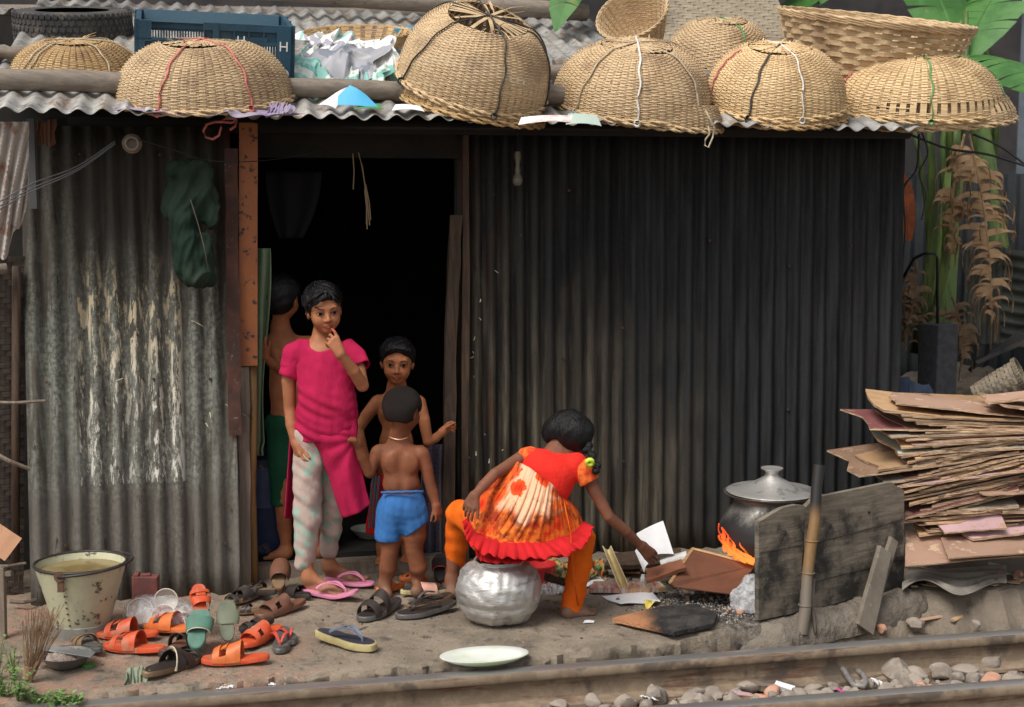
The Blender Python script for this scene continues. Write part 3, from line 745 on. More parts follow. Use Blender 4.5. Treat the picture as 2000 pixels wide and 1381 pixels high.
# tyre
def torus_tyre(label, C, Rr, w, T, name='tyre', g=None):
    C = V(C); t = thing(name, label, 'tyre', C, g); b = MB(); prof = []
    for k in range(25):
        f = -PI * .62 + 2 * PI * .62 * k / 24; c, s_ = math.cos(f), math.sin(f)
        prof.append((Rr - .055 + .055 * (abs(c) ** .5) * (1 if c > 0 else -1) - (0 if abs(f) < 1.5 else .03 * (abs(f) - 1.5)), w / 2 * (abs(s_) ** .6) * (1 if s_ > 0 else -1)))
    b.lathe(prof, C, 72, M=T); b.build('side_wall', M['rubber'], t, smooth=True)
    b = MB()
    for row, zz in enumerate((-.055, -.028, 0, .028, .055)):
        for j in range(56):
            f = 2 * PI * (j + .5 * (row % 2)) / 56; Q = Matrix.Rotation(f, 3, 'Z') @ Matrix.Rotation(R(20 if row % 2 else -20), 3, 'X')
            b.box(C + T @ V(((Rr + .0005 - abs(zz) * .03) * math.cos(f), (Rr + .0005 - abs(zz) * .03) * math.sin(f), zz * w / .14)), (.008, .022, .02), T @ Q)
    b.build('tread', M['rubber'], t)
    b = MB(); b.lathe([(Rr - .1, -w * .3), (Rr - .075, -w * .35), (Rr - .07, 0), (Rr - .075, w * .35), (Rr - .1, w * .3)], C, 60, M=T); b.build('inner_liner', M['rubber'], t, smooth=True)
torus_tyre('worn black tyre lying flat on the roof above the leftmost basket', P(143, 50, 6.95), .272, .15, Matrix.Rotation(R(11), 3, 'X') @ Matrix.Rotation(R(1), 3, 'Y'))
torus_tyre('tyre half hidden under the plastic bags on the roof', P(722, 150, 6.5), .2, .09, Matrix.Rotation(R(14), 3, 'X'))

# blue crate
M['crate'] = simple('blue_crate_plastic', (.014, .052, .09), (.02, .075, .125), (.09, .1, .105), sc=6, sc3=20, lo3=.6, hi3=.75, rough=.5)
M['crate_in'] = simple('pale_blue_plastic', (.1, .2, .28), rough=.6)
M['white'] = simple('white_paint', (.8, .8, .78), rough=.7, bs=0)
def text(s, M4, size, m, parent, name='lettering', ext=.001):
    cu = bpy.data.curves.new('t', 'FONT'); cu.body = s; cu.size = size; cu.extrude = ext; cu.align_x = 'CENTER'
    o = bpy.data.objects.new('t', cu); me = bpy.data.meshes.new_from_object(o, depsgraph=bpy.context.evaluated_depsgraph_get()) if 0 else None
    COL.objects.link(o); dg = bpy.context.evaluated_depsgraph_get(); dg.update(); me = bpy.data.meshes.new_from_object(o.evaluated_get(dg)); bpy.data.objects.remove(o)
    vs = [M4 @ v.co for v in me.vertices]; fs = [tuple(p.vertices) for p in me.polygons]
    return mkmesh(name, [tuple(v) for v in vs], fs, m, parent)
def crate():
    a, c = PR(272, 172, .0), PR(566, 182, .0); X = (c - a); L = X.length; X.normalize()
    Z = (Matrix.Rotation(R(13), 3, 'X') @ V((0, 0, 1))); Z = (Z - X * Z.dot(X)).normalized(); Y = Z.cross(X)
    H = .27; D = .38; t = thing('plastic_crate', 'dark blue slatted plastic crate with white letters on its corner', 'crate', a)
    X = (X * math.cos(0)); pt = lambda x, y, z: a + X * x + Y * y + Z * z
    RM = Matrix((X, Y, Z)).transposed()
    def wallp(o, dx, W, hand, name):
        b = MB(); N = dx.cross(Z); RM2 = Matrix((dx, -N, Z)).transposed()
        def bx(x0, x1, z0, z1, d=.012, off=0): b.box(o + dx * (x0 + x1) / 2 + Z * (z0 + z1) / 2 + N * off, (x1 - x0, d, z1 - z0), RM2)
        bx(0, W, 0, .03, .02, .004); 
        for x in (0, W / 2 - .012, W - .024): bx(x, x + .024, .03, H - (.08 if hand and x < .01 else 0), .022, .006)
        for z in (.085, .14, .195): bx(0, W, z, z + .008, .016, .004)
        n_ = int(W / .012)
        for i in range(n_):
            x = .024 + (W - .048) * i / n_; bx(x, x + .0055, .03, H * .72, .006)
        bx(0, W, H * .70, H * .70 + .012, .02, .004)
        if hand:
            bx(W * .42, W, H - .028, H, .02, .004); bx(0, .05, H - .075, H, .02, .004); bx(.05, W * .42, H - .1, H - .075, .02, .004)
            bx(W * .42, W, H * .72, H - .028, .007); bx(0, W * .42, H * .72, H - .1, .007)
            bx(W * .62, W * .84, H - .085, H - .05, .02, .003)
            for i in range(6): bx(W * .42 + i * W * .098, W * .42 + i * W * .098 + .006, H * .72, H, .02, .003)
        else: bx(0, W, H * .74, H, .02)
        b.build(name, M['crate'], t)
    wallp(pt(0, 0, 0), X, L, True, 'front_panel'); wallp(pt(L, 0, 0), Y, D, False, 'end_panel'); wallp(pt(L, D, 0), -X, L, False, 'back_panel'); wallp(pt(0, D, 0), -Y, D, False, 'end_panel')
    b = MB(); b.box(pt(L / 2, D / 2, .01), (L, D, .012), RM); b.build('base', M['crate'], t)
    b = MB(); b.box(pt(L / 2, D - .014, H - .02), (L - .04, .006, .05), RM); b.build('inner_lip', M['crate_in'], t)
    b = MB(); b.box(pt(L - .03, -.016, H * .5), (.055, .004, H - .02), RM); b.build('corner_plate', M['crate'], t)
    T4 = lambda x, z: Matrix.Translation(pt(x, -.0195, z)) @ RM.to_4x4() @ Matrix.Rotation(PI / 2, 4, 'X')
    text('H', T4(L - .03, .17), .055, M['white'], t); text('Q', T4(L - .028, .06), .055, M['white'], t); text('H', T4(L - .2, .19), .05, M['white'], t)
crate()

# crumpled sheets and bags
def crumple(name, label, cat, C, size, T, m, seed=0, amp=.05, f=9, nu=36, nv=30, group=None, th=.0015, dome_=.0, rag=.12):
    q = random.Random(seed); fs_ = [(q.uniform(-1, 1) * f, q.uniform(-1, 1) * f, q.uniform(0, 6.3)) for _ in range(7)]
    C = V(C)
    def fn(u, v):
        x, y = (u - .5), (v - .5); ang = math.atan2(y, x); rr = 1 + rag * math.sin(3 * ang + seed) + rag * .6 * math.sin(7 * ang + seed * 2)
        X, Y = x * size[0] * rr, y * size[1] * rr; z = 0
        for i, (a, b_, c_) in enumerate(fs_): z += (.6 - 1.3 * math.sqrt(.02 + math.sin(a * x * size[0] + b_ * y * size[1] * 1.0 + c_ + .6 * math.sin(b_ * x * 3)) ** 2)) / (1.5 + i * .7)
        return C + T @ V((X + .3 * amp * z, Y, amp * z * .45 + dome_ * (1 - 4 * x * x) * (1 - 4 * y * y)))
    b = MB(); b.sheet(fn, nu, nv, th); o = b.build(name, M[m] if isinstance(m, str) else m, smooth=2); return tag(o, label, cat, group)
def m_print(name, base, inks, sc=9):
    n = NT(name); o = n.obj(); c = base
    for i, k in enumerate(inks): c = n.mix(n.rng(n.noise(n.map(o, (1, 1, 1), (i * 3.1, i, 1)), sc, 3, .5, .6), .56, .58), c, k)
    return n.out(c, .5, 0, n.bump(n.noise(o, 30, 4), .3, .004))
M['bagwhite'] = m_print('printed_white_plastic', (.78, .77, .74), [(.3, .55, .5), (.35, .35, .4)], 8)
M['bagteal'] = m_print('teal_plastic', (.2, .45, .4), [(.35, .6, .55), (.6, .65, .6)], 6)
M['baggrey'] = m_print('grey_plastic', (.33, .33, .36), [(.42, .42, .45), (.2, .22, .26)], 7)
TX = lambda a, z=0, y=0: Matrix.Rotation(R(z), 3, 'Z') @ Matrix.Rotation(R(y), 3, 'Y') @ Matrix.Rotation(R(a), 3, 'X')
crumple('plastic_sheet', 'crumpled teal plastic sheet spilling over the front of the bag heap', 'plastic sheet', PR(615, 142, .07), (.3, .26), TX(42, 10), 'bagteal', 3, .09, 12, dome_=.05)
crumple('plastic_sheet', 'grey printed plastic bag lying across the middle of the heap', 'plastic sheet', PR(665, 118, .11), (.36, .24), TX(38, -14), 'baggrey', 5, .08, 11, dome_=.06)
crumple('plastic_sheet', 'white plastic bag with green print on top of the heap behind the crate', 'plastic sheet', PR(680, 92, .12), (.42, .26), TX(35, 6), 'bagwhite', 8, .1, 13, dome_=.05)
crumple('plastic_sheet', 'white torn bag leaning against the tall round basket', 'plastic sheet', PR(757, 128, .10), (.2, .3), TX(48, 20), 'bagwhite', 9, .08, 12, dome_=.03)
crumple('plastic_sheet', 'small teal bag piece between the grey bag and the torn white bag', 'plastic sheet', PR(712, 140, .09), (.24, .16), TX(40, -6), 'bagteal', 12, .07, 14, dome_=.03)
crumple('plastic_sheet', 'thin lilac plastic bag squashed under the pink roped basket', 'plastic bag', PR(400, 211, .012), (.66, .09), TX(14, 4, 1), simple('lilac_plastic', (.24, .18, .3), (.36, .31, .38), sc=10, rough=.4), 14, .045, 15, nu=60, nv=14)
crumple('plastic_sheet', 'lilac bag corner poking out to the right of the pink roped basket', 'plastic bag', PR(552, 206, .04), (.09, .09), TX(30, 4), simple('lilac_plastic', (.24, .18, .3), (.36, .31, .38), sc=10, rough=.4), 15, .05, 25, nu=18, nv=14)
# magazine, papers, lid
M['blueprint'] = m_print('blue_magazine', (.08, .42, .68), [(.3, .62, .8)], 5)
def bent(name, label, cat, quad, m, bend=.02, n=10, th=.001, group=None):
    a, c, d, e = [V(q) for q in quad]; N = (c - a).cross(e - a).normalized()
    b = MB(); b.sheet(lambda u, v: a.lerp(c, u).lerp(e.lerp(d, u), v) + N * bend * math.sin(PI * u) * (1 - .5 * v), n, n, th); o = b.build(name, M[m] if isinstance(m, str) else m, smooth=2); return tag(o, label, cat, group)
def pquad(pts): return [P(*q) for q in pts]
bent('magazine', 'open blue and white magazine page lying on the eave', 'magazine', [PR(640, 206, .02), PR(742, 212, .02), PR(716, 186, .06), PR(683, 166, .09)], 'blueprint', .012)
bent('paper_sheet', 'white curled page beside the blue magazine', 'paper', [PR(622, 205, .02), PR(655, 212, .015), PR(686, 168, .08), PR(655, 182, .06)], 'paper', .01)
mg = thing('printed_letters', 'white printed lettering on the blue magazine page', 'lettering', P(700, 200, 5.9)) if 0 else None
bent('paper_sheet', 'green scrap of packaging by the blue magazine', 'paper', [PR(690, 214), PR(748, 214), PR(742, 202, .03), PR(700, 207)], simple('green_scrap', (.07, .25, .09), rough=.5), .006)
bent('paper_sheet', 'white paper strip lying between the magazine and the tall basket', 'paper', [PR(765, 216), PR(830, 218), PR(820, 207), PR(772, 204)], 'paper', .008)
bent('paper_sheet', 'crumpled pinkish white paper hanging over the eave left of the strapped basket', 'paper', [PR(1012, 244), PR(1128, 241), PR(1120, 226, .03), PR(1018, 229, .03)], simple('pinkish_paper', (.82, .78, .76), (.6, .45, .42), sc=14, rough=.8), .012)
bent('paper_sheet', 'pale green scrap of paper under the strapped basket', 'paper', [PR(1105, 243), PR(1175, 246), PR(1165, 225, .03), PR(1110, 222, .03)], simple('pale_green_scrap', (.42, .52, .46), rough=.8), .008)
b = MB(); b.box(P(797, 66, 7.3), (.13, .1, .04), Euler((R(12), 0, R(10))), .004); b.box(P(797, 56, 7.3), (.14, .11, .01), Euler((R(12), 0, R(10))))
tag(b.build('plastic_box', simple('bright_blue_plastic', (.07, .32, .52), rough=.5)), 'small bright blue plastic box behind the tall round basket', 'box')
# pink rope loop hanging below the eave
b = MB(); pr = [(470, 212), (455, 222), (462, 236), (452, 240), (435, 238), (420, 238), (404, 243), (397, 256), (402, 268), (416, 272), (428, 264), (432, 250), (431, 238), (440, 232), (455, 232), (462, 236), (459, 247), (449, 254)]
b.tube([P(x, y, 5.74 + .01 * math.sin(i)) for i, (x, y) in enumerate(pr)], .0055, 6); tag(b.build('rope_loop', M['pinkrope'], smooth=True), 'loose pink rope loop hanging from the eave', 'rope')
b = MB(); pr = [(1378, 215), (1388, 235), (1396, 250), (1392, 268), (1384, 288), (1376, 284), (1378, 272), (1386, 262), (1384, 246)]
b.tube([P(x, y, 5.78) for x, y in pr], .004, 6); tag(b.build('rope_end', M['rope'], smooth=True), 'pale cord end dangling from the eave below the strapped basket', 'rope')

# upper roof, far buildings
ub = P(600, 20, 8.9)
t = thing('rear_house', 'dark house behind the shack with a corrugated roof edge', 'house', ub)
b = MB()
def fn(u, v): 
    x = lerp(-3.6, .75, u); y = 8.9 + .216 * x - (0) + v * 1.6; return (x, y, P(1000, 30, 8.9).z - .05 + v * .16 + .02 * math.sin(2 * PI * x / .11))
b.sheet(fn, 400, 4, .003); b.build('roof', M['roof'], t, smooth=True)
b = MB(); 
def fn(u, v): x = lerp(-3.6, 4, u); y = 10.6 + .216 * x; return (x, y, lerp(1.2, 5.5, v))
b.sheet(fn, 2, 2, .05); b.build('wall', simple('dark_boarding', (.03, .028, .03), (.05, .045, .045), sc=3, rough=.9), t)
b = MB(); 
def fn(u, v): x = lerp(-3.6, 1.2, u); y = 8.75 + .216 * x; return (x, y, lerp(1.6, P(1000, 62, 8.9).z, v))
b.sheet(fn, 2, 2, .05); b.build('lower_wall', M['black'], t)
for i, zz in enumerate((62, 30)):
    b = MB(); b.tube([P(-20, zz - 8, 8.2 + i * .3), P(500, zz - 4, 8.4 + i * .3), P(1060, zz + 4, 8.6 + i * .3)], .04, 8); tag(b.build('roof_pole', M['pole'], smooth=True), ['lower pale bamboo pole lying along the rear roof edge', 'upper pale bamboo pole above the rear roof edge'][i], 'pole')
# herringbone mat
def herring(name, label, quad, m, nu, nv, cat='mat'):
    a, c, d, e = [V(q) for q in quad]; b = MB(); N = (c - a).cross(e - a).normalized()
    for i in range(nu):
        for j in range(nv):
            k = (i + j) % 4; hor = k < 2
            u0, v0 = i / nu, j / nv; du, dv = 1 / nu, 1 / nv
            f = lambda u, v, o: a.lerp(c, u).lerp(e.lerp(d, u), v) + N * o
            z = .003 if hor else 0; z2 = .0045 if (hor and k == 0) or (not hor and k == 2) else z
            s_ = rnd.uniform(.0, .001)
            if hor: q = [f(u0 - du * .5, v0 + dv * .06, z), f(u0 + du * 1.0, v0 + dv * .06, z2), f(u0 + du * 1.0, v0 + dv * .94, z2), f(u0 - du * .5, v0 + dv * .94, z)]
            else: q = [f(u0 + du * .06, v0 - dv * .5, z - s_), f(u0 + du * .94, v0 - dv * .5, z - s_), f(u0 + du * .94, v0 + dv, z2 - s_), f(u0 + du * .06, v0 + dv, z2 - s_)]
            b.prism(q, N * -.002)
    o = b.build(name, M[m], None); return tag(o, label, cat)
herring('woven_mat', 'grey herringbone bamboo mat leaning behind the baskets', [P(1215, 95, 7.9), P(1560, 120, 7.9), P(1500, -60, 8.3), P(1180, -60, 8.3)], 'mat', 48, 30)
# ---------------------------------------------------------------- banana plants and the yard at the right
def leaf(b, base, tip, width, droop=.3, strips=22, seed=0, tear=.3, curl=.0, up=V((0, 0, 1)), rib=.012, dangle=0.0):
    q = random.Random(seed); base, tip = V(base), V(tip); d = tip - base; L = d.length
    def mid(t): return base + d * t - up * 0 + V((0, 0, 1)) * (droop * L * (t - t * t) * 2 )
    side = d.cross(V((0, 0, 1))); side = side.normalized() if side.length > .1 * L else V((1, 0, 0)).cross(d).normalized()
    if abs(d.normalized().z) > .85: side = V((1, .25, 0)).normalized()
    b.tube([mid(i / 10) for i in range(11)], [rib * (1 - .8 * i / 10) for i in range(11)], 6)
    for sg in (-1, 1):
        for i in range(strips):
            t0, t1 = i / strips, (i + 1) / strips; gap = q.uniform(0, tear) / strips
            w0 = width * math.sin(PI * min(1, .06 + t0 * .94)) ** .55; w1 = width * math.sin(PI * min(.999, .06 + t1 * .94)) ** .55
            fall = q.uniform(.6, 1.8) * (.15 + dangle); tw = q.uniform(-curl, curl); wl = q.uniform(.3, 1.1) if tear > .5 else 1
            def f(u, v):
                m_ = mid(lerp(t0, t1 - gap, u)); w_ = lerp(w0, w1, u) * wl * v
                o = side * sg * w_ * math.cos(fall * v * 1.3 + (0)) + V((0, 0, -1)) * w_ * math.sin(fall * v * 1.3)
                o += d.normalized() * w_ * (.25 + tw * math.sin(2.2 * v + u)) + side.cross(d).normalized() * tw * .4 * w_ * math.sin(3 * v)
                return m_ + o
            b.sheet(f, 1, 5, .0008)
def banana(label, base, h, leaves, r=.09, lean=(0, 0), seed=0, dead=()):
    base = V(base); t = thing('banana_plant', label, 'banana plant', base, 'banana plants beside the shack')
    b = MB(); top = base + V((lean[0], lean[1], h))
    b.tube([base.lerp(top, i / 8) for i in range(9)], [r * (1.15 - .5 * i / 8) for i in range(9)], 14)
    for i in range(5):
        f = i * 1.3; a = base.lerp(top, .35 + .1 * i); b.tube([a + V((r * .7 * math.cos(f), r * .7 * math.sin(f), 0)), a + V((r * .9 * math.cos(f), r * .9 * math.sin(f), h * .2)), top + V((.02 * math.cos(f), .02 * math.sin(f), .1 + .05 * i))], [r * .35, r * .3, r * .2], 8)
    b.build('trunk', M['stem'], t, smooth=True)
    for i, (tip, w, dr) in enumerate(leaves):
        b = MB(); leaf(b, top + V((0, 0, .05)), tip, w * 1.1, dr, 16, seed + i, .05, .03); b.build('leaf', M['leaf'], t, smooth=2)
    for i, (tip, w, dr) in enumerate(dead):
        b = MB(); leaf(b, top, tip, w, dr, 26, seed + 20 + i, .7, .7, dangle=.5); b.build('dead_leaf', M['dryleaf'], t, smooth=2)
# the plant right of the shack wall
banana('banana plant with green stalks growing by the shack corner', P(1835, 700, 8.0), 1.62, [(P(2080, 190, 7.2), .3, .15), (P(1790, 60, 8.6), .2, .3), (P(1640, 60, 7.9), .2, .35), (P(1990, -60, 8.4), .24, .2), (P(1700, -160, 9), .25, .3)], .062, (.1, .1), 3)
banana('banana plant with broad pale green leaf above the big basket', P(1960, 560, 9.6), 2.3, [(P(1500, 60, 9.2), .3, .22), (P(1680, -80, 9.4), .34, .35), (P(2120, 60, 9), .3, .3), (P(1850, -200, 10), .3, .3), (P(1340, -40, 9.0), .24, .25)], .07, (-.35, .2), 11, [(P(1835, 110, 9.2), .1, .2)])
banana('banana plant behind the rear roof with an overhanging torn leaf', P(1290, 330, 10.0), 1.3, [(P(1085, 62, 7.7), .19, .42), (P(1480, -60, 9), .25, .3), (P(1150, -120, 9.3), .25, .3)], .09, (0, 0), 21, [])
# hanging dead leaves: a drooping midrib with torn ribbons that fall from both sides
def frond(label, a, c, n_, out_, fall_, seed, bow=(0, 0), group='dry banana leaves hanging in the yard', m='dryleaf'):
    q = random.Random(seed); a, c = V(a), V(c); b = MB(); mid = lambda t: a.lerp(c, t) + V((bow[0] * math.sin(PI * t), bow[1] * math.sin(PI * t), 0))
    b.tube([mid(i / 12) for i in range(13)], [.007 * (1 - .6 * i / 12) for i in range(13)], 6)
    for i in range(n_):
        t = q.uniform(.12, 1) ; sg = q.choice((-1, 1)); o = out_ * q.uniform(.3, 1.2) * math.sin(PI * min(1, t * .9 + .12)) ** .5; f = fall_ * q.uniform(.3, 1.3); w_ = q.uniform(.006, .022); yy = q.uniform(-.06, .06); ph = q.uniform(0, 6); cu = q.uniform(.3, 1.2)
        def g(u, v):
            p_ = mid(t) + V((sg * o * math.sin(1.9 * v) / .95, yy * v, .03 * math.sin(2.4 * v) * q_(0) - f * v ** 1.8)); tw = ph * 0 + cu * v * 2.2
            return p_ + V((.3 * w_ * (u - .5) * 2 * math.cos(tw), w_ * (u - .5) * math.sin(tw) * 2, w_ * (u - .5) * 2 * math.cos(tw))) * (1 - .55 * v) 
        q_ = lambda k: 1
        b.sheet(g, 2, 7, .0008)
    return tag(b.build('dry_leaf', M[m], smooth=2), label, 'dry leaf', group)
frond('long dry brown banana leaf hanging behind the rightmost basket', P(1893, 262, 7.4), P(1938, 630, 7.35), 95, .13, .14, 3, (.03, 0))
frond('shorter dry banana leaf hanging left of the long one', P(1884, 262, 7.55), P(1862, 500, 7.5), 60, .1, .12, 5, (-.03, 0))
M['deadleaf'] = simple('dark_dead_leaf', (.22, .14, .08), (.13, .08, .045), (.06, .04, .02), sc=10, sc3=18, rough=.9)
for i, (px, py, dx) in enumerate([(1790, 570, -20), (1775, 620, -10), (1860, 640, 20), (1825, 660, 10)]):
    frond('withered brown banana leaf drooping round the plant by the shack corner', P(px, py - 60, 7.6), P(px + dx, py + 70, 7.5), 34, .08, .1, 60 + i, (.02, 0), 'withered leaves drooping at the banana plant', 'deadleaf')
# concrete post
b = MB(); c = P(1828, 632, 7.35); c2 = P(1828, 960, 7.35); b.box(((c + c2) / 2), (.14, .14, c.z - c2.z), Euler((0, 0, R(28)))); 
t = thing('concrete_post', 'square dark grey post behind the stack of boards', 'post', c2)
b.build('post', simple('dark_concrete', (.045, .047, .055), (.065, .066, .072), sc=30, rough=.9), t, bevel=.006)
b = MB(); b.tube([P(1831, 632, 7.35), P(1831, 505, 7.35), P(1826, 496, 7.35), P(1805, 495, 7.4), P(1785, 505, 7.5), P(1765, 540, 7.6)], .008, 6); b.build('pipe', M['wire'], t, smooth=True)
# far fence, mound
t = thing('tin_fence', 'dark corrugated tin fence at the far right behind the banana plant', 'fence', P(1950, 700, 9.4))
b = MB(); b.sheet(lambda u, v: P(lerp(1700, 2300, u), 690, 9.6) * 1 + V((0, .015 * math.sin(u * 150), lerp(-.6, 1.2, v))), 300, 3, .003); b.build('sheet', simple('dark_blue_tin', (.01, .015, .019), (.02, .024, .027), sc=6, rough=.8), t, smooth=True)
b = MB(); a0 = P(1880, 650, 8.9)
b.sheet(lambda u, v: a0 + V((lerp(0, .9, u), lerp(0, .3, u), lerp(-.1, .52, v) + .02 * math.sin(u * 9))) + V((0, -.018 * math.sin((v if u > .3 else u * 2.2) * 55), 0)), 60, 60, .003); b.build('low_sheet', simple('dull_green_tin', (.055, .062, .05), (.03, .034, .028), sc=6, rough=.8), t, smooth=True)
b = MB()
def md(u, v):
    x = lerp(1.75, 4.6, u); y = lerp(6.9, 9.4, v); h_ = .42 * math.exp(-((x - 2.9) / .9) ** 2) * min(1, v * 1.6) + .12 * v; return (x, y, h_ + .03 * nz(x * 6, y * 5, 2) + .02 * nz(x * 17, y * 15, 5) - .02)
b.sheet(md, 90, 70); tag(b.build('rubbish_mound', simple('dark_rubbish_soil', (.07, .055, .042), (.12, .095, .07), (.03, .025, .02), sc=9, sc3=20, rough=.95, bs=1, bsc=30, bd=.03), smooth=True), 'dark mound of soil and rubbish in the yard', kind='structure')
for i in range(46):
    px, py = rnd.uniform(1760, 2000), rnd.uniform(640, 790); b = MB(); c = G(px, py, .2); c = V((c.x, max(6.95, c.y), 0)); c.z = md((c.x - 1.75) / 2.85, (c.y - 6.9) / 2.5)[2] + .01; q = Euler((rnd.uniform(-.5, .5), rnd.uniform(-.5, .5), rnd.uniform(0, 3)))
    b.box(c, (rnd.uniform(.05, .2), rnd.uniform(.02, .06), .006), q, .004); tag(b.build('rubbish_scrap', [M['darkwood'], M['dryleaf'], M['mat_dark'], M['darkwood']][i % 4]), 'dark splinter or leaf scrap on the rubbish mound', 'scrap', 'scraps littering the rubbish mound')
# dark tray and small basket, blue tarp, cable
t = bent('plastic_tray', 'black ribbed tray lying on the mound at the right', 'tray', [P(1890, 722, 7.6), P(1905, 705, 7.5), P(2010, 660, 7.5), P(1990, 645, 7.9)], M['rubber'], .0, 8, .02)
bt = Matrix.Rotation(R(60), 3, 'Y') @ Matrix.Rotation(R(20), 3, 'X')
tb, _ = bowl('old brown basket lying on its side above the board stack', P(1905, 775, 6.9), .05, .085, .24, bt, 'mat', 12, 16, rim=.006, seed=9, und=.003); tb['group'] = 'open bamboo baskets in the yard'
crumple('tarpaulin', 'faded dark blue tarpaulin showing between the shack corner and the boards', 'tarpaulin', P(1775, 800, 7.0), (.32, .3), TX(75, 10), simple('blue_tarp', (.03, .05, .1), (.05, .07, .12), sc=9, rough=.7), 21, .05, 12)
M['rustroof'] = simple('rust_roof', (.3, .14, .09), (.3, .28, .28), sc=3, rough=.8)
t = thing('distant_house', 'far bluish grey house with a rust red roof behind the banana leaves', 'house', (5, 17, 0))
b = MB(); b.box((5.2, 18, 1.6), (6, 3, 4.2), Euler((0, 0, .2))); b.build('wall', simple('blue_grey_wall', (.1, .13, .16), (.14, .17, .2), sc=2, rough=.9), t)
b = MB(); b.prism([(2.0, 15.6, 3.9), (9, 17.2, 3.9), (9, 19.4, 4.5), (2.0, 18.6, 4.5)], (0, 0, .06)); b.build('roof', M['rustroof'], t)
b = MB()
for i in range(9): b.box((2.6 + i * .72, 16.0 + i * .145, 2.9), (.05, .05, 1.8))
b.build('wall_batten', M['darkwood'], t)
# cables
def cable(name, label, pts, r=.003, m='wire', cat='cable', g=None):
    b = MB(); Q = [V(p) for p in pts]; out = []
    for i in range(len(Q) - 1):
        p0, p1, p2, p3 = Q[max(i-1, 0)], Q[i], Q[i+1], Q[min(i+2, len(Q)-1)]
        for k in range(6):
            s_ = k / 6; out.append(.5 * ((2*p1) + (p2-p0)*s_ + (2*p0-5*p1+4*p2-p3)*s_*s_ + (3*p1-p0-3*p2+p3)*s_**3))
    out.append(Q[-1]); b.tube(out, r, 5); return tag(b.build(name, M[m], smooth=True), label, cat, g)
cable('power_cable', 'black cable sagging across the yard from the shack corner', [P(1775, 262, 6.9), P(1850, 290, 7.0), P(1930, 302, 7), P(2020, 330, 7)], .006)
cable('power_cable', 'thin black cable hanging down along the shack corner', [P(1795, 262, 6.9), P(1790, 330, 6.9), P(1765, 370, 6.9), P(1768, 450, 6.9), P(1760, 560, 6.9)], .005)
cable('power_cable', 'tangled black wires drooping from the roof corner', [P(1800, 258, 6.9), P(1812, 300, 6.9), P(1795, 340, 6.9), P(1808, 380, 6.9), P(1800, 430, 6.9)], .004)
cable('power_cable', 'black cable slanting down behind the rightmost basket', [P(1900, 262, 7.1), P(1960, 290, 7.1), P(2030, 345, 7.1)], .006)

t = thing('young_banana_stalk', 'slanting pale green banana stalks right of the shack corner', 'banana stalk', P(1800, 700, 7.7))
for i, (x0, y0, x1, y1, r_) in enumerate([(1800, 700, 1870, 240, .03), (1792, 690, 1815, 235, .035), (1812, 700, 1785, 250, .022), (1805, 690, 1845, 380, .028)]):
    b = MB(); a, c = P(x0, y0, 7.75 + .05 * i), P(x1, y1, 7.6 + .05 * i); b.tube([a.lerp(c, k / 8) + V((.05 * math.sin(PI * k / 8), 0, 0)) for k in range(9)], [r_ * (1.2 - .6 * k / 8) for k in range(9)], 8, flat=.6); b.build('stalk', M['stem'], t, smooth=True)
b = MB(); leaf(b, P(1775, 470, 7.7), P(1768, 340, 7.7), .05, .1, 6, 90, .05, .1); b.build('red_bract', simple('red_bract', (.45, .12, .04), (.3, .08, .03), sc=8), t, smooth=2)
# ---------------------------------------------------------------- people
def m_skin(name, c, c2):
    n = NT(name); o = n.obj(); a = n.noise(o, 12, 4, .6); col = n.mix(n.rng(a, .3, .7), c, tuple(q * .8 for q in c2)); col = n.mix(n.mth('MULTIPLY', n.rng(n.noise(o, 45, 5, .7), .52, .7), .35), col, tuple(q * .55 + .03 for q in c))
    foot_ = n.mth('MULTIPLY', n.rng(n.sep(n.pos())[2], .1, .015), .55); col = n.mix(foot_, col, (.2, .14, .1))
    col = n.mix(1.0, col, n.attr('tone'), 'MULTIPLY')
    n.put(n.b.inputs['Specular IOR Level'], .3); m = n.out(col, n.rng(a, .3, .7, .5, .7), 0, n.bump(n.noise(o, 90, 3), .12, .001)); n.b.inputs['Subsurface Weight'].default_value = .06; n.b.inputs['Subsurface Radius'].default_value = (.01, .004, .002); return m
M['skin1'] = m_skin('girl_skin', (.43, .17, .082), (.37, .14, .065))
M['skin2'] = m_skin('boy_skin', (.4, .145, .062), (.33, .115, .048))
M['skin3'] = m_skin('toddler_skin', (.25, .088, .042), (.2, .07, .032))
M['skin4'] = m_skin('sitting_girl_skin', (.22, .088, .05), (.18, .07, .04))
def m_hair(name, c=(.005, .0045, .005), st=(50, 50, 8)):
    n = NT(name); o = n.obj(); a = n.noise(n.map(o, st), 4, 4, .6)
    n.put(n.b.inputs['Specular IOR Level'], .28)
    return n.out(n.mix(a, c, tuple(q * 2.0 for q in c)), .33, 0, n.bump(a, 1.0, .006))
M['hair'] = m_hair('black_hair'); M['buzz'] = m_hair('short_dark_hair', (.012, .009, .008), (160, 160, 160))
M['eye'] = simple('eye_white', (.2, .17, .15), rough=.9, bs=0); M['iris'] = simple('dark_iris', (.012, .007, .005), rough=.9, bs=0)
for k_ in ('eye', 'iris'): M[k_].node_tree.nodes['Principled BSDF'].inputs['Specular IOR Level'].default_value = 0
M['lash'] = simple('lash_black', (.012, .009, .009), rough=.7, bs=0); M['brow'] = simple('brow_hair', (.03, .017, .012), rough=.8, bs=0)
M['lip'] = simple('mouth_line', (.09, .03, .025), rough=.6, bs=0)
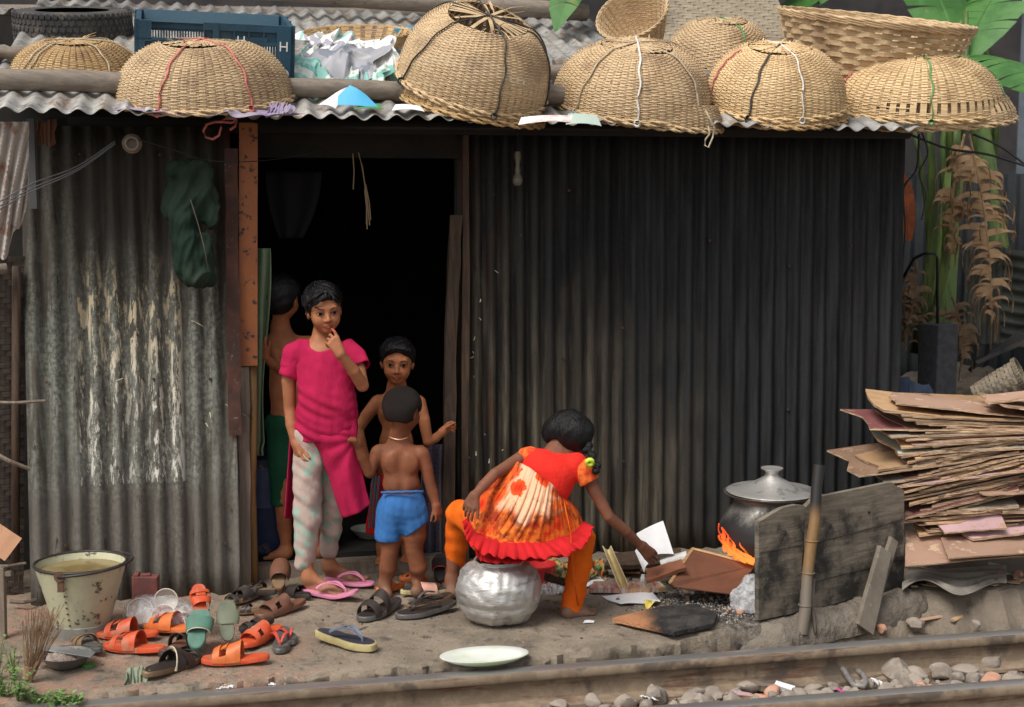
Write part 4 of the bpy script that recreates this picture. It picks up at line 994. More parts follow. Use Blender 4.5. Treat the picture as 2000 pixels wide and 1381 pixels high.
def m_cloth(name, c, c2=None, f=6, bsc=350, extra=None):
    n = NT(name); o = n.obj(); a = n.noise(o, f, 4, .6); col = n.mix(n.rng(a, .35, .7), c, c2 or tuple(q * .75 for q in c))
    if extra: col = extra(n, o, col)
    n.put(n.b.inputs['Specular IOR Level'], .15)
    return n.out(col, .9, 0, n.bump(n.noise(o, bsc, 2), .25, .001, n.bump(n.noise(n.map(o, (1, 1, .5)), 22, 3, .5), .6, .012)))
M['pink'] = m_cloth('pink_cotton', (.46, .016, .078), (.36, .012, .056))
def fl(n, o, col):
    v = n.vor(n.map(o, (1, .6, 1)), 19, 'F1'); ang = n.noise(o, 55, 2, .5)
    return n.mix(n.rng(n.mth('ADD', v, n.mth('MULTIPLY', ang, .5)), .62, .67, 1, 0), col, (.33, .42, .35))
M['flower'] = m_cloth('pale_pink_flowered_cotton', (.52, .40, .35), (.43, .33, .29), extra=fl)
M['blue'] = m_cloth('blue_cotton', (.035, .135, .36), (.045, .155, .4)); M['green'] = m_cloth('dark_green_cotton', (.013, .075, .038))
M['red'] = m_cloth('red_cotton', (.56, .018, .022)); M['redtop'] = m_cloth('bright_red_cotton', (.74, .03, .02), (.64, .022, .016)); M['orange'] = m_cloth('orange_cotton', (.78, .145, .01), (.62, .1, .008))
def fl2(n, o, col):
    z = n.sep(o)[2]
    v = n.vor(n.map(o, (1, 1, 1)), 11, 'F1'); e = n.noise(o, 35, 3, .6); pet = n.rng(n.mth('ADD', v, n.mth('MULTIPLY', e, .5)), .62, .66, 1, 0)
    low = n.rng(n.mth('ADD', z, n.mth('MULTIPLY', e, .16)), .60, .50)
    br = n.rng(n.noise(n.map(o, (1, 1, .6), (4, 2, 1)), 13, 4, .6, .8), .44, .54)
    fan = n.sep(n.attr('tone'))[0]; col = n.mix(fan, n.mix(n.rng(n.noise(n.map(o, (1, 1, .7)), 15, 4, .6, .8), .42, .56), (.72, .13, .02), n.mix(e, (.5, .03, .015), (.22, .06, .02))), col)
    col = n.mix(n.mth('MULTIPLY', n.mth('MULTIPLY', low, br), .8), col, n.mix(n.rng(e, .4, .6), (.2, .055, .015), (.75, .16, .03))); col = n.mix(pet, col, n.mix(n.rng(v, .1, .35), (.55, .03, .01), (.8, .09, .02)))
    return n.mix(n.mth('MULTIPLY', n.rng(z, .40, .375), n.rng(e, .4, .6)), col, (.75, .2, .03))
M['floral'] = m_cloth('peach_floral_cotton', (.86, .52, .33), (.8, .42, .25), extra=fl2)
M['sleeve'] = m_cloth('orange_print_cotton', (.85, .2, .04), (.6, .05, .02), f=40)

def rotm(yaw, pitch=0, roll=0): return Matrix.Rotation(R(yaw), 3, 'Z') @ Matrix.Rotation(R(roll), 3, 'Y') @ Matrix.Rotation(R(pitch), 3, 'X')
def head(S, c, Mx, s, neck=None, nr=(.04, .042), fem=0):
    p = lambda x, y, z: c + Mx @ (V((x, y, z)) * s)
    el = lambda x, y, z, a, b, d, k=.02, op='u': S.ell(p(x, y, z), (a*s, b*s, d*s), Mx, k*s, op)
    if neck is not None: S.cone(p(0, .028, -.045), neck, nr[0]*s, nr[1]*s, .03*s)
    el(0, .014, .028, .071, .09, .073); el(0, -.018, -.012, .060, .064, .066, .03); el(0, -.030, -.050, .049, .046, .040, .03)
    el(0, -.056, -.081, .02, .017, .013, .02)
    for x in (-1, 1):
        el(x*.033, -.052, -.033, .022, .024, .024, .02)
        el(x*.071, .008, -.012, .007, .016, .027, .008); S.cone(p(x*.062, -.0, -.012), p(x*.074, .01, -.012), .012*s, .008*s, .006*s)
    S.cone(p(-.036, -.070, .017), p(.036, -.070, .017), .011*s, .011*s, .014*s)
    for x in (-1, 1): el(x*.031, -.093, -.002, .019, .016, .0115, .012, 's')
    for x in (-1, 1): el(x*.031, -.068, -.002, .015, .0145, .011, .004)
    S.cone(p(0, -.076, .006), p(0, -.097, -.030), .006*s, .0095*s, .009*s)
    for x in (-1, 1): el(x*.0105, -.087, -.034, .0075, .009, .0065, .006)
    for x in (-1, 1): S.cone(p(0, -.085, -.0525), p(x*.017, -.077, -.0555), .0062*s, .0035*s, .004*s); S.cone(p(0, -.084, -.0635), p(x*.015, -.077, -.060), .0072*s, .0035*s, .004*s)
    S.cone(p(-.02, -.096, -.0582), p(.02, -.096, -.0582), .0068*s, .0068*s, .003*s, 's')
    return p
def tone_face(vs, c, Mx, s):
    L = (np.array(vs) - np.array(c)) @ np.array(Mx) / s; t = np.ones((len(vs), 3)); x, y, z = L.T
    lip = np.clip(1.25 - ((x / .021) ** 2 + ((z + .0585) / .0105) ** 2), 0, 1) * (y < -.065); lip = np.clip(lip * 3, 0, 1)
    t = t * (1 - lip[:, None]) + np.array([.9, .58, .62]) * lip[:, None]
    return t, L
def face_parts(par, p, Mx, s, L, gaze=(0, 0), brow=0.0, smile=0.0, eyeopen=1.0):
    front = L[L[:, 1] < -.03]
    def sy(x, z):
        d = (front[:, 0] - x) ** 2 + (front[:, 2] - z) ** 2; i = np.argsort(d)[:6]; return float(front[i, 1].mean())
    for sg in (-1, 1):
        cx, cz = sg * .031, -.001; a, h = .0155, .0068 * eyeopen
        y0 = {k: sy(cx + k * a, cz) for k in (-1, 0, 1)}
        def yy(x, z): 
            k = (x - cx) / a; base = lerp(y0[0], y0[1 if k > 0 else -1], abs(k)); return base - .0016 - .002 * (1 - k * k)
        b = MB(); n_ = 12
        for i in range(n_):
            k0, k1 = -1 + 2 * i / n_, -1 + 2 * (i + 1) / n_; hh = lambda k: h * max(0, 1 - abs(k) ** 2.2)
            q = []
            for k, sg2 in ((k0, -1), (k1, -1), (k1, .9), (k0, .9)): x = cx + k * a; z = cz + sg2 * hh(k) + .0015 * sg * k; q.append(p(x, yy(x, z), z))
            b.add(q, [(0, 1, 2, 3)])
        b.cur = 1; gx, gz_ = cx + gaze[0] * .006, cz + gaze[1] * .003 + .0008; rr = .0074
        q = [p(gx + rr * math.cos(f), yy(gx, gz_) - .0008, gz_ + min(h * .88, rr * math.sin(f)) if math.sin(f) > 0 else gz_ + max(-h * .92, rr * math.sin(f))) for f in [2 * PI * i / 16 for i in range(16)]]
        b.add(q, [tuple(range(16))])
        b.cur = 2
        up = [p(cx + k * a * 1.06, yy(cx + k * a, cz) - .0008, cz + h * max(0, 1 - abs(k) ** 2.2) + .0015 * sg * k + .0006) for k in [-1 + i / 5 for i in range(11)]]
        b.tube(up, .0014 * s, 5); dn = [p(cx + k * a, yy(cx + k * a, cz) - .0002, cz - h * max(0, 1 - abs(k) ** 2.2) + .0015 * sg * k) for k in [-1 + i / 5 for i in range(11)]]
        b.tube(dn, .0006 * s, 4)
        b.build('eye', [M['eye'], M['iris'], M['lash']], par, smooth=True)
        b = MB(); br = []
        for i in range(9):
            k = i / 8; x = sg * lerp(.013, .05, k); z = .0175 + .004 * math.sin(PI * k * .9) - .004 * max(0, k - .7) * 3 - brow * (1 - k) * .006; br.append(p(x, sy(x, z) - .0004, z))
        b.tube(br, [.0016*s, .0024*s, .0026*s, .0026*s, .0024*s, .002*s, .0017*s, .0013*s, .0008*s], 5, up=Mx @ V((0, 0, 1))); b.build('eyebrow', M['brow'], par, smooth=True)
    b = MB(); b.tube([p(x, sy(x, -.0582) - .0006, -.0582 + smile * abs(x) * .15) for x in [-.02 + .004 * i for i in range(11)]], .0011 * s, 5); b.build('mouth_line', M['lip'], par, smooth=True)
    b = MB()
    for sg in (-1, 1): b.tube([p(sg * .0055, sy(sg * .0055, -.0385) + .0005, -.0385), p(sg * .009, sy(sg * .009, -.038) + .0005, -.0375)], .0018 * s, 5)
    b.build('nostrils', M['lip'], par, smooth=True)
def hand(S, wrist, kn, side, palm, s=.8, curl=((20, 30, 20),) * 4, thumb=(.6, .7, .3), tcurl=20, wr=.017):
    wrist, kn = V(wrist), V(kn); d = (kn - wrist).normalized(); side = V(side); side = (side - d * side.dot(d)).normalized(); pn = d.cross(side); 
    if pn.dot(V(palm)) < 0: pn = -pn
    k = .008 * s
    lens = [.068, .076, .07, .055]; offs = [.027, .009, -.009, -.026]; fw = [0, .004, 0, -.008]
    for i in range(4):
        K = kn + side * offs[i] * s + d * fw[i] * s
        S.cone(wrist + side * offs[i] * .42 * s, K, wr * .72, .0098 * s, .01)
        dr = d + side * offs[i] * 4 * 1.0; dr.normalize(); a = 0; q = K; rr = [.0088, .0078, .007, .0058]
        for j, fr_ in enumerate((.44, .31, .25)):
            a += R(curl[i][j]); v = dr * math.cos(a) + pn * math.sin(a); e = q + v * lens[i] * s * fr_
            S.cone(q, e, rr[j] * s, rr[j + 1] * s, .0015 if j else .004); q = e
    tb = wrist + side * .018 * s + d * .014 * s + pn * .004 * s; td = (d * thumb[0] + side * thumb[1] + pn * thumb[2]).normalized()
    t1 = tb + td * .036 * s; t2d = (td + d * math.sin(R(tcurl)) + pn * .1).normalized(); t2 = t1 + t2d * .028 * s; t3 = t2 + t2d * .022 * s
    S.cone(tb, t1, .0125 * s, .0105 * s, .008); S.cone(t1, t2, .0100 * s, .0088 * s, .002); S.cone(t2, t3, .0088 * s, .007 * s, .002)
def foot(S, ankle, heel, toe, s=.8, big=1):
    """heel / toe: points on the ground; big=+1 when the big toe is on the left of the heel-to-toe direction"""
    heel, toe = V(heel), V(toe); d = (toe - heel); L = d.length; d.normalize(); sd = V((-d.y, d.x, 0)) * big; z = V((0, 0, 1)); ankle = V(ankle)
    S.ell(heel + d * .028 * s + z * .024 * s, (.03*s, .026*s, .026*s), None, .02)
    S.cone(ankle, heel + d * .035 * s + z * .03 * s, .026 * s, .026 * s, .025)
    S.cone(ankle + d * .01 * s, heel + d * (L * .62) + z * .024 * s + sd * .008 * s, .027 * s, .017 * s, .03)
    S.cone(heel + d * .04 * s + z * .017 * s, heel + d * L * .7 + sd * .014 * s + z * .015 * s, .022 * s, .019 * s, .02)
    S.cone(heel + d * .04 * s + z * .015 * s, heel + d * L * .66 - sd * .022 * s + z * .013 * s, .019 * s, .015 * s, .02)
    for i in range(5):
        o = (.026, .009, -.006, -.02, -.032)[i]; l = (1.0, .99, .95, .9, .84)[i]; r = (.0115, .0085, .008, .0075, .007)[i] * s
        S.cone(heel + d * L * .66 + sd * o * s * .9 + z * .013 * s, heel + d * (L * l - r) + sd * o * s + z * (r + .001), r * 1.05, r, .003)
def hairlocks(b, p, s, spec, r=.0035):
    for pts in spec:
        b.tube([p(*q) for q in pts], [r * s * (1 - .7 * i / (len(pts) - 1)) for i in range(len(pts))], 5)
def strands(b, p, s, n_, seed, zcut, r=.0022, rad=(.079, .099, .083), yc=.014, zc=.028, ln=.5, swirl=1.0, curl=0):
    """fine locks lying over the skull from the crown outwards"""
    q = random.Random(seed)
    for i in range(n_):
        f = q.uniform(0, 2 * PI); a0 = q.uniform(.15, 1.1); a1 = a0 + q.uniform(.3, ln); pts = []
        for k in range(7):
            a = lerp(a0, a1, k / 6); g = f + swirl * .5 * k / 6; w = 1.0 + .02 * math.sin(k * 1.3 + i) + curl * math.sin(k * 1.9 + i)
            x, y, z = rad[0] * math.sin(a) * math.cos(g) * w, yc + .01 + rad[1] * math.sin(a) * math.sin(g) * w, zc + rad[2] * math.cos(a) * w
            if zcut(x, y, z): break
            pts.append(p(x, y, z))
        if i % 5 == 0 and pts: pts = [q_ + (q_ - p(0, yc, zc)).normalized() * s * (.004 + .007 * k / 6) for k, q_ in enumerate(pts)]
        if len(pts) > 2: b.tube(pts, [r * s * (1 - .6 * k / 6) for k in range(len(pts))], 4)

def build_pink_girl():
    Y = G(640, 1160).y; J = lambda x, y, dy=0: P(x, y, Y + dy)
    t = thing('person', 'girl in a pink tunic and flowered trousers biting her finger in the doorway', 'person', G(640, 1165))
    S = SDF(); c = J(633, 605); Mx = rotm(17, 6, -5); s = .92
    p = head(S, c, Mx, s, J(624, 672, .02), (.036, .042))
    S.cone(J(590, 683, .02), J(672, 682, .02), .028, .028, .03); S.ell(J(633, 700, .0), (.09, .058, .08), None, .03)
    S.ell(J(636, 775, 0), (.085, .065, .09), None, .03); S.ell(J(634, 850, .02), (.085, .065, .08), None, .03)
    # hanging arm
    S.chain([J(573, 690, .01), J(564, 745, .01), J(566, 797, .01), J(570, 830, -.01), J(577, 866, -.03)], [.034, .029, .0245, .025, .0175], .012)
    hand(S, J(577, 866, -.03), J(583, 889, -.045), V((.45, -.8, 0)), V((.6, .4, 0)), .86, ((18, 35, 20), (24, 38, 20), (28, 40, 20), (32, 40, 20)), (.8, .35, .3))
    # raised arm
    S.chain([J(688, 692, .0), J(700, 722, -.05), J(708, 753, -.09), J(691, 725, -.13), J(665, 692, -.165)], [.034, .029, .025, .025, .0178], .012)
    w = J(665, 692, -.165); kn = J(650, 665, -.165)
    hand(S, w, kn, V((.5, .35, .7)), V((0, 1, .1)), .82, ((8, 38, 30), (40, 55, 35), (55, 60, 35), (62, 62, 35)), (.75, .3, .5), 10)
    # legs
    a1, a2 = G(597, 1163) + V((.012, 0, .075)), G(643, 1140) + V((.0, 0, .075))
    S.chain([J(604, 868, 0), J(601, 985, .01), a1 + V((-.004, .012, .11)), a1], [.06, .036, .025, .022], .015)
    S.chain([J(655, 868, .06), J(648, 975, .1), a2 + V((0, .01, .11)), a2], [.06, .036, .026, .022], .015)
    foot(S, a1, G(592, 1160) + V((0, 0, .014)), G(680, 1172) + V((0, 0, .02)), .86, 1); foot(S, a2, G(637, 1135) + V((0, 0, .014)), G(716, 1143) + V((0, 0, .014)), .86, 1)
    vs, F = S.mesh(.0032); tn, L = tone_face(vs, c, Mx, s); body = mkmesh('body', vs, F, M['skin1'], t, True, attr=tn)
    face_parts(t, p, Mx, s, L, (-.1, .1), .35, .2)
    # hair
    S = SDF(); S.ell(p(0, .018, .034), (.0765, .095, .079), Mx, .01); S.ell(p(-.025, .05, -.01), (.045, .055, .055), Mx, .02); S.ell(p(.03, .05, -.01), (.04, .055, .055), Mx, .02)
    S.cut(p(0, -.062, .048), Mx @ V((0, -1, -.62)), .004)
    nzr = lambda v, n_: .011 * wn(v, (30, 30, 30), 3, 3)
    vs, F = S.mesh(.004, nzr); hr = mkmesh('hair', vs, F, M['hair'], t, True)
    b = MB(); strands(b, p, s, 420, 5, lambda x, y, z: z < .045 - (y + .062) * 1.45 and y < .04, .0036, (.082, .099, .087), curl=.06, ln=.9, swirl=2.2)
    hairlocks(b, p, s, [[(.01, -.075, .088), (-.02, -.09, .065), (-.045, -.082, .045), (-.052, -.07, .03), (-.035, -.083, .024)], [(.02, -.075, .088), (.04, -.088, .06), (.052, -.075, .035), (.055, -.066, .022)], [(.0, -.08, .085), (-.04, -.085, .058), (-.062, -.06, .03), (-.068, -.03, .0)],
        [(.03, -.07, .09), (.058, -.06, .06), (.072, -.04, .03), (.074, -.02, -.01)], [(.03, -.075, .085), (.03, -.09, .06), (.043, -.085, .04)], [(-.02, -.07, .09), (-.055, -.06, .07), (-.075, -.03, .04), (-.078, 0, -.01), (-.075, .02, -.05)],
        [(.0, -.075, .09), (.0, -.088, .072), (-.02, -.088, .055)], [(-.01, -.07, .095), (-.05, -.075, .07), (-.07, -.05, .045)], [(.02, -.07, .095), (.05, -.075, .07), (.068, -.05, .045)]], .0065)
    b.build('hair_lock', M['hair'], t, smooth=True)
    # trousers
    S = SDF(); S.chain([J(606, 850, 0), J(602, 925, -.005), J(601, 1000, -.005), J(597, 1060, -.006) , J(595, 1097, -.008)], [.07, .062, .057, .047, .043], .03)
    S.chain([J(655, 860, .05), J(650, 935, .08), J(648, 1000, .11), J(645, 1050, .14), J(643, 1076, .15)], [.068, .055, .05, .042, .037], .02)
    S.ell(J(630, 850, .03), (.1, .085, .08), None, .03)
    wr = lambda v, n_: .0055 * wn(v @ np.array([[1, 0, .6], [0, 1, 0], [-.6, 0, 1]]), (18, 18, 38), 8, 3) + .003 * wn(v, (45, 45, 25), 4, 2)
    vs, F = S.mesh(.0045, wr); mkmesh('trousers', vs, F, M['flower'], t, True)
    # tunic
    S = SDF(); S.cone(J(588, 684, .02), J(681, 684, .02), .035, .035, .03); S.ell(J(633, 712, 0), (.108, .068, .1), None, .04); S.ell(J(636, 745, -.01), (.108, .078, .09), None, .05); S.ell(J(641, 782, -.02), (.113, .088, .09), None, .05); S.ell(J(638, 815, -.01), (.118, .09, .09), None, .05); S.ell(J(636, 845, -.0), (.124, .095, .09), None, .05)
    S.cone(J(587, 683, .01), J(572, 691, .008), .042, .043, .02); S.cone(J(572, 691, .008), J(568, 712, .005), .043, .044, .01); S.cone(J(681, 685, .0), J(691, 696, -.02), .036, .036, .02)
    S.cone(J(612, 640, -.04), J(630, 668, -.11), .064, .034, .006, 's'); S.cone(J(630, 660, -.12), J(638, 692, -.13), .055, .05, .006, 's'); S.cone(J(622, 640, .02), J(628, 668, -.02), .055, .048, .006, 's')
    S.cut(J(634, 858, 0), V((0, 0, -1)), .003)
    cl = lambda v, n_: .004 * wn(v, (30, 30, 12), 2, 3) + .0045 * wn(v @ np.array([[1, 0, .5], [0, 1, 0], [-.9, 0, 1]]), (8, 8, 45), 5, 2) * np.clip((J(0, 725).z - v[:, 2]) / .14, 0, 1) 
    vs, F = S.mesh(.004, cl)
    LE = [(588, 850), (596, 838), (600, 832), (618, 866), (634, 905), (648, 950), (660, 985), (668, 1009)]
    def edge(P_, t_): i = min(int(t_ * (len(P_) - 1)), len(P_) - 2); f = t_ * (len(P_) - 1) - i; return lerp(P_[i][0], P_[i + 1][0], f), lerp(P_[i][1], P_[i + 1][1], f)
    Lp = [(578, 838), (590, 842), (612, 862), (630, 895), (645, 940), (657, 978), (669, 1010)]; Rp = [(696, 815), (697, 840), (696, 862), (702, 890), (708, 925), (715, 958), (723, 985)]
    grab = J(692, 858, -.07)
    def flap(u, v):
        a, c_ = edge(Lp, v), edge(Rp, v); x, y = lerp(a[0], c_[0], u), lerp(a[1], c_[1], u) + 6 * math.sin(PI * u) * v
        dep = (-.092 * math.sin(PI * (.22 + .62 * u)) - .01) * (.72 + .28 * min(1, v * 5)); q = J(x, y, dep + .02 * v)
        dd = (q - grab); ang = math.atan2(dd.x, dd.z); r = dd.length
        q.y += .010 * math.sin(ang * 9) * min(1, r * 6) * max(.25, 1 - r * 2.2) + .006 * math.sin(u * 14 + v * 3) * v; return q
    b = MB(); b.sheet(flap, 40, 50, .003)
    def slv(pts, rs, fr_):
        def f(u, v):
            i = min(int(v * (len(pts) - 1)), len(pts) - 2); g = v * (len(pts) - 1) - i; c_ = pts[i].lerp(pts[i + 1], g); x, y = frame(pts[i + 1] - pts[i], V((0, 1, 0))); a = 2 * PI * u
            r = lerp(rs[i], rs[i + 1], g) * (1 + .05 * v * math.sin(3 * a + fr_) + .03 * math.sin(5 * a + v * 4)); return c_ + x * r * math.cos(a) + y * r * math.sin(a) * .9
        b.sheet(f, 32, 12, -.003, True)
    slv([J(598, 676, .01), J(576, 704, .01), J(563, 737, .0)], [.046, .048, .043], 1); slv([J(672, 678, .01), J(694, 698, -.02), J(705, 718, -.055)], [.044, .045, .041], 2)
    def back(u, v):
        x = lerp(lerp(566, 555, v), lerp(660, 640, v), u); y = lerp(850, lerp(1013, 1005, u), v); return J(x, y, .10 - .09 * (1 - min(1, u * 5)) + .008 * math.sin(u * 20))
    b.sheet(back, 24, 20, .003)
    n0 = len(vs); allv = np.vstack([vs, np.array([tuple(q) for q in b.v])]); fs = F.tolist() + [tuple(i + n0 for i in f) for f in b.f]
    mkmesh('tunic', allv, fs, M['pink'], t, True)
    b = MB(); w_ = J(684, 716, -.155); 
    return t
def sandal_pair(): pass

def build_boy():
    Y = 6.13; J = lambda x, y, dy=0: P(x, y, Y + dy)
    t = thing('person', 'shirtless boy in red shorts staring at the camera from inside the doorway', 'person', P(770, 1090, Y))
    S = SDF(); c = J(776, 707); Mx = rotm(4, 4, 2); s = .92
    p = head(S, c, Mx, s, J(775, 768, .02), (.036, .038))
    S.cone(J(742, 783, .02), J(814, 783, .02), .027, .027, .03); S.cone(J(775, 760, .02), J(775, 785, .02), .04, .05, .03)
    S.ell(J(776, 810, .0), (.083, .052, .07), None, .03); S.ell(J(774, 865, 0), (.074, .055, .085), None, .04); S.ell(J(773, 925, 0), (.08, .06, .07), None, .03)
    S.ell(J(760, 806, -.045), (.033, .014, .025), None, .02); S.ell(J(794, 806, -.045), (.033, .014, .025), None, .02)
    S.chain([J(737, 786, .01), J(716, 812, .0), J(700, 838, -.01), J(706, 868, -.04), J(715, 895, -.06)], [.031, .027, .022, .022, .017], .012)
    hand(S, J(715, 895, -.06), J(720, 915, -.07), V((1, 0, 0)), V((0, 1, 0)), .7)
    S.chain([J(819, 787, .01), J(828, 820, -.01), J(836, 862, -.02), J(850, 856, .0), J(864, 844, .03)], [.03, .026, .022, .021, .016], .012)
    hand(S, J(864, 844, .03), J(877, 834, .06), V((0, 0, 1)), V((0, -1, 0)), .68, ((45, 70, 40),) * 4, (.7, .2, .6), 0)
    for x, dy in ((748, -.0), (797, .03)):
        a = P(x, 1068, Y + dy); S.chain([J(x, 950, dy), J(x, 1020, dy - .02), a + V((0, 0, .02)), a], [.055, .036, .026, .02], .02); foot(S, a, V((a.x, a.y + .03, .065)), V((a.x, a.y - .14, .065)), .72, 1)
    vs, F = S.mesh(.0032); tn, L = tone_face(vs, c, Mx, s); mkmesh('body', vs, F, M['skin2'], t, True, attr=tn); face_parts(t, p, Mx, s, L, (-.15, .1), .2, -.3)
    S = SDF(); S.ell(p(0, .016, .032), (.077, .096, .079), Mx, .01); S.ell(p(0, -.04, .06), (.06, .05, .04), Mx, .01); S.cut(p(0, -.07, .053), Mx @ V((0, -1, -.8)), .004)
    vs, F = S.mesh(.004, lambda v, n_: .003 * wn(v, (60, 60, 60), 3, 2)); mkmesh('hair', vs, F, M['hair'], t, True)
    b = MB(); strands(b, p, s, 220, 8, lambda x, y, z: z < .058 - (y + .07) * 1.25, .003, (.079, .098, .082))
    hairlocks(b, p, s, [[(x, -.068, .085), (x * 1.1 + .004, -.082, .068), (x * 1.2, -.081, .052 + .006 * math.sin(i * 2))] for i, x in enumerate([-.05, -.04, -.03, -.02, -.01, 0, .01, .02, .03, .04, .05])], .004)
    b.build('hair_lock', M['hair'], t, smooth=True)
    S = SDF(); S.ell(J(773, 940, 0), (.1, .08, .06), None, .03); S.cone(J(752, 955, 0), J(745, 1030, -.01), .062, .068, .02); S.cone(J(793, 955, .02), J(799, 1030, .02), .06, .066, .02); S.cut(J(770, 1038, 0), V((0, 0, -1)))
    vs, F = S.mesh(.0055, lambda v, n_: .004 * wn(v, (35, 35, 12), 2, 3)); mkmesh('shorts', vs, F, M['red'], t, True)
    b = MB()
    for k in range(3): b.tube([J(728 + k * 6, 930, -.085), J(724 + k * 6, 980, -.088), J(721 + k * 6, 1030, -.085)], .004, 5)
    b.build('side_stripe', simple('teal_stripe', (.02, .22, .25), rough=.9), t, smooth=True)

def build_toddler():
    Y = G(785, 1164).y; J = lambda x, y, dy=0: P(x, y, Y + dy)
    t = thing('person', 'bare backed toddler in blue shorts seen from behind, tugging the pink tunic', 'person', G(790, 1165))
    S = SDF(); c = J(788, 803); Mx = rotm(152, 6, 0); s = .84
    p = head(S, c, Mx, s, J(779, 858, .02), (.034, .036))
    S.cone(J(744, 880, .0), J(820, 882, .0), .026, .026, .03); S.cone(J(779, 850, .01), J(780, 880, .01), .036, .05, .03)
    S.ell(J(782, 905, .0), (.08, .052, .065), None, .03); S.ell(J(784, 945, -.005), (.077, .058, .06), None, .035); S.ell(J(787, 985, 0), (.083, .066, .06), None, .03)
    S.ell(J(763, 903, -.040), (.026, .011, .03), rotm(0, 0, 12), .03); S.ell(J(803, 905, -.040), (.026, .011, .03), rotm(0, 0, -12), .03)
    S.cone(J(781, 890, -.062), J(785, 965, -.066), .008, .008, .03, 's')
    # arm to the tunic
    S.chain([J(738, 884, .0), J(728, 905, .0), J(722, 923, -.01), J(708, 893, -.03), J(698, 867, -.05)], [.03, .027, .0235, .022, .0155], .012)
    hand(S, J(698, 867, -.05), J(693, 858, -.06), V((0, -1, .3)), V((-1, .2, 0)), .55, ((45, 60, 40),) * 4, (.8, .3, .5))
    S.chain([J(825, 887, .0), J(833, 915, .0), J(838, 938, .0), J(845, 962, .0), J(852, 988, -.01)], [.03, .0265, .0235, .023, .0155], .012)
    hand(S, J(852, 988, -.01), J(857, 1003, -.015), V((-.6, -.6, 0)), V((-.6, .6, 0)), .62, ((18, 40, 30), (25, 45, 30), (30, 50, 30), (35, 50, 30)), (.7, .5, .3))
    a1, a2 = G(752, 1164) + V((0, 0, .05)), G(815, 1160) + V((0, 0, .06))
    S.chain([J(766, 1005, 0), J(764, 1045, 0), J(762, 1075, -.005), J(758, 1110, .0), a1], [.058, .05, .0365, .037, .022], .018)
    S.chain([J(806, 1005, 0), J(809, 1045, 0), J(808, 1073, -.005), J(817, 1108, .0), a2], [.058, .05, .0365, .037, .022], .018)
    foot(S, a1, G(757, 1170), G(736, 1148) + V((0, .03, 0)), .62, -1); foot(S, a2, G(808, 1172) + V((0, 0, .016)), G(862, 1150) + V((0, 0, .016)), .64, 1)
    vs, F = S.mesh(.003); tn, L = tone_face(vs, c, Mx, s); mkmesh('body', vs, F, M['skin3'], t, True, attr=tn); face_parts(t, p, Mx, s, L)
    S = SDF(); S.ell(p(0, .016, .03), (.0765, .094, .079), Mx, .01); S.ell(p(0, .05, -.015), (.05, .045, .045), Mx, .015)
    for sg in (-1, 1): S.ell(p(sg * .084, -.004, -.014), (.024, .028, .034), Mx, .006, 's')
    S.cut(p(0, -.068, .05), Mx @ V((0, -1, -.62)), .01); S.cut(p(0, .06, -.052), Mx @ V((0, .2, -1)), .01)
    vs, F = S.mesh(.0035); mkmesh('hair', vs, F, M['buzz'], t, True)
    b = MB(); strands(b, p, s, 420, 25, lambda x, y, z: (z < .052 - (y + .068) * 1.45 and y < .05) or (abs(x) > .056 and z < .022), .0013, (.0775, .0955, .080), ln=.32); b.build('hair_lock', M['buzz'], t, smooth=True)
    S = SDF(); S.ell(J(787, 985, 0), (.089, .076, .085), None, .02); S.cone(J(768, 1000, 0), J(762, 1044, 0), .066, .064, .02); S.cone(J(803, 1000, 0), J(810, 1030, 0), .067, .064, .02)
    S.cut(J(786, 961, 0), V((-.06, 0, 1)), .002); S.cut(J(770, 1054, 0), V((.0, 0, -1)), .002); S.cut(J(829, 1020, 0), V((.6, 0, -.85)), .002)
    S.cone(J(784, 1035, -.09), J(786, 1078, .06), .004, .016, .014, 's'); S.cone(J(786, 985, -.088), J(785, 1040, -.088), .004, .006, .02, 's')
    vs, F = S.mesh(.0038, lambda v, n_: .0045 * wn(v, (38, 38, 12), 2, 3)); mkmesh('shorts', vs, F, M['blue'], t, True)
    b = MB(); b.tube([J(745 + 82 * i / 12, 962 - 2 * i / 12 + .6 * math.sin(i * 2.4), -.074 * math.sin(PI * (.12 + .76 * i / 12)) ** .7 - .002) for i in range(13)], .0055, 6); b.build('waistband', M['blue'], t, smooth=True)
    b = MB(); b.tube([J(760 + 37 * i / 10, 853 + 5 * math.sin(PI * i / 10) + 1 * i / 10, -.035 * math.sin(PI * (.15 + .7 * i / 10)) - .008) for i in range(11)], .0022, 5); b.build('necklace', simple('gold_bead', (.75, .5, .3), rough=.3, metal=.6, bs=0), t, smooth=True)

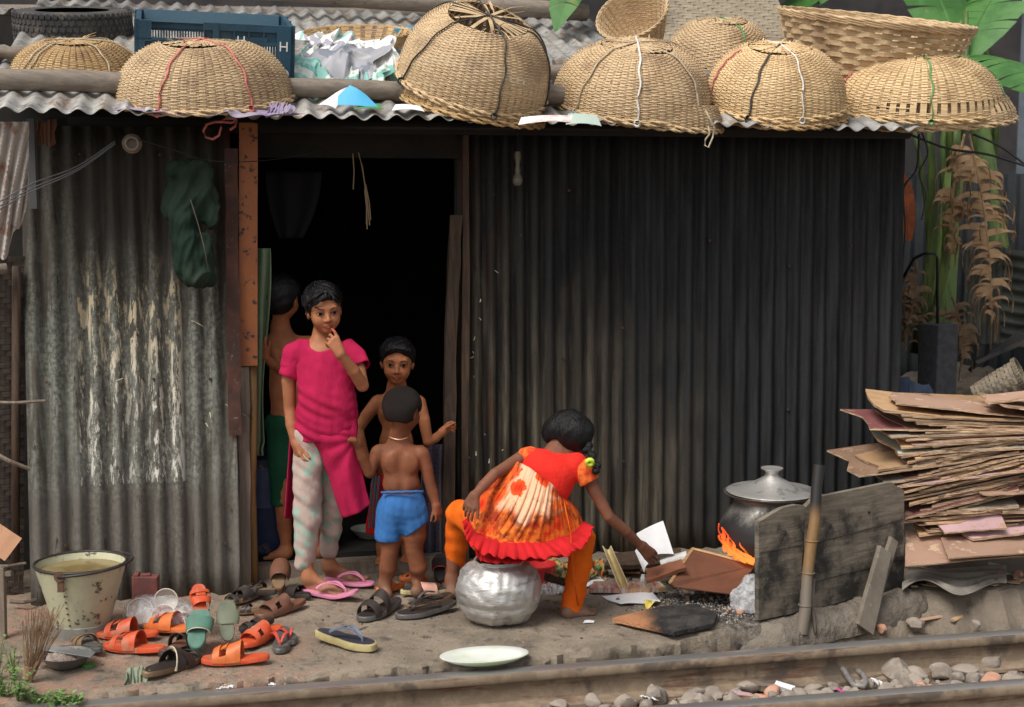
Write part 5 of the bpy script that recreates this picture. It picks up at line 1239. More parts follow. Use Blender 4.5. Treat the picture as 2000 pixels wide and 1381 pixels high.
def build_back_boy():
    Y = 6.16; J = lambda x, y, dy=0: P(x, y, Y + dy)
    t = thing('person', 'boy in dark green shorts with his back turned, half hidden behind the girl in pink', 'person', P(570, 1098, Y))
    S = SDF(); c = J(552, 583); Mx = rotm(162, 6, 0); s = .88; p = head(S, c, Mx, s, J(548, 648, .02), (.036, .038))
    S.cone(J(534, 666, 0), J(604, 668, .03), .027, .027, .03); S.cone(J(548, 640, .01), J(556, 670, .01), .038, .05, .03)
    S.ell(J(566, 700, 0), (.09, .055, .075), None, .03); S.ell(J(564, 740, 0), (.083, .055, .08), None, .05); S.ell(J(564, 775, 0), (.08, .055, .08), None, .05); S.ell(J(562, 820, 0), (.08, .06, .07), None, .05)
    S.chain([J(532, 670, .0), J(541, 698, -.03), J(550, 722, -.05), J(534, 712, -.08), J(518, 698, -.1)], [.032, .027, .0225, .0215, .016], .012)
    hand(S, J(518, 698, -.1), J(512, 678, -.11), V((1, -.4, .0)), V((1, .6, 0)), .72, ((5, 15, 15), (10, 20, 20), (15, 25, 20), (20, 30, 20)), (.8, .5, .0))
    a1, a2 = J(560, 1075, -.0), J(622, 1080, .02)
    S.chain([J(552, 860, 0), J(552, 975, -.02), J(556, 1030, 0), a1], [.06, .037, .033, .02], .02); S.chain([J(585, 860, 0), J(605, 975, .0), J(615, 1030, .02), a2], [.06, .037, .033, .02], .02)
    foot(S, a1, V((a1.x + .02, a1.y - .01, .062)), V((a1.x - .1, a1.y - .05, .062)), .72, 1); foot(S, a2, V((a2.x, a2.y - .03, .062)), V((a2.x + .03, a2.y + .12, .062)), .72, 1)
    vs, F = S.mesh(.0035); mkmesh('body', vs, F, M['skin2'], t, True, attr=np.ones((len(vs), 3)))
    S = SDF(); S.ell(p(0, .018, .03), (.079, .099, .082), Mx, .01); S.ell(p(0, .055, -.025), (.058, .05, .05), Mx, .03); S.ell(p(.084, -.004, -.014), (.024, .028, .034), Mx, .006, 's'); S.ell(p(-.084, -.004, -.014), (.024, .028, .034), Mx, .006, 's'); S.cut(p(0, -.062, .048), Mx @ V((0, -1, -.62)), .01)
    vs, F = S.mesh(.004, lambda v, n_: .003 * wn(v, (60, 60, 60), 3, 2)); mkmesh('hair', vs, F, M['hair'], t, True)
    S = SDF(); S.ell(J(558, 825, 0), (.092, .075, .06), None, .03); S.cone(J(550, 845, 0), J(549, 985, -.01), .066, .048, .02); S.cone(J(580, 845, 0), J(600, 980, 0), .066, .052, .02); S.cut(J(550, 985, 0), V((0, 0, -1)), .003)
    vs, F = S.mesh(.0055, lambda v, n_: .005 * wn(v, (32, 32, 10), 2, 3)); mkmesh('shorts', vs, F, M['green'], t, True)

def build_sitting_girl():
    J = lambda x, y, Y: P(x, y, Y - .09)
    t = thing('person', 'girl in a red and floral dress sitting on the dented pot and reaching for paper', 'person', G(980, 1190))
    S = SDF(); c = J(1105, 859, 5.70); Mx = rotm(230, 34, 0); s = .88; nb = J(1082, 886, 5.66)
    p = head(S, c, Mx, s, nb, (.034, .036))
    S.cone(J(1035, 892, 5.63), J(1125, 908, 5.62), .032, .032, .03); S.cone(J(1088, 872, 5.68), J(1080, 900, 5.64), .033, .05, .03)
    S.ell(J(1068, 930, 5.62), (.095, .06, .08), rotm(0, 0, 15), .03); S.ell(J(1040, 985, 5.58), (.085, .07, .085), rotm(0, 0, 22), .04); S.ell(J(1000, 1040, 5.57), (.105, .075, .07), None, .03)
    S.chain([J(1027, 890, 5.63), J(997, 908, 5.58), J(966, 926, 5.52), J(945, 948, 5.48), J(927, 968, 5.44)], [.031, .0255, .0215, .0215, .016], .012)
    hand(S, J(927, 968, 5.44), J(917, 988, 5.43), V((1, -.3, .1)), V((.3, 1, 0)), .8, ((14, 20, 12), (18, 25, 14), (20, 28, 14), (24, 30, 16)), (.75, .5, .1))
    S.chain([J(1136, 908, 5.62), J(1160, 955, 5.61), J(1189, 1009, 5.6), J(1222, 1038, 5.63), J(1252, 1066, 5.67)], [.032, .0265, .0225, .0225, .016], .012)
    hand(S, J(1252, 1066, 5.67), J(1270, 1084, 5.69), V((.6, .3, .7)), V((-.4, 0, -1)), .82, ((22, 22, 14), (12, 20, 12), (6, 18, 12), (4, 16, 12)), (.7, .2, .8))
    aL, aR = G(884, 1165) + V((0, 0, .07)), G(1116, 1202) + V((0, 0, .055))
    S.chain([J(950, 1050, 5.58), J(898, 1000, 5.8), J(888, 1070, 5.84), aL], [.06, .045, .036, .023], .02); S.chain([J(1030, 1055, 5.58), J(1138, 1050, 5.66), J(1128, 1120, 5.63), aR], [.06, .04, .028, .022], .02)
    foot(S, aL, G(885, 1172), G(868, 1140), .82, 1); foot(S, aR, G(1098, 1206), G(1168, 1198), .82, 1)
    vs, F = S.mesh(.0034); tn, L = tone_face(vs, c, Mx, s); mkmesh('body', vs, F, M['skin4'], t, True, attr=tn); face_parts(t, p, Mx, s, L)
    S = SDF(); S.ell(p(0, .018, .034), (.083, .106, .084), Mx, .01); S.ell(p(0, .06, -.01), (.062, .055, .06), Mx, .03); S.cut(p(0, -.06, .045), Mx @ V((0, -1, -.62)), .01)
    br = [(1136, 862, 5.66), (1146, 874, 5.63), (1150, 886, 5.60), (1154, 897, 5.585)]
    S.cone(p(-.04, .085, .0), J(*br[0]), .04, .028, .03); S.ell(p(.088, -.012, -.022), (.028, .034, .036), Mx, .006, 's')
    
    vs, F = S.mesh(.0038, lambda v, n_: .0025 * wn(v, (60, 60, 60), 3, 2)); mkmesh('hair', vs, F, M['hair'], t, True)
    b = MB(); strands(b, p, s, 260, 15, lambda x, y, z: (z < .048 - (y + .062) * 1.45 and y < .03) or (x > .05 and z < .022 and y < .04), .0026, (.085, .108, .087), ln=.9, swirl=.3)
    hairlocks(b, p, s, [[(-.06, -.05, .05), (-.08, -.06, .02), (-.085, -.05, -.03)], [(-.05, -.06, .06), (-.075, -.075, .03), (-.08, -.07, -.01)], [(.04, -.07, .06), (.06, -.085, .03)]], .003)
    b.build('hair_lock', M['hair'], t, smooth=True)
    S = SDF()
    for i in range(7):
        f = i / 6; q = J(lerp(1140, 1167, f), lerp(858, 920, f), lerp(5.66, 5.57, f)); o = (1 if i % 2 else -1) * .007; S.ell(q + V((o, 0, 0)), (.0235 - .0012 * i, .019, .016), rotm(0, 0, 25 * (1 if i % 2 else -1)), .004)
    vs, F = S.mesh(.003); mkmesh('braid', vs, F, M['hair'], t, True)
    b = MB(); q = J(1152, 903, 5.55); b.tube([q + V((.012 * math.cos(f), -.004 * math.sin(f), .011 * math.sin(f))) for f in [2 * PI * i / 10 for i in range(10)]], .0085, 8, closed=True); b.build('hair_band', simple('lime_band', (.55, .75, .06), rough=.5), t, smooth=True)
    b = MB(); q = p(.078, .004, -.045); b.tube([q + V((.009 * math.cos(f), 0, .009 * math.sin(f))) for f in [2 * PI * i / 12 for i in range(12)]], .0014, 5, closed=True); b.build('earring', simple('gold', (.8, .5, .2), rough=.3, metal=.8, bs=0), t, smooth=True)
    # bodice
    S = SDF(); S.cone(J(1036, 893, 5.625), J(1124, 908, 5.615), .037, .037, .03); S.ell(J(1070, 925, 5.6), (.112, .075, .08), rotm(0, 0, 14), .03); S.ell(J(1076, 950, 5.6), (.08, .075, .06), rotm(0, 0, 30), .03); S.cone(J(1126, 905, 5.615), J(1138, 921, 5.61), .04, .04, .02)
    S.cone(J(1072, 862, 5.59), J(1106, 870, 5.57), .044, .046, .008, 's')
    vs, F = S.mesh(.004, lambda v, n_: .002 * wn(v, (25, 25, 25), 2, 3)); mkmesh('bodice', vs, F, M['redtop'], t, True)
    S = SDF(); S.cone(J(1137, 914, 5.61), J(1150, 940, 5.608), .042, .043, .02); S.cut(J(1150, 942, 5.6), (J(1189, 1009, 5.6) - J(1136, 908, 5.62)), .002)
    vs, F = S.mesh(.004, lambda v, n_: .004 * wn(v, (50, 50, 20), 2, 2)); mkmesh('sleeve', vs, F, M['sleeve'], t, True)
    S = SDF(); S.cone(J(1034, 889, 5.625), J(1027, 890, 5.62), .036, .034, .02); vs, F = S.mesh(.004, lambda v, n_: .003 * wn(v, (50, 50, 20), 2, 2)); mkmesh('sleeve', vs, F, M['sleeve'], t, True)
    # skirt
    top = [(1003, 898), (1018, 905), (1035, 914), (1055, 930), (1073, 942), (1090, 958), (1102, 975)]; mid = [(945, 958), (972, 980), (1003, 995), (1035, 1003), (1066, 1003), (1094, 998), (1122, 990)]; bot = [(914, 1018), (928, 1044), (965, 1057), (1010, 1062), (1060, 1062), (1108, 1052), (1140, 1026)]
    def pl(P_, u): i = min(int(u * 6), 5); f = u * 6 - i; f2 = f * f * (3 - 2 * f) * .3 + f * .7; return lerp(P_[i][0], P_[i + 1][0], f2), lerp(P_[i][1], P_[i + 1][1], f2)
    def skirt(u, v, extra=0):
        a, m_, c_ = pl(top, u), pl(mid, u), pl(bot, u); w0, w1, w2 = (1 - v) * (1 - 2 * v), 4 * v * (1 - v), v * (2 * v - 1)
        x, y = a[0] * w0 + m_[0] * w1 + c_[0] * w2, a[1] * w0 + m_[1] * w1 + c_[1] * w2
        d = 5.56 - .17 * math.sin(PI * min(.5, v * .62 + .12)) * (math.sin(PI * u) ** .6 if 0 < u < 1 else 0) + .02 * v + .06 * abs(2 * u - 1) ** 2
        q = J(x, y, d); pl_ = math.sin(u * 84 + 2.2 * math.sin(v * 3 + u * 9)) + .5 * math.sin(u * 171 + v * 4); q.y += .0052 * pl_ * (.25 + .75 * math.sin(PI * min(1, v * 1.05)))
        q.z += .003 * math.sin(u * 25 + 1) * v; return q
    b = MB(); b.sheet(skirt, 150, 36, .003); tn = []
    for k in range(2):
        for i in range(151):
            for j in range(37):
                u, v = i / 150, j / 36; e = .05 * math.sin(u * 31) + .04 * math.sin(v * 23 + u * 11); m_ = min(1, max(0, (u - .14 + e) * 9)) * min(1, max(0, (.80 + e - u) * 9)) * min(1, max(0, (.66 + e + .08 * math.sin(u * 17) - v) * 8)); tn.append((m_, m_, m_))
    b.build('skirt', M['floral'], t, smooth=True, attr=np.array(tn))
    b = MB(); b.tube([skirt(i / 60, 1) + V((0, -.003, 0)) for i in range(61)], .0065, 6); b.build('hem_piping', M['orange'], t, smooth=True)
    def ruf(low, amp, z0, d0, n_, name, u0=0, u1=1):
        def f(u, v):
            uu = lerp(u0, u1, u); q = skirt(uu, 1); i = min(int(u * (len(low) - 1)), len(low) - 2); g = u * (len(low) - 1) - i
            x, y = lerp(low[i][0], low[i+1][0], g), lerp(low[i][1], low[i+1][1], g); e = J(x, y, q.y - .01 + d0); r = q.lerp(e, v) + V((0, .012 + .0, z0 * (1 - v)))
            r.y += amp * v * math.sin(u * n_ + 1.5 * math.sin(u * 11)) ; r.z += .35 * amp * v * math.sin(u * n_ * .5); return r
        b = MB(); b.sheet(f, 170, 8, .003); b.build(name, M['red'], t, smooth=True)
    ruf([(902, 1022), (912, 1060), (940, 1083), (985, 1093), (1050, 1094), (1112, 1086), (1146, 1066), (1161, 1030)], .013, .01, .0, 120, 'ruffle')
    ruf([(930, 1088), (945, 1100), (985, 1103), (1050, 1098), (1105, 1088)], .010, -.03, .03, 60, 'under_ruffle', .12, .85)
    b = MB(); b.tube([skirt(.93, .2) + V((0, -.02, 0)), J(1105, 990, 5.47), J(1113, 1040, 5.42), J(1118, 1090, 5.45), J(1122, 1140, 5.5), J(1129, 1182, 5.53)], .004, 5, flat=.5); b.build('tie_string', M['orange'], t, smooth=True)
    # trousers
    S = SDF(); S.chain([J(955, 1048, 5.58), J(925, 1010, 5.7), J(898, 1004, 5.79), J(893, 1045, 5.83), J(890, 1090, 5.85)], [.075, .066, .056, .05, .043], .03)
    S.cut(J(890, 1098, 5.85), V((0, 0, -1)), .003) if 0 else None
    vs, F = S.mesh(.005, lambda v, n_: .0045 * wn(v, (25, 25, 35), 8, 3)); mkmesh('trouser_leg', vs, F, M['orange'], t, True)
    S = SDF(); S.chain([J(1030, 1055, 5.58), J(1095, 1052, 5.64), J(1137, 1052, 5.66), J(1133, 1100, 5.63), J(1124, 1150, 5.60), J(1116, 1186, 5.575)], [.075, .068, .052, .048, .045, .043], .03)
    vs, F = S.mesh(.0045, lambda v, n_: .004 * wn(v, (20, 20, 60), 8, 3)); mkmesh('trouser_leg', vs, F, M['orange'], t, True)
build_pink_girl(); build_boy(); build_toddler(); build_back_boy(); build_sitting_girl()
# ---------------------------------------------------------------- footwear
def plastic(name, c, c2=None, c3=(.2, .16, .12), rough=.5, lo3=.56): return simple(name, c, c2 or tuple(q * .8 for q in c), c3, sc=14, sc3=18, lo3=lo3, hi3=lo3 + .2, rough=rough, bs=.2, bsc=120)
M['s_orange'] = plastic('orange_rubber', (.62, .085, .025), (.52, .065, .02), (.4, .17, .1), lo3=.46); M['s_orange2'] = plastic('light_orange_rubber', (.7, .17, .04), None, (.42, .2, .11)); M['s_dark'] = plastic('dark_leather', (.035, .027, .024), None, (.1, .08, .06))
M['s_brown'] = plastic('brown_leather', (.17, .075, .045), None, (.2, .13, .09)); M['s_tan'] = plastic('tan_insole', (.22, .14, .075), None, (.08, .06, .045)); M['s_green'] = plastic('green_rubber', (.09, .2, .15), None, (.12, .14, .1))
M['s_khaki'] = plastic('khaki_sole', (.15, .17, .11), None, (.22, .2, .14)); M['s_grey'] = plastic('grey_rubber', (.10, .095, .09), None, (.17, .15, .12)); M['s_pink'] = plastic('pink_rubber', (.72, .26, .4), (.65, .22, .36), (.5, .3, .3))
M['s_blue'] = plastic('navy_insole', (.04, .045, .065), None, (.1, .1, .1)); M['s_yellow'] = plastic('yellowed_sole', (.5, .42, .2), None, (.3, .24, .12)); M['s_red'] = plastic('red_strap', (.7, .08, .06)); M['s_cream'] = plastic('cream_trim', (.65, .58, .42)); M['s_salmon'] = plastic('salmon_strap', (.7, .38, .3)); M['s_bluegrey'] = plastic('blue_grey_strap', (.16, .19, .25))
def outline(L, w=.095, n=36):
    pts = []
    for i in range(n):
        t = 2 * PI * i / n; x = (1 - math.cos(t)) / 2; k = lerp(.34, .5, x) * (1 - .22 * math.exp(-((x - .42) / .16) ** 2)) * 2
        y = math.sin(t); y = math.copysign(abs(y) ** .72, y); pts.append((x * L, y * w / 2 * k + .006 * math.sin(PI * x)))
    return pts
def sandal(label, heel, toe, kind, msole, mstrap, mtop=None, lift=0.0, roll=0, pitch=0, L=None, h=.052, th=.02, curl=.0, name=None, trim=None, wf=1.0, group='sandals and slippers left at the doorway', bank=True):
    A, B_ = G(*heel), G(*toe); d = B_ - A; LL = L or max(.13, min(.27, d.length)); yaw = math.atan2(d.y, d.x)
    T = Matrix.Translation(A + V((0, 0, .006 + lift))) @ Matrix.Rotation(yaw, 4, 'Z') @ Matrix.Rotation(R(-pitch), 4, 'Y') @ Matrix.Rotation(R(roll), 4, 'X')
    nm = name or {'thong': 'flip_flop'}.get(kind, 'sandal'); t = thing(nm, label, nm.replace('_', '-') if nm == 'flip_flop' else 'sandal', A, group); t['category'] = 'flip-flop' if nm == 'flip_flop' else 'sandal'
    k = LL / .25; ol = outline(LL, .095 * k * wf); n = len(ol); cz = lambda x: curl * max(0, x / LL - .45) ** 2 * 4 * LL + .012 * k * math.exp(-((x / LL - .0) / .35) ** 2)
    b = MB(); rows = []
    for sc_, z in ((.94, 0), (1, .003), (1, th - .004), (.965, th)): rows.append([T @ V((LL/2 + (x - LL/2) * sc_, y * sc_, z * (1 if z else 0) + cz(x))) for x, y in ol])
    vs = [p for r in rows for p in r]; fs = [(j*n+i, j*n+(i+1) % n, (j+1)*n+(i+1) % n, (j+1)*n+i) for j in range(3) for i in range(n)]
    half = n // 2
    for base_, rv in ((0, True), (3 * n, False)):
        for i in range(half):
            a, c, d_, e = i, i + 1, n - i - 1, (n - i) % n
            q = [base_ + a, base_ + c, base_ + d_, base_ + e]; q = list(dict.fromkeys(q)); 
            if len(q) > 2: fs.append(tuple(q if not rv else q[::-1]))
    b.add(vs, [f[::-1] for f in fs] if False else fs); b.build('sole', M[msole], t, smooth=2)
    if mtop:
        b = MB(); q = [T @ V((LL/2 + (x - LL/2) * .93, y * .9, th + .0015 + cz(x))) for x, y in ol]; 
        b.add(q, [tuple(dict.fromkeys((i, i + 1, n - i - 1, (n - i) % n))) for i in range(half)]); b.build('insole', M[mtop], t)
    W = lambda x: max(abs(y) for xx, y in ol if abs(xx - x) < LL * .09) * .97
    def band(x0, x1, hh, name_='strap', m=mstrap, x0b=None, x1b=None, a0=0, a1=1, hole=False):
        b = MB()
        def f(u, v):
            uu = lerp(a0, a1, u); an = PI * uu; xa = lerp(lerp(x0, x0b if x0b is not None else x0, uu), lerp(x1, x1b if x1b is not None else x1, uu), v) * LL
            return T @ V((xa, -W(xa) * math.cos(an) * 1.02, th * .55 + cz(xa) + hh * k * math.sin(an) ** .75 * (1 - .25 * v)))
        b.sheet(f, 20, 4, .0028); b.build(name_, M[m], t, smooth=2)
    if kind == 'slide':
        band(.40, .60, h); band(.60, .70, h * .84, a0=.0, a1=.13); band(.60, .70, h * .84, a0=.34, a1=.66); band(.60, .70, h * .84, a0=.87, a1=1); band(.70, .80, h * .76)
    elif kind == 'thong':
        b = MB()
        for sg in (-1, 1):
            def f(u, v, sg=sg):
                x = lerp(.34, .79, u) * LL; y = sg * W(.34 * LL) * (1 - u) ** .8 * 1.0; w_ = .015 * k * (1.3 - .8 * u)
                return T @ V((x + (v - .5) * w_ * .8, y + sg * (v - .5) * w_ * .9, th + cz(x) + h * .62 * k * math.sin(PI * min(1, .12 + u * .84)) ** .8))
            b.sheet(f, 14, 2, .004)
        b.tube([T @ V((.79 * LL, 0, th + cz(.79 * LL))), T @ V((.78 * LL, 0, th + cz(.79 * LL) + .017 * k))], .004 * k, 6); b.build('strap', M[mstrap], t, smooth=2)
    elif kind == 'cross':
        band(.42, .56, h, x0b=.62, x1b=.76); band(.62, .76, h * .9, x0b=.42, x1b=.56); band(.84, .92, h * .5, name_='toe_strap')
        if trim: band(.40, .43, h * 1.05, 'trim', trim, .60, .63)
    elif kind == 'bands':
        band(.45, .58, h); band(.72, .84, h * .72, 'toe_strap')
        if trim: band(.43, .455, h * 1.03, 'trim', trim); band(.575, .60, h * .95, 'trim', trim)
    elif kind == 'broad':
        band(.42, .74, h)
        if trim: band(.40, .43, h * 1.04, 'trim', trim)
    elif kind == 'clog':
        band(.38, .95, h * 1.0); band(.36, .40, h * 1.04, 'trim', mstrap)
        b = MB(); b.sheet(lambda u, v: T @ V((LL * (.93 + .05 * v * math.sin(PI * u)), -W(.9 * LL) * math.cos(PI * u) * (1 - .8 * v), th * .5 + h * .75 * k * math.sin(PI * u) ** .75 * (1 - .6 * v))), 16, 3, .003); b.build('toe_cap', M[mstrap], t, smooth=2)
    return t
sandal('front left orange rubber sandal, dusty, lying flat beside the black one', (322, 1283), (206, 1266), 'slide', 's_orange', 's_orange', h=.062)
sandal('red orange sandal with a tall wide strap, furthest left at the foot of the bag', (310, 1252), (190, 1244), 'slide', 's_orange', 's_orange', h=.066)
sandal('light orange sandal leaning against the clear bag of cups', (388, 1250), (284, 1232), 'slide', 's_orange2', 's_orange2', h=.062, lift=.012)
sandal('large bright orange sandal at the very front edge, side on', (527, 1298), (393, 1297), 'slide', 's_orange', 's_orange2', h=.068)
sandal('orange sandal behind the large front one, pointing to lower left', (548, 1242), (470, 1274), 'slide', 's_orange', 's_orange', h=.062, lift=.008)
sandal('orange sandal standing up behind the green slipper', (398, 1246), (385, 1222), 'slide', 's_orange', 's_orange', lift=.05, pitch=45, L=.16, wf=1.2)
sandal('green slipper with cream trim tilted up among the orange sandals', (385, 1284), (405, 1240), 'broad', 's_green', 's_green', 's_green', lift=.01, pitch=38, L=.18, wf=1.5, trim='s_cream', h=.05)
sandal('khaki green slipper turned sole out, standing behind the green one', (446, 1262), (448, 1246), 'broad', 's_khaki', 's_khaki', lift=.01, pitch=68, L=.15, h=.02, wf=1.5)
sandal('black leather sandal with white edged strap hanging over the slab edge', (281, 1334), (394, 1287), 'cross', 's_tan', 's_dark', 's_dark', h=.062, trim='s_cream', roll=6)
sandal('dark sandal with thin straps half under the black and white one', (315, 1296), (385, 1256), 'bands', 's_dark', 's_dark', 's_brown', h=.06)
sandal('grey flip-flop with red thong, toe towards the track', (548, 1248), (546, 1296), 'thong', 's_grey', 's_red', 's_grey', L=.2, h=.055)
sandal('second grey red thong flip-flop partly under the first', (552, 1240), (568, 1262), 'thong', 's_grey', 's_red', 's_grey', L=.16)
sandal('brown leather slide with broad cut out strap near the pink flip-flops', (596, 1186), (500, 1212), 'slide', 's_brown', 's_brown', h=.058)
sandal('brown closed clog propped on its heel against the threshold', (545, 1166), (552, 1140), 'clog', 's_brown', 's_brown', 's_tan', lift=.005, pitch=30, L=.17, h=.07, wf=1.35)
sandal('black sandal with tan insole at the foot of the wooden post', (520, 1162), (443, 1184), 'cross', 's_tan', 's_dark', 's_dark', h=.055)
sandal('black strappy sandal lying over the tan one by the post', (540, 1178), (478, 1165), 'bands', 's_dark', 's_dark', 's_tan', h=.05, lift=.02)
sandal('tan and black sandal just behind the khaki sole', (520, 1200), (465, 1200), 'cross', 's_tan', 's_dark', 's_tan', h=.045)
sandal('worn black sandal under the brown slide', (535, 1222), (468, 1238), 'bands', 's_dark', 's_dark', 's_dark', h=.045)
sandal('black slide half hidden behind the heel of the girl in pink', (606, 1176), (560, 1160), 'broad', 's_dark', 's_dark', 's_dark', h=.055)
sandal('navy slide with thick yellowed sole alone in the middle of the slab', (618, 1252), (736, 1276), 'thong', 's_yellow', 's_bluegrey', 's_blue', h=.062, th=.028, trim='s_salmon')
sandal('black toe ring sandal with a tall round strap in front of the toddler', (780, 1184), (703, 1218), 'bands', 's_grey', 's_dark', 's_dark', h=.075)
sandal('flat grey thong flip-flop in front of the toddler', (890, 1190), (772, 1212), 'thong', 's_grey', 's_dark', 's_dark', h=.05)
sandal('grey flip-flop tucked behind the flat one near the dented pot', (884, 1174), (796, 1194), 'thong', 's_tan', 's_grey', 's_dark', h=.05)
sandal('dark slipper with pink strap under the right foot of the toddler', (782, 1168), (876, 1160), 'broad', 's_yellow', 's_salmon', 's_blue', h=.05, L=.2)
sandal('orange sandal between the legs of the toddler', (790, 1152), (738, 1160), 'slide', 's_orange2', 's_orange2', h=.06)
sandal('orange sandal right of the toddler at the threshold', (836, 1140), (790, 1136), 'slide', 's_orange2', 's_orange2', h=.05)
sandal('black slipper with dark red rim tipped up beside the dented pot', (860, 1150), (862, 1128), 'broad', 's_dark', 's_dark', 's_dark', lift=.01, pitch=40, L=.15, wf=1.3, trim='s_red', h=.06)
sandal('muddy grey brown sandal between the ash bowl and the orange ones', (196, 1284), (152, 1256), 'cross', 's_grey', 's_tan', 's_grey', h=.05)
sandal('pink flip-flop under the near foot of the girl in pink', (590, 1164), (700, 1176), 'thong', 's_pink', 's_pink', None, h=.075, th=.016, curl=.10, L=.255, group='pink flip-flops worn by the girl')
sandal('pink flip-flop under the far foot of the girl in pink', (633, 1141), (728, 1149), 'thong', 's_pink', 's_pink', None, h=.072, th=.013, curl=.03, L=.23, group='pink flip-flops worn by the girl')

# ---------------------------------------------------------------- bucket, bag of cups, bowl, broom
def bucket():
    c = G(162, 1236); t = thing('bucket', 'dented cream metal bucket full of murky water by the zinc wall', 'bucket', c)
    m = simple('chipped_cream_paint', (.50, .49, .33), (.42, .42, .29), (.1, .085, .06), sc=6, sc3=22, lo3=.57, hi3=.63, rough=.6, bs=.5, bsc=30)
    b = MB(); b.lathe([(.1, .035), (.102, .04), (.165, .262), (.168, .27), (.162, .27), (.1, .05)], c, 48, wob=.0); b.build('bucket_wall', m, t, smooth=2)
    b = MB(); b.lathe([(.106, .0), (.108, .045), (.1, .05), (.098, .0)], c, 40); b.build('foot_ring', simple('dull_zinc', (.2, .19, .17), (.28, .27, .25), (.1, .09, .08), sc=12, rough=.6, metal=.3), t, smooth=2)
    b = MB(); b.tube([c + V((.167 * math.cos(f), .167 * math.sin(f), .272)) for f in [2 * PI * i / 40 for i in range(40)]], .006, 6, closed=True); b.build('rim', M['s_dark'], t, smooth=True)
    b = MB(); b.lathe([(.158, .246), (.001, .246)], c, 40); b.build('water', simple('murky_water', (.2, .14, .05), (.28, .22, .1), sc=6, rough=.15, bs=.1, bsc=10), t)
    b = MB(); pts = []
    for i in range(17):
        f = lerp(-1.75, 1.5, i / 16); r_ = .178 + .012 * math.sin(PI * i / 16); pts.append(c + V((r_ * math.cos(f), r_ * math.sin(f), .262 + .018 * math.sin(PI * i / 16))))
    b.tube(pts, .0055, 6); b.build('handle', M['s_dark'], t, smooth=True)
    b = MB(); e = c + V((.172 * math.cos(-1.72), .172 * math.sin(-1.72), .25)); b.tube([e + V((0, .004, .012)), e + V((0, -.006, .012))], .02, 12); b.box(e + V((.002, 0, -.02)), (.022, .006, .05)); b.build('handle_ear', simple('rusty_iron', (.07, .04, .028), (.12, .06, .035), sc=20, rough=.8), t)
    b = MB()
    for i in range(7): 
        z = .06 + i * .024; r_ = lerp(.102, .165, (z - .04) / .222) + .001; b.tube([c + V((r_ * math.cos(-1.7), r_ * math.sin(-1.7), z)), c + V(((r_ + .003) * math.cos(-1.7), (r_ + .003) * math.sin(-1.7), z))], .004, 8)
    b.build('rivets', M['rustpost'], t)
bucket()
def m_film(name, c=(.85, .85, .88), a=.28):
    n = NT(name); o = n.obj(); k = n.noise(o, 16, 4, .6, 1)
    m = n.out(c, .25, 0, n.bump(k, .8, .02)); n.put(n.b.inputs['Alpha'], n.rng(k, .35, .7, a, a + .35)); return m
M['film'] = m_film('clear_plastic_film', (.8, .8, .84), .12); M['film2'] = m_film('milky_plastic_film', (.82, .82, .84), .25)
M['cup'] = simple('cream_cup', (.68, .62, .54), (.6, .54, .46), sc=9, rough=.4)
bc = G(312, 1226)
for i, (dx, dy, dz, yw, pt, r_) in enumerate([(-.07, -.02, .07, 20, 70, .048), (.035, -.05, .05, -15, 60, .05), (.085, -.02, .035, 30, 100, .042), (.02, .03, .1, 10, 80, .045), (.10, -.06, .03, -30, 75, .035), (-.02, -.03, .03, 60, 120, .04)]):
    q = bc + V((dx, dy, dz)); Mq = Matrix.Rotation(R(yw), 3, 'Z') @ Matrix.Rotation(R(pt), 3, 'X'); b = MB()
    b.lathe([(r_ * .55, -.03), (r_ * .9, -.012), (r_, .022), (r_ * .95, .022), (r_ * .85, -.008), (.002, -.024)], q, 24, M=Mq); b.tube([q + Mq @ V((r_ * .99 * math.cos(f), r_ * .99 * math.sin(f), .022)) for f in [2 * PI * k / 24 for k in range(24)]], .0022, 5, closed=True)
    tag(b.build('cup', M['cup'], smooth=2), 'pale cup packed inside the clear plastic bag', 'cup', 'pale cups inside the clear bag')
S = SDF(); S.ell(bc + V((.0, -.005, .06)), (.13, .085, .062), rotm(5), .03); S.ell(bc + V((-.06, 0, .07)), (.07, .07, .05), None, .03); S.ell(bc + V((.09, -.03, .05)), (.065, .065, .055), None, .03); S.cone(bc + V((-.08, 0, .03)), bc + V((-.16, .01, .012)), .04, .012, .03); S.cut(bc + V((0, 0, .004)), V((0, 0, -1)))
vs, F = S.mesh(.006, lambda v, n_: .006 * wn(v, (28, 28, 28), 3, 3)); tag(mkmesh('plastic_bag', vs, F, M['film'], None, True), 'clear plastic bag holding pale cups behind the orange sandals', 'plastic bag')
b = MB(); c = G(286, 1182); b.box(c + V((0, 0, .062)), (.1, .05, .12), Euler((0, 0, R(4))), .003); b.box(c + V((-.035, -.0, .128)), (.02, .05, .012), Euler((0, 0, R(4)))); b.box(c + V((.0, -.0, .125)), (.04, .03, .01), Euler((0, 0, R(14))))
tag(b.build('metal_box', simple('rusty_red_metal', (.13, .045, .04), (.2, .06, .05), (.07, .06, .055), sc=14, sc3=30, rough=.8), bevel=.003), 'small rusty red metal box against the foot of the zinc wall', 'box')
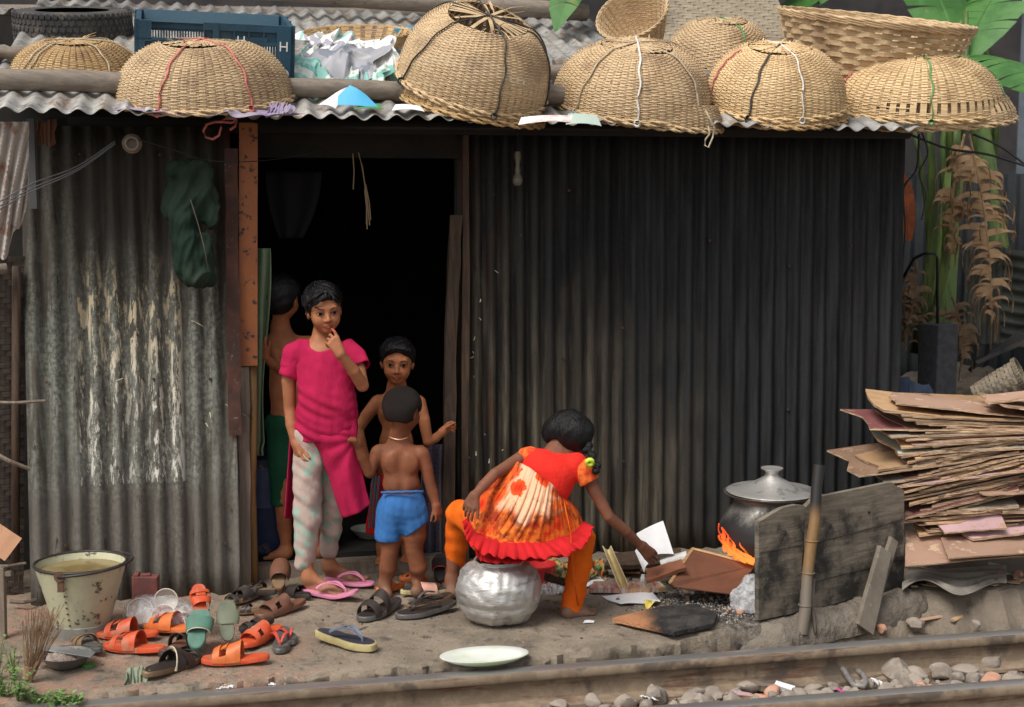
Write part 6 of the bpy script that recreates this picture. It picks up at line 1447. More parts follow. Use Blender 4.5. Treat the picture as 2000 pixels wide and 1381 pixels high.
# ash bowl
c = G(130, 1304); t = thing('ash_bowl', 'shallow aluminium bowl of grey ash near the broom', 'bowl', c)
b = MB(); b.lathe([(.03, .0), (.065, .018), (.088, .05), (.092, .052), (.086, .05), (.06, .024), (.002, .012)], c, 36); b.build('bowl', M['steel'], t, smooth=True)
b = MB(); b.sheet(lambda u, v: c + V((.078 * v * math.cos(2 * PI * u), .078 * v * math.sin(2 * PI * u), .042 + .022 * (1 - v * v) + .006 * nz(u * 40, v * 9)))
, 30, 8, .0, True); b.build('ash', simple('pinkish_ash', (.3, .22, .18), (.42, .34, .3), (.05, .045, .045), sc=30, sc3=12, rough=.95, bs=1, bsc=70, bd=.02), t)
crumple('plastic_scrap', 'black crumpled plastic on the ash bowl', 'scrap', c + V((-.055, -.02, .06)), (.08, .06), TX(20), 'wire', 31, .04, 40, 16, 14)
b = MB(); a, d = G(48, 1262, .06), G(182, 1276, .075); b.box((a + d) / 2, ((d - a).length, .03, .006), Euler((R(25), -.01, math.atan2(d.y - a.y, d.x - a.x)))); tag(b.build('metal_strip', M['steel'], bevel=.002), 'flat steel strip laid across the ash bowl', 'strip')
b = MB(); root = G(55, 1335); 
for i in range(70):
    e = root + V((rnd.uniform(-.02, .12) , rnd.uniform(-.03, .05), rnd.uniform(.17, .27))); r0_ = root + V((rnd.uniform(-.012, .012), rnd.uniform(-.012, .012), 0)); m_ = r0_.lerp(e, .5) + V((rnd.uniform(-.008, .008), 0, 0)); b.tube([r0_, m_, e], .0012, 4)
b.tube([root + V((0, 0, .02)), root + V((.005, 0, .06))], .018, 10)
tag(b.build('stick_broom', simple('broom_twigs', (.3, .19, .11), (.2, .12, .07), sc=20, rough=.8)), 'bundle of thin brown broom twigs standing at the left front corner', 'broom')
b = MB(); c = G(172, 1302); b.lathe([(.0, .012), (.024, .012), (.026, .0)], c, 20); tag(b.build('bottle_cap', simple('green_plastic', (.05, .18, .03), rough=.5), smooth=2), 'round dark green lid on the ground by the ash bowl', 'lid')
crumple('net_rag', 'thin grey green net rag hanging over the slab edge', 'rag', G(272, 1338) + V((0, -.01, -.02)), (.09, .16), TX(62, 14), simple('green_net', (.2, .24, .16), (.28, .31, .23), sc=20, rough=.9), 41, .05, 30, 20, 24)
c = G(946, 1290, .006); Mq = Matrix.Rotation(YAW, 3, 'Z') @ Matrix.Diagonal((1, .56, 1)); b = MB(); b.lathe([(.0, .0), (.09, .002), (.13, .012), (.158, .024), (.16, .022), (.13, .006), (.09, -.006), (.0, -.008)], c, 48, M=Mq)
tag(b.build('plate', simple('pale_green_enamel', (.66, .68, .64), (.5, .58, .4), sc=3, rough=.3, bs=0), smooth=True), 'pale plate with a green tinge lying between the slab and the rail', 'plate')

# ---------------------------------------------------------------- dented pot (seat)
c = G(974, 1213); t = thing('metal_pot', 'large dented silver pot used as a seat', 'pot', c)
def m_alu(name, c1, c2, soot=0, rough=.38):
    n = NT(name); o = n.obj(); a = n.noise(o, 9, 4, .6); b_ = n.noise(n.map(o, (1, 1, 3)), 10, 5, .65, .4); sp = n.noise(o, 60, 4, .7)
    col = n.mix(a, c1, c2); col = n.mix(n.mth('MULTIPLY', n.rng(b_, .54, .62), .55), col, tuple(q * .35 for q in c1)); 
    z = n.sep(o)[2]
    if soot:
        k = n.rng(n.mth('ADD', z, n.mth('MULTIPLY', n.mth('SUBTRACT', n.noise(n.map(o, (1, 1, .35)), 12, 5, .7), .5), .25)), soot[0], soot[1], 1, 0); col = n.mix(k, col, (.014, .013, .014))
        return n.out(col, n.rng(k, 0, 1, rough, .7), n.rng(k, 0, 1, .8, .0), n.bump(sp, .2, .002))
    return n.out(col, rough, .75, n.bump(n.mth('ADD', n.mth('MULTIPLY', b_, 1.0), n.mth('MULTIPLY', sp, .12)), .5, .012))
b = MB(); prof = [(.004, .004), (.09, .002), (.125, .018), (.152, .055), (.166, .1), (.169, .13), (.165, .165), (.15, .2), (.12, .228), (.095, .238), (.1, .25), (.092, .25), (.085, .236)]
fine = []
for i in range(len(prof) - 1):
    for k in range(4): f = k / 4; fine.append((lerp(prof[i][0], prof[i+1][0], f), lerp(prof[i][1], prof[i+1][1], f)))
fine.append(prof[-1]); b.lathe(fine, c, 96)
vs = np.array(b.v); rr = np.linalg.norm(vs[:, :2] - np.array([c.x, c.y]), axis=1); N = vs - np.array([c.x, c.y, .12]); N /= np.linalg.norm(N, axis=1)[:, None] + 1e-9
dn = 1.5 * np.abs(wn(vs, (28, 28, 34), 12, 3)); band_ = np.exp(-((vs[:, 2] - .085) / .012) ** 2)
vs = vs + N * (-.006 * dn - .003 * np.maximum(0, wn(vs, (60, 60, 60), 4, 2)) - .004 * band_ * (.5 + wn(vs, (50, 50, 50), 9, 1)))[:, None]; b.v = [tuple(q) for q in vs]
b.build('pot_body', m_alu('dented_aluminium', (.66, .65, .63), (.5, .49, .47), 0, .5), t, smooth=True)
# red plastic pot and patterned cloth behind
c = G(1052, 1150); b = MB(); b.lathe([(.0, .0), (.05, .0), (.07, .1), (.074, .1), (.074, .108), (.068, .108), (.05, .006)], c, 28); tag(b.build('plastic_pot', plastic('red_plastic', (.6, .03, .03)), smooth=2), 'small red plastic pot tucked behind the dented pot', 'plastic pot')
def m_pattern():
    n = NT('patterned_cloth'); o = n.obj(); v = n.vor(o, 70, 'F1', 'Color'); h_ = n.sep(v)[0]
    c_ = n.mix(n.rng(h_, .3, .32), (.35, .25, .07), (.07, .06, .03)); c_ = n.mix(n.rng(h_, .6, .62), c_, (.5, .12, .04)); c_ = n.mix(n.rng(h_, .8, .82), c_, (.1, .2, .08)); return n.out(c_, .9)
M['pattern'] = m_pattern()
for i, (x, y, w_, h_, sd, lb) in enumerate([(1095, 1140, .3, .16, 51, 'patterned brown and yellow cloth heaped behind the dented pot'), (1160, 1128, .14, .12, 52, 'end of the patterned cloth showing right of the orange trouser leg')]):
    crumple('patterned_cloth', lb, 'cloth', G(x, y) + V((0, 0, .05)), (w_, h_), TX(40, 8), 'pattern', sd, .09, 16, dome_=.05)
def gsheet(name, label, cat, pts, m, z=.006, wav=.006, n=12, group=None, seed=0):
    q = [G(*p_) for p_ in pts]; b = MB()
    b.sheet(lambda u, v: q[0].lerp(q[1], u).lerp(q[3].lerp(q[2], u), v) + V((0, 0, z + wav * (.6 + math.sin(u * 5 + seed) * math.sin(v * 4 + seed * 2)))), n, n, .0012); return tag(b.build(name, M[m] if isinstance(m, str) else m, smooth=2), label, cat, group)
gsheet('paper_sheet', 'white paper sheet lying flat on the slab in front of the burnt board', 'paper', [(1212, 1186), (1290, 1178), (1270, 1158), (1176, 1168)], 'paper', seed=1)
gsheet('paper_sheet', 'white paper near the bare foot of the sitting girl', 'paper', [(1140, 1152), (1182, 1138), (1165, 1126), (1128, 1140)], 'paper', seed=2)
gsheet('paper_scrap', 'tiny white paper scrap on the slab below the sitting girl', 'paper', [(1139, 1220), (1160, 1219), (1162, 1215), (1142, 1215)], 'paper', seed=3, wav=.002)
gsheet('peel_scrap', 'yellow peel scrap beside the flat white paper', 'peel', [(1262, 1191), (1286, 1184), (1283, 1174), (1256, 1182)], simple('yellow_peel', (.65, .5, .1), rough=.6), seed=4, wav=.012)
bent('paper_sheet', 'blank white paper standing behind the reaching hand', 'paper', [P(1256, 1088, 5.86), P(1316, 1082, 5.86), P(1295, 1017, 5.95), P(1243, 1042, 5.93)], 'paper', .015)
bent('paper_sheet', 'white folded paper under the reaching hand', 'paper', [P(1258, 1118, 5.72), P(1268, 1100, 5.74), P(1250, 1070, 5.85), P(1240, 1076, 5.82)], 'paper', .01)
bent('peel_strip', 'long curved pale bamboo peel leaning by the wall', 'strip', [P(1210, 1146, 5.75), P(1226, 1142, 5.75), P(1192, 1066, 5.95), P(1178, 1066, 5.95)], simple('pale_peel', (.66, .55, .32), (.55, .42, .2), sc=8, rough=.7), -.05, 14, .004)
b = MB(); a = G(1256, 1143); b.lathe([(.001, .0), (.011, .0), (.012, .03), (.009, .034), (.009, .045), (.001, .045)], a, 16); tag(b.build('bottle_cap', M['white'], smooth=2), 'small white cap standing in the litter below the hand', 'cap')
crumple('green_wrapper', 'bright green crumpled wrapper behind the white paper', 'wrapper', G(1226, 1122) + V((0, .05, .04)), (.09, .08), TX(50, 20), simple('bright_green_film', (.04, .35, .04), (.02, .2, .03), sc=30, rough=.3), 61, .05, 35, 18, 16)
crumple('pink_wrapper', 'tiny pink wrapper beside the leaning board', 'wrapper', G(1318, 1142) + V((0, 0, .012)), (.04, .03), TX(20), simple('pink_film', (.6, .15, .35), rough=.4), 62, .02, 60, 12, 10)
crumple('plastic_bag', 'clear crumpled bag on the ground right of the dented pot', 'plastic bag', G(1080, 1160) + V((0, 0, .03)), (.13, .08), TX(15), 'film', 63, .05, 30, 22, 18, dome_=.03)
S = SDF(); q = G(1452, 1196); S.ell(q + V((0, 0, .05)), (.055, .04, .05), None, .02); S.ell(q + V((.03, .02, .09)), (.04, .035, .06), None, .02); S.cone(q + V((0, 0, .02)), q + V((.07, -.02, .01)), .03, .015, .02); S.cut(q + V((0, 0, .004)), V((0, 0, -1)))
vs, F = S.mesh(.004, lambda v, n_: .009 * wn(v, (45, 45, 45), 3, 3)); tag(mkmesh('plastic_bag', vs, F, M['film2'], None, True), 'milky plastic bag stuffed beside the wooden screen at the fire', 'plastic bag')
# ---------------------------------------------------------------- boards by the fire
def plank(name, label, pts, th, m, cat='board', group=None, jag=0.0, seed=0, sub=6, char=None):
    """flat board from its outline (3D points), thickness th; jag roughens the outline"""
    q = random.Random(seed); P3 = [V(p_) for p_ in pts]; out = []
    N = (P3[1] - P3[0]).cross(P3[-1] - P3[0]).normalized()
    for a, c_ in zip(P3, P3[1:] + P3[:1]):
        d = (c_ - a); s_ = d.cross(N).normalized(); n_ = sub if jag else 1
        for k in range(n_): out.append(a + d * (k / n_) + (s_ * q.uniform(-jag, jag) if k else V((0, 0, 0))))
    b = MB(); b.prism(out, -N * th); o = b.build(name, m if not isinstance(m, str) else M[m]); return tag(o, label, cat, group)
M['hardboard'] = m_wood('brown_hardboard', (.17, .062, .03), (.13, .045, .022), axis=(3, 3, 3), dirt=(.14, .06, .035), dl=.6)
M['edgewood'] = m_wood('pale_split_wood', (.55, .34, .16), (.42, .24, .1), axis=(3, 3, 40), dirt=(.2, .11, .06), dl=.58)
def m_char():
    n = NT('charred_board'); o = n.obj(); x = n.sep(o)[0]; a = n.noise(o, 14, 5, .7)
    k = n.rng(n.mth('ADD', x, n.mth('MULTIPLY', n.mth('SUBTRACT', n.noise(o, 7, 4, .6), .5), .16)), -.115, -.03); ck = n.vor(n.map(o, (1, 1, 1)), 45, 'DISTANCE_TO_EDGE')
    c_ = n.mix(a, (.36, .15, .07), (.5, .24, .11)); c_ = n.mix(k, c_, n.mix(n.rng(a, .4, .7), (.013, .012, .012), (.06, .052, .046))); return n.out(c_, .85, 0, n.bump(n.mth('ADD', a, n.rng(ck, 0, .1)), .6, .006))
z_ = lambda p_, z: V((p_.x, p_.y, z))
plank('charred_board', 'half burnt board lying in front of the fire', [G(1196, 1207, .03), G(1318, 1234, .03), G(1392, 1218, .03), G(1402, 1196, .035), G(1350, 1180, .035), G(1290, 1184, .03)], .016, m_char(), jag=.004, seed=3)
# big leaning panel with pale edges
q = [P(1308, 1138, 5.62), P(1318, 1146, 5.62), P(1428, 1160, 5.56), P(1476, 1105, 5.80), P(1352, 1072, 5.84)]
t = thing('leaning_board', 'brown panel with pale battens leaning into the fire', 'board', G(1385, 1160))
o = plank('panel', None, q, .006, 'hardboard'); bpy.data.objects.remove(o)
b = MB(); N = (q[1] - q[0]).cross(q[-1] - q[0]).normalized(); N = (q[2] - q[1]).cross(q[4] - q[1]).normalized(); b.prism(q, -N * .005); b.build('panel', M['hardboard'], t)
b = MB()
for a, c_ in ((q[0], q[4]), (q[4], q[3])): d = (c_ - a); b.tube([a, a.lerp(c_, .5) + V((0, 0, .001)), c_], .007, 4)
b.build('batten', M['edgewood'], t)
plank('painted_plank', 'old painted plank with peeling red and white paint lying behind the papers', [G(1150, 1148, .03), G(1262, 1150, .03), G(1300, 1146, .03), G(1290, 1136, .03), G(1160, 1135, .03)], .02, m_wood('peeling_paint', (.5, .48, .42), (.42, .1, .07), axis=(18, 3, 3), dirt=(.4, .27, .13), dl=.52), jag=.004, seed=5)
plank('split_board', 'rough brown board under the reaching hand', [P(1262, 1134, 5.62), P(1340, 1108, 5.66), P(1330, 1092, 5.72), P(1262, 1112, 5.70)], .016, 'hardboard', jag=.004, seed=6)
plank('split_board', 'white topped board end between the hand and the leaning panel', [P(1290, 1105, 5.78), P(1345, 1090, 5.8), P(1340, 1076, 5.9), P(1290, 1088, 5.9)], .01, simple('white_laminate', (.7, .7, .7), (.4, .35, .3), sc=8, rough=.6), jag=.004, seed=7)
plank('split_board', 'dark board lying against the foot of the wall behind the litter', [P(1180, 1105, 6.0), P(1330, 1100, 6.02), P(1330, 1070, 6.12), P(1190, 1080, 6.12)], .02, 'darkwood', jag=.004, seed=8)
plank('cardboard_piece', 'reddish cardboard piece by the curved peel', [z_(G(1200, 1130), .03), z_(G(1250, 1132), .03), z_(G(1245, 1108), .05), z_(G(1205, 1106), .05)], .006, 'hardboard', jag=.004, seed=9)
plank('wood_strip', 'strip of wood slanting behind the red pot', [P(1062, 1130, 5.55), P(1130, 1150, 5.5), P(1132, 1140, 5.52), P(1064, 1118, 5.57)], .015, 'darkwood', jag=.002, seed=10)
# litter
b = MB()
for i in range(1500):
    k = rnd.random(); x, y = (rnd.gauss(1415, 45), rnd.gauss(1185, 18)) if k < .6 else (rnd.gauss(1310, 60), rnd.gauss(1165, 18)) if k < .85 else (rnd.uniform(1120, 1330), rnd.uniform(1110, 1160))
    if y > 1232 or x > 1478: continue
    s_ = rnd.uniform(.002, .006) if rnd.random() < .93 else rnd.uniform(.007, .013); q = G(x, y); b.cur = rnd.choice((0, 0, 1, 1, 2)); b.box(q + V((0, 0, s_ * .4)), (s_, s_ * rnd.uniform(.5, 1), s_ * .7), Euler((rnd.random(), rnd.random(), rnd.random() * 3)))
tag(b.build('ash_litter', [simple('white_ash', (.45, .42, .38), (.3, .28, .25), sc=30), simple('charcoal', (.02, .02, .02), (.05, .045, .04), sc=30), simple('brown_crumb', (.2, .13, .08), (.3, .2, .12), sc=30)]), 'pale ash, charcoal crumbs and splinters strewn round the hearth', kind='stuff')
for i, (x, y, s_, m) in enumerate([(1398, 1206, .014, 'stone'), (1446, 1200, .02, 'brick'), (1436, 1214, .011, 'stone'), (1390, 1172, .012, 'stone'), (1425, 1192, .01, 'brick'), (1340, 1160, .012, 'brick')]):
    S = SDF(); S.ell(G(x, y) + V((0, 0, s_ * .5)), (s_, s_ * .8, s_ * .6), rotm(i * 30)); vs, F = S.mesh(.003, lambda v, n_: .002 * wn(v, (90, 90, 90), i, 2)); tag(mkmesh('pebble', vs, F, M[m], None, 2), 'small pebble in the ash near the wooden screen', 'pebble', 'pebbles in the ash')

b = MB()
for i in range(2200):
    x, y = rnd.uniform(20, 1480), rnd.uniform(1150, 1330)
    if y > poly(EDGE, x) - 12 or y < 1205 - x * .09: continue
    s_ = rnd.uniform(.0015, .004) if rnd.random() < .95 else rnd.uniform(.004, .009); q = G(x, y); b.cur = rnd.choice((0, 1, 1, 2)); b.box(q + V((0, 0, s_ * .3)), (s_, s_ * rnd.uniform(.5, 1), s_ * .6), Euler((rnd.random(), rnd.random(), rnd.random() * 3)))
tag(b.build('slab_grit', [simple('pale_grit', (.4, .3, .22), (.3, .24, .19), sc=30), simple('dark_grit', (.06, .048, .04), (.1, .08, .065), sc=30), simple('brick_grit', (.32, .15, .1), sc=30)]), 'fine pale and dark grit scattered over the concrete slab', kind='stuff')
# ---------------------------------------------------------------- cooking pot, flames, screen
pc = P(1506, 1098, 5.98); t = thing('cooking_pot', 'big soot blackened cooking pot with a wide lid over the fire', 'cooking pot', pc); rad = .215
pot = [(.002, .002), (.1, .004), (.16, .03), (.2, .075), (.213, .12), (.205, .17), (.18, .215), (.155, .25), (.148, .27), (.152, .285), (.19, .30), (.193, .306), (.15, .292)]
fine = [(1.07 * lerp(pot[i][0], pot[i+1][0], k / 3), lerp(pot[i][1], pot[i+1][1], k / 3)) for i in range(len(pot) - 1) for k in range(3)] + [(1.07 * pot[-1][0], pot[-1][1])]
b = MB(); b.lathe(fine, pc, 64); b.build('pot_body', m_alu('sooty_aluminium', (.36, .34, .31), (.25, .23, .2), (.19, .31), .4), t, smooth=True)
lidt = thing('pot_lid', 'domed aluminium lid with a round knob on the cooking pot', 'lid', pc + V((0, 0, .31)))
b = MB(); lid = [(.187, .302), (.191, .306), (.186, .31), (.15, .312), (.11, .325), (.07, .345), (.04, .362), (.028, .372), (.026, .384), (.032, .394), (.046, .4), (.047, .404), (.036, .405), (.03, .402), (.002, .4)]
b.lathe(lid, pc + V((-.005, 0, .006)), 64, M=Matrix.Rotation(R(1), 3, 'X')); b.build('lid', m_alu('lid_aluminium', (.72, .7, .67), (.6, .58, .55), 0, .42), lidt, smooth=2)
n = NT('flame'); o = n.obj(); f_ = n.noise(n.map(o, (1, 1, .4)), 22, 3, .5); z = n.sep(o)[2]
em = n.mix(n.rng(n.mth('ADD', z, n.mth('MULTIPLY', f_, .04)), .02, .15), (1.0, .3, .05), (1.0, .07, .008)); n.put(n.b.inputs['Emission Color'], em); n.put(n.b.inputs['Emission Strength'], 1.0); n.put(n.b.inputs['Alpha'], n.rng(f_, .3, .6, .12, .85)); M['flame'] = n.out((.2, .03, 0), .9)
fb = P(1445, 1098, 5.8); t = thing('fire', 'orange flames licking up the left side of the cooking pot', 'fire', fb)
for i, (x0, y0, x1, y1, w_, Y_) in enumerate([(1425, 1085, 1408, 1030, .012, 5.84), (1438, 1092, 1418, 1052, .016, 5.80), (1455, 1097, 1432, 1068, .016, 5.78), (1472, 1100, 1448, 1078, .016, 5.76), (1420, 1078, 1404, 1045, .010, 5.86), (1465, 1098, 1478, 1085, .014, 5.8), (1490, 1100, 1480, 1070, .02, 5.86), (1448, 1090, 1430, 1058, .01, 5.85), (1428, 1082, 1416, 1034, .006, 5.83), (1440, 1088, 1424, 1044, .006, 5.82), (1462, 1094, 1446, 1060, .007, 5.8), (1416, 1072, 1402, 1022, .005, 5.85)]):
    a, c_ = P(x0, y0, Y_), P(x1, y1, Y_ + .02); b = MB(); pts = [a.lerp(c_, k / 8) + V((.006 * math.sin(k * 1.1 + i), 0, 0)) for k in range(9)]; b.tube(pts, [w_ * (.5 + 1.1 * math.sin(PI * min(1, .15 + k / 10)) * (1 - k / 8.2)) for k in range(9)], 8, flat=.6); b.build('flame', M['flame'], t, smooth=True)
# hearth stones and ember bed
for i, (x, y) in enumerate([(1440, 1120), (1560, 1120), (1500, 1108)]):
    S = SDF(); q = P(x, y, 5.9 + .1 * (i == 2)); q.z = .04; S.ell(q, (.06, .06, .05)); vs, F = S.mesh(.006, lambda v, n_: .008 * wn(v, (30, 30, 30), i, 2)); tag(mkmesh('hearth_stone', vs, F, M['black'], None, True), 'soot black hearth stone under the cooking pot', 'stone', 'hearth stones under the cooking pot')
def m_board():
    n = NT('sooty_board'); o = n.obj(); g = n.noise(n.map(o, (2, 2, 22)), 3, 6, .7, .3); a = n.noise(o, 5, 5, .65); z = n.sep(o)[2]
    c_ = n.mix(n.rng(g, .35, .65), (.15, .125, .095), (.25, .21, .16)); c_ = n.mix(n.mth('MULTIPLY', n.rng(n.mth('ADD', n.mth('MULTIPLY', a, .5), n.mth('MULTIPLY', z, -.9)), -.02, -.12, 1, .25), n.rng(a, .36, .56)), c_, (.028, .025, .022))
    c_ = n.mix(n.mth('MULTIPLY', n.rng(n.noise(o, 45, 4, .8), .62, .7), .6), c_, (.3, .27, .22)); return n.out(c_, .85, 0, n.bump(g, .5, .005))
M['screen'] = m_board()
def screen(label, pts, th, seams, side=None, holes=()):
    P3 = [PWp(*q) for q in pts]; t = thing('wooden_screen', label, 'wooden screen', P3[0]); b = MB(); N = PWN; b.prism(P3, -N * th)
    b.build('board', M['screen'], t)
    for k, (a, c_, m_) in enumerate(seams):
        b = MB(); b.tube([PWp(*a) + N * .002, PWp((a[0] + c_[0]) / 2, (a[1] + c_[1]) / 2) + N * .002, PWp(*c_) + N * .002], .0026, 4, flat=.5); b.build('plank_joint', M['black'], t)
    return t, P3
# plane of the screen: through its two feet
fa, fb_ = G(1482, 1216), G(1766, 1148); PWD = (fb_ - fa).normalized(); PWN = V((PWD.y, -PWD.x, 0)).normalized()
def PWp(px, py, off=0):
    d = ray(px, py); o_ = V((0, 0, CAMZ)); return o_ + d * ((fa + PWN * off - o_).dot(PWN) / d.dot(PWN))
screen('low sooty plank screen left of the bamboo stake, hiding the fire', [(1482, 1212), (1560, 1196), (1572, 1012), (1572, 988), (1556, 986), (1530, 992), (1508, 1004), (1482, 1020)], .022, [((1484, 1080), (1566, 1064), 0)])
screen('taller sooty plank screen right of the bamboo stake', [(1572, 1194), (1766, 1143), (1766, 958), (1740, 942), (1604, 970), (1590, 975), (1572, 992)], .022, [((1574, 1066), (1764, 1014), 0), ((1574, 1140), (1764, 1092), 0)])
b = MB(); nail = PWp(1697, 1001, .002); b.tube([nail, nail + PWN * .004], .005, 8); tag(b.build('nail', M['black']), 'black nail head in the taller plank screen', 'nail')
t = thing('bamboo_stake', 'scorched bamboo stake standing between the two plank screens', 'stake', G(1565, 1242))
pts = [(1566, 1240), (1573, 1160), (1580, 1110), (1585, 1065), (1590, 1010), (1594, 960), (1600, 908)]; n = NT('scorched_bamboo'); z = n.sep(n.obj())[2]; g = n.noise(n.map(n.obj(), (16, 16, 1.4)), 4, 5, .7)
c_ = n.mix(g, (.27, .16, .065), (.17, .09, .035)); c_ = n.mix(n.rng(z, .38, .46), c_, (.02, .018, .017)); c_ = n.mix(n.rng(n.mth('ADD', z, n.mth('MULTIPLY', g, .1)), .27, .2), c_, (.17, .14, .11)); M['scorch'] = n.out(c_, .55, 0, n.bump(g, .3, .003))
b = MB(); sa, sb = G(1566, 1238, -.05), PWp(1601, 908, .03); Q = [sa.lerp(sb, i / 6) + V((.004 * math.sin(i * 2), 0, 0)) for i in range(7)]; b.tube(Q, [.024, .023, .022, .0225, .022, .022, .0235], 12); b.build('stem', M['scorch'], t, smooth=2)
b = MB()
for (x, y) in ((1577, 1122), (1586, 1060), (1571, 1185)): 
    q = sa.lerp(sb, {1122: .36, 1060: .55, 1185: .17}[y]); b.tube([q + V((.024 * math.cos(f), .024 * math.sin(f), 0)) for f in [2 * PI * k / 14 for k in range(14)]], .003, 5, closed=True); b.build('node_ring', M['scorch'], t, smooth=True); b = MB()
b = MB(); b.tube([PWp(1590, 1130, .05), PWp(1586, 1180, .07), G(1593, 1238, -.05)], [.006, .007, .007], 6); tag(b.build('bamboo_sliver', M['oldwood'], smooth=True), 'thin split sliver leaning on the foot of the bamboo stake', 'sliver')
t = thing('wooden_prop', 'short muddy wooden prop leaning on the taller plank screen', 'prop', G(1682, 1228))
M['mudwood'] = simple('mud_coated_wood', (.19, .16, .125), (.14, .115, .09), (.26, .22, .18), sc=6, rough=.95, bs=.6, bsc=30)
a, c_ = G(1684, 1228, -.07), PWp(1724, 1072, .03); b = MB(); d = (c_ - a); x = (PWD - d * (PWD.dot(d) / d.dot(d))).normalized(); b.prism([a - x * .045, a + x * .045, c_ + x * .034, c_ - x * .034], PWN * .02); b.build('front_piece', M['mudwood'], t, bevel=.003)
a, c_ = G(1694, 1220, -.07) + V((0, .03, 0)), PWp(1742, 1052, .008); b = MB(); d = (c_ - a); x = (PWD - d * (PWD.dot(d) / d.dot(d))).normalized(); b.prism([a - x * .03, a + x * .03, c_ + x * .022, c_ - x * .022], PWN * .018); b.build('back_piece', M['mudwood'], t, bevel=.003)
# mud kerb under the screens
b = MB(); 
def kf(u, v):
    q = fa.lerp(fb_, u * 1.9 - .25) ; an = PI * v; return q + PWN * (.03 + .085 * math.cos(an) + .01 * nz(u * 30, v * 3)) + V((0, 0, -.10 + (.105 + .014 * nz(u * 22, v * 2, 3) - .03 * max(0, u - .55)) * math.sin(an) * min(1, u * 6))) - PWN * (0 if u > .17 else .12 * (1 - u * 6))
b.sheet(kf, 90, 16); tag(b.build('mud_kerb', simple('dried_mud', (.2, .17, .135), (.15, .125, .1), (.1, .08, .065), sc=5, sc3=20, rough=.95, bs=.9, bsc=26, bd=.02), smooth=True), 'low kerb of dried grey mud under the plank screens', kind='structure')
# ---------------------------------------------------------------- stack of broken boards at the right
for nm, c1, c2, d in (('bd_brown', (.28, .17, .11), (.21, .125, .08), (.42, .28, .18)), ('bd_pale', (.55, .35, .19), (.44, .26, .13), (.28, .15, .08)), ('bd_dark', (.17, .09, .055), (.12, .06, .04), (.25, .14, .09)), ('bd_grey', (.3, .27, .22), (.22, .19, .16), (.15, .11, .08)), ('bd_pink', (.5, .32, .33), (.42, .27, .28), (.4, .24, .15)), ('bd_green', (.42, .47, .4), (.35, .4, .35), (.4, .25, .15)), ('bd_wine', (.2, .07, .07), (.15, .05, .05), (.3, .18, .12)), ('bd_rust', (.38, .235, .165), (.31, .185, .13), (.52, .36, .25))):
    n = NT(nm); o = n.obj(); nn_ = n.n('NewGeometry').outputs['True Normal']; up = n.mth('ABSOLUTE', n.sep(nn_)[2]); a = n.noise(o, 5, 5, .6); g = n.noise(n.map(o, (4, 4, 90)), 3, 4, .7); k = n.rng(n.rand(), 0, 1, .75, 1.25, False)
    top = n.mix(n.rng(a, .4, .65), c1, c2); top = n.mix(n.rng(n.noise(o, 11, 5, .7), .58, .64), top, d)
    edge = n.mix(n.rng(g, .4, .6), (.56, .40, .25), (.22, .13, .08)); c = n.mix(n.rng(up, .5, .7), edge, top); c = n.mix(1.0, c, n.comb(k, k, k), 'MULTIPLY')
    M[nm] = n.out(c, .8, 0, n.bump(g, .5, .004))
bq = random.Random(5)
def board(x0, y0, x1, y1, Y, dep, mat, label, tip=0.0, wdg=0, th=None, pts=None):
    """broken board: front edge from (x0,y0) to (x1,y1) at distance Y, dep metres deep, tip = rise of the far edge"""
    Y = 5.9 + (Y - 5.9) * .4 if Y < 6.2 else Y; a, c = P(x0, y0, Y), P(x1, y1, Y + bq.uniform(-.02, .08)); d = c - a; bk = V((bq.uniform(-.05, .12), dep, tip))
    n_ = 9; out = []
    for k in range(n_): out.append(a + d * (k / (n_ - 1)) + V((0, bq.uniform(-.012, .012), 0)))
    l0 = [c + bk * .5 + V((.02, 0, 0)), c + bk, a + bk + V((wdg * .1, 0, 0)), a + bk * .6 + V((bq.uniform(-.03, .05), 0, 0)), a + bk * .25 + V((bq.uniform(-.02, .03), 0, 0))]
    out += l0; t_ = th or bq.uniform(.005, .011); b = MB(); b.prism(out, (0, 0, -t_)); 
    return tag(b.build('broken_board', M[mat]), label, 'board', 'broken boards stacked at the right')
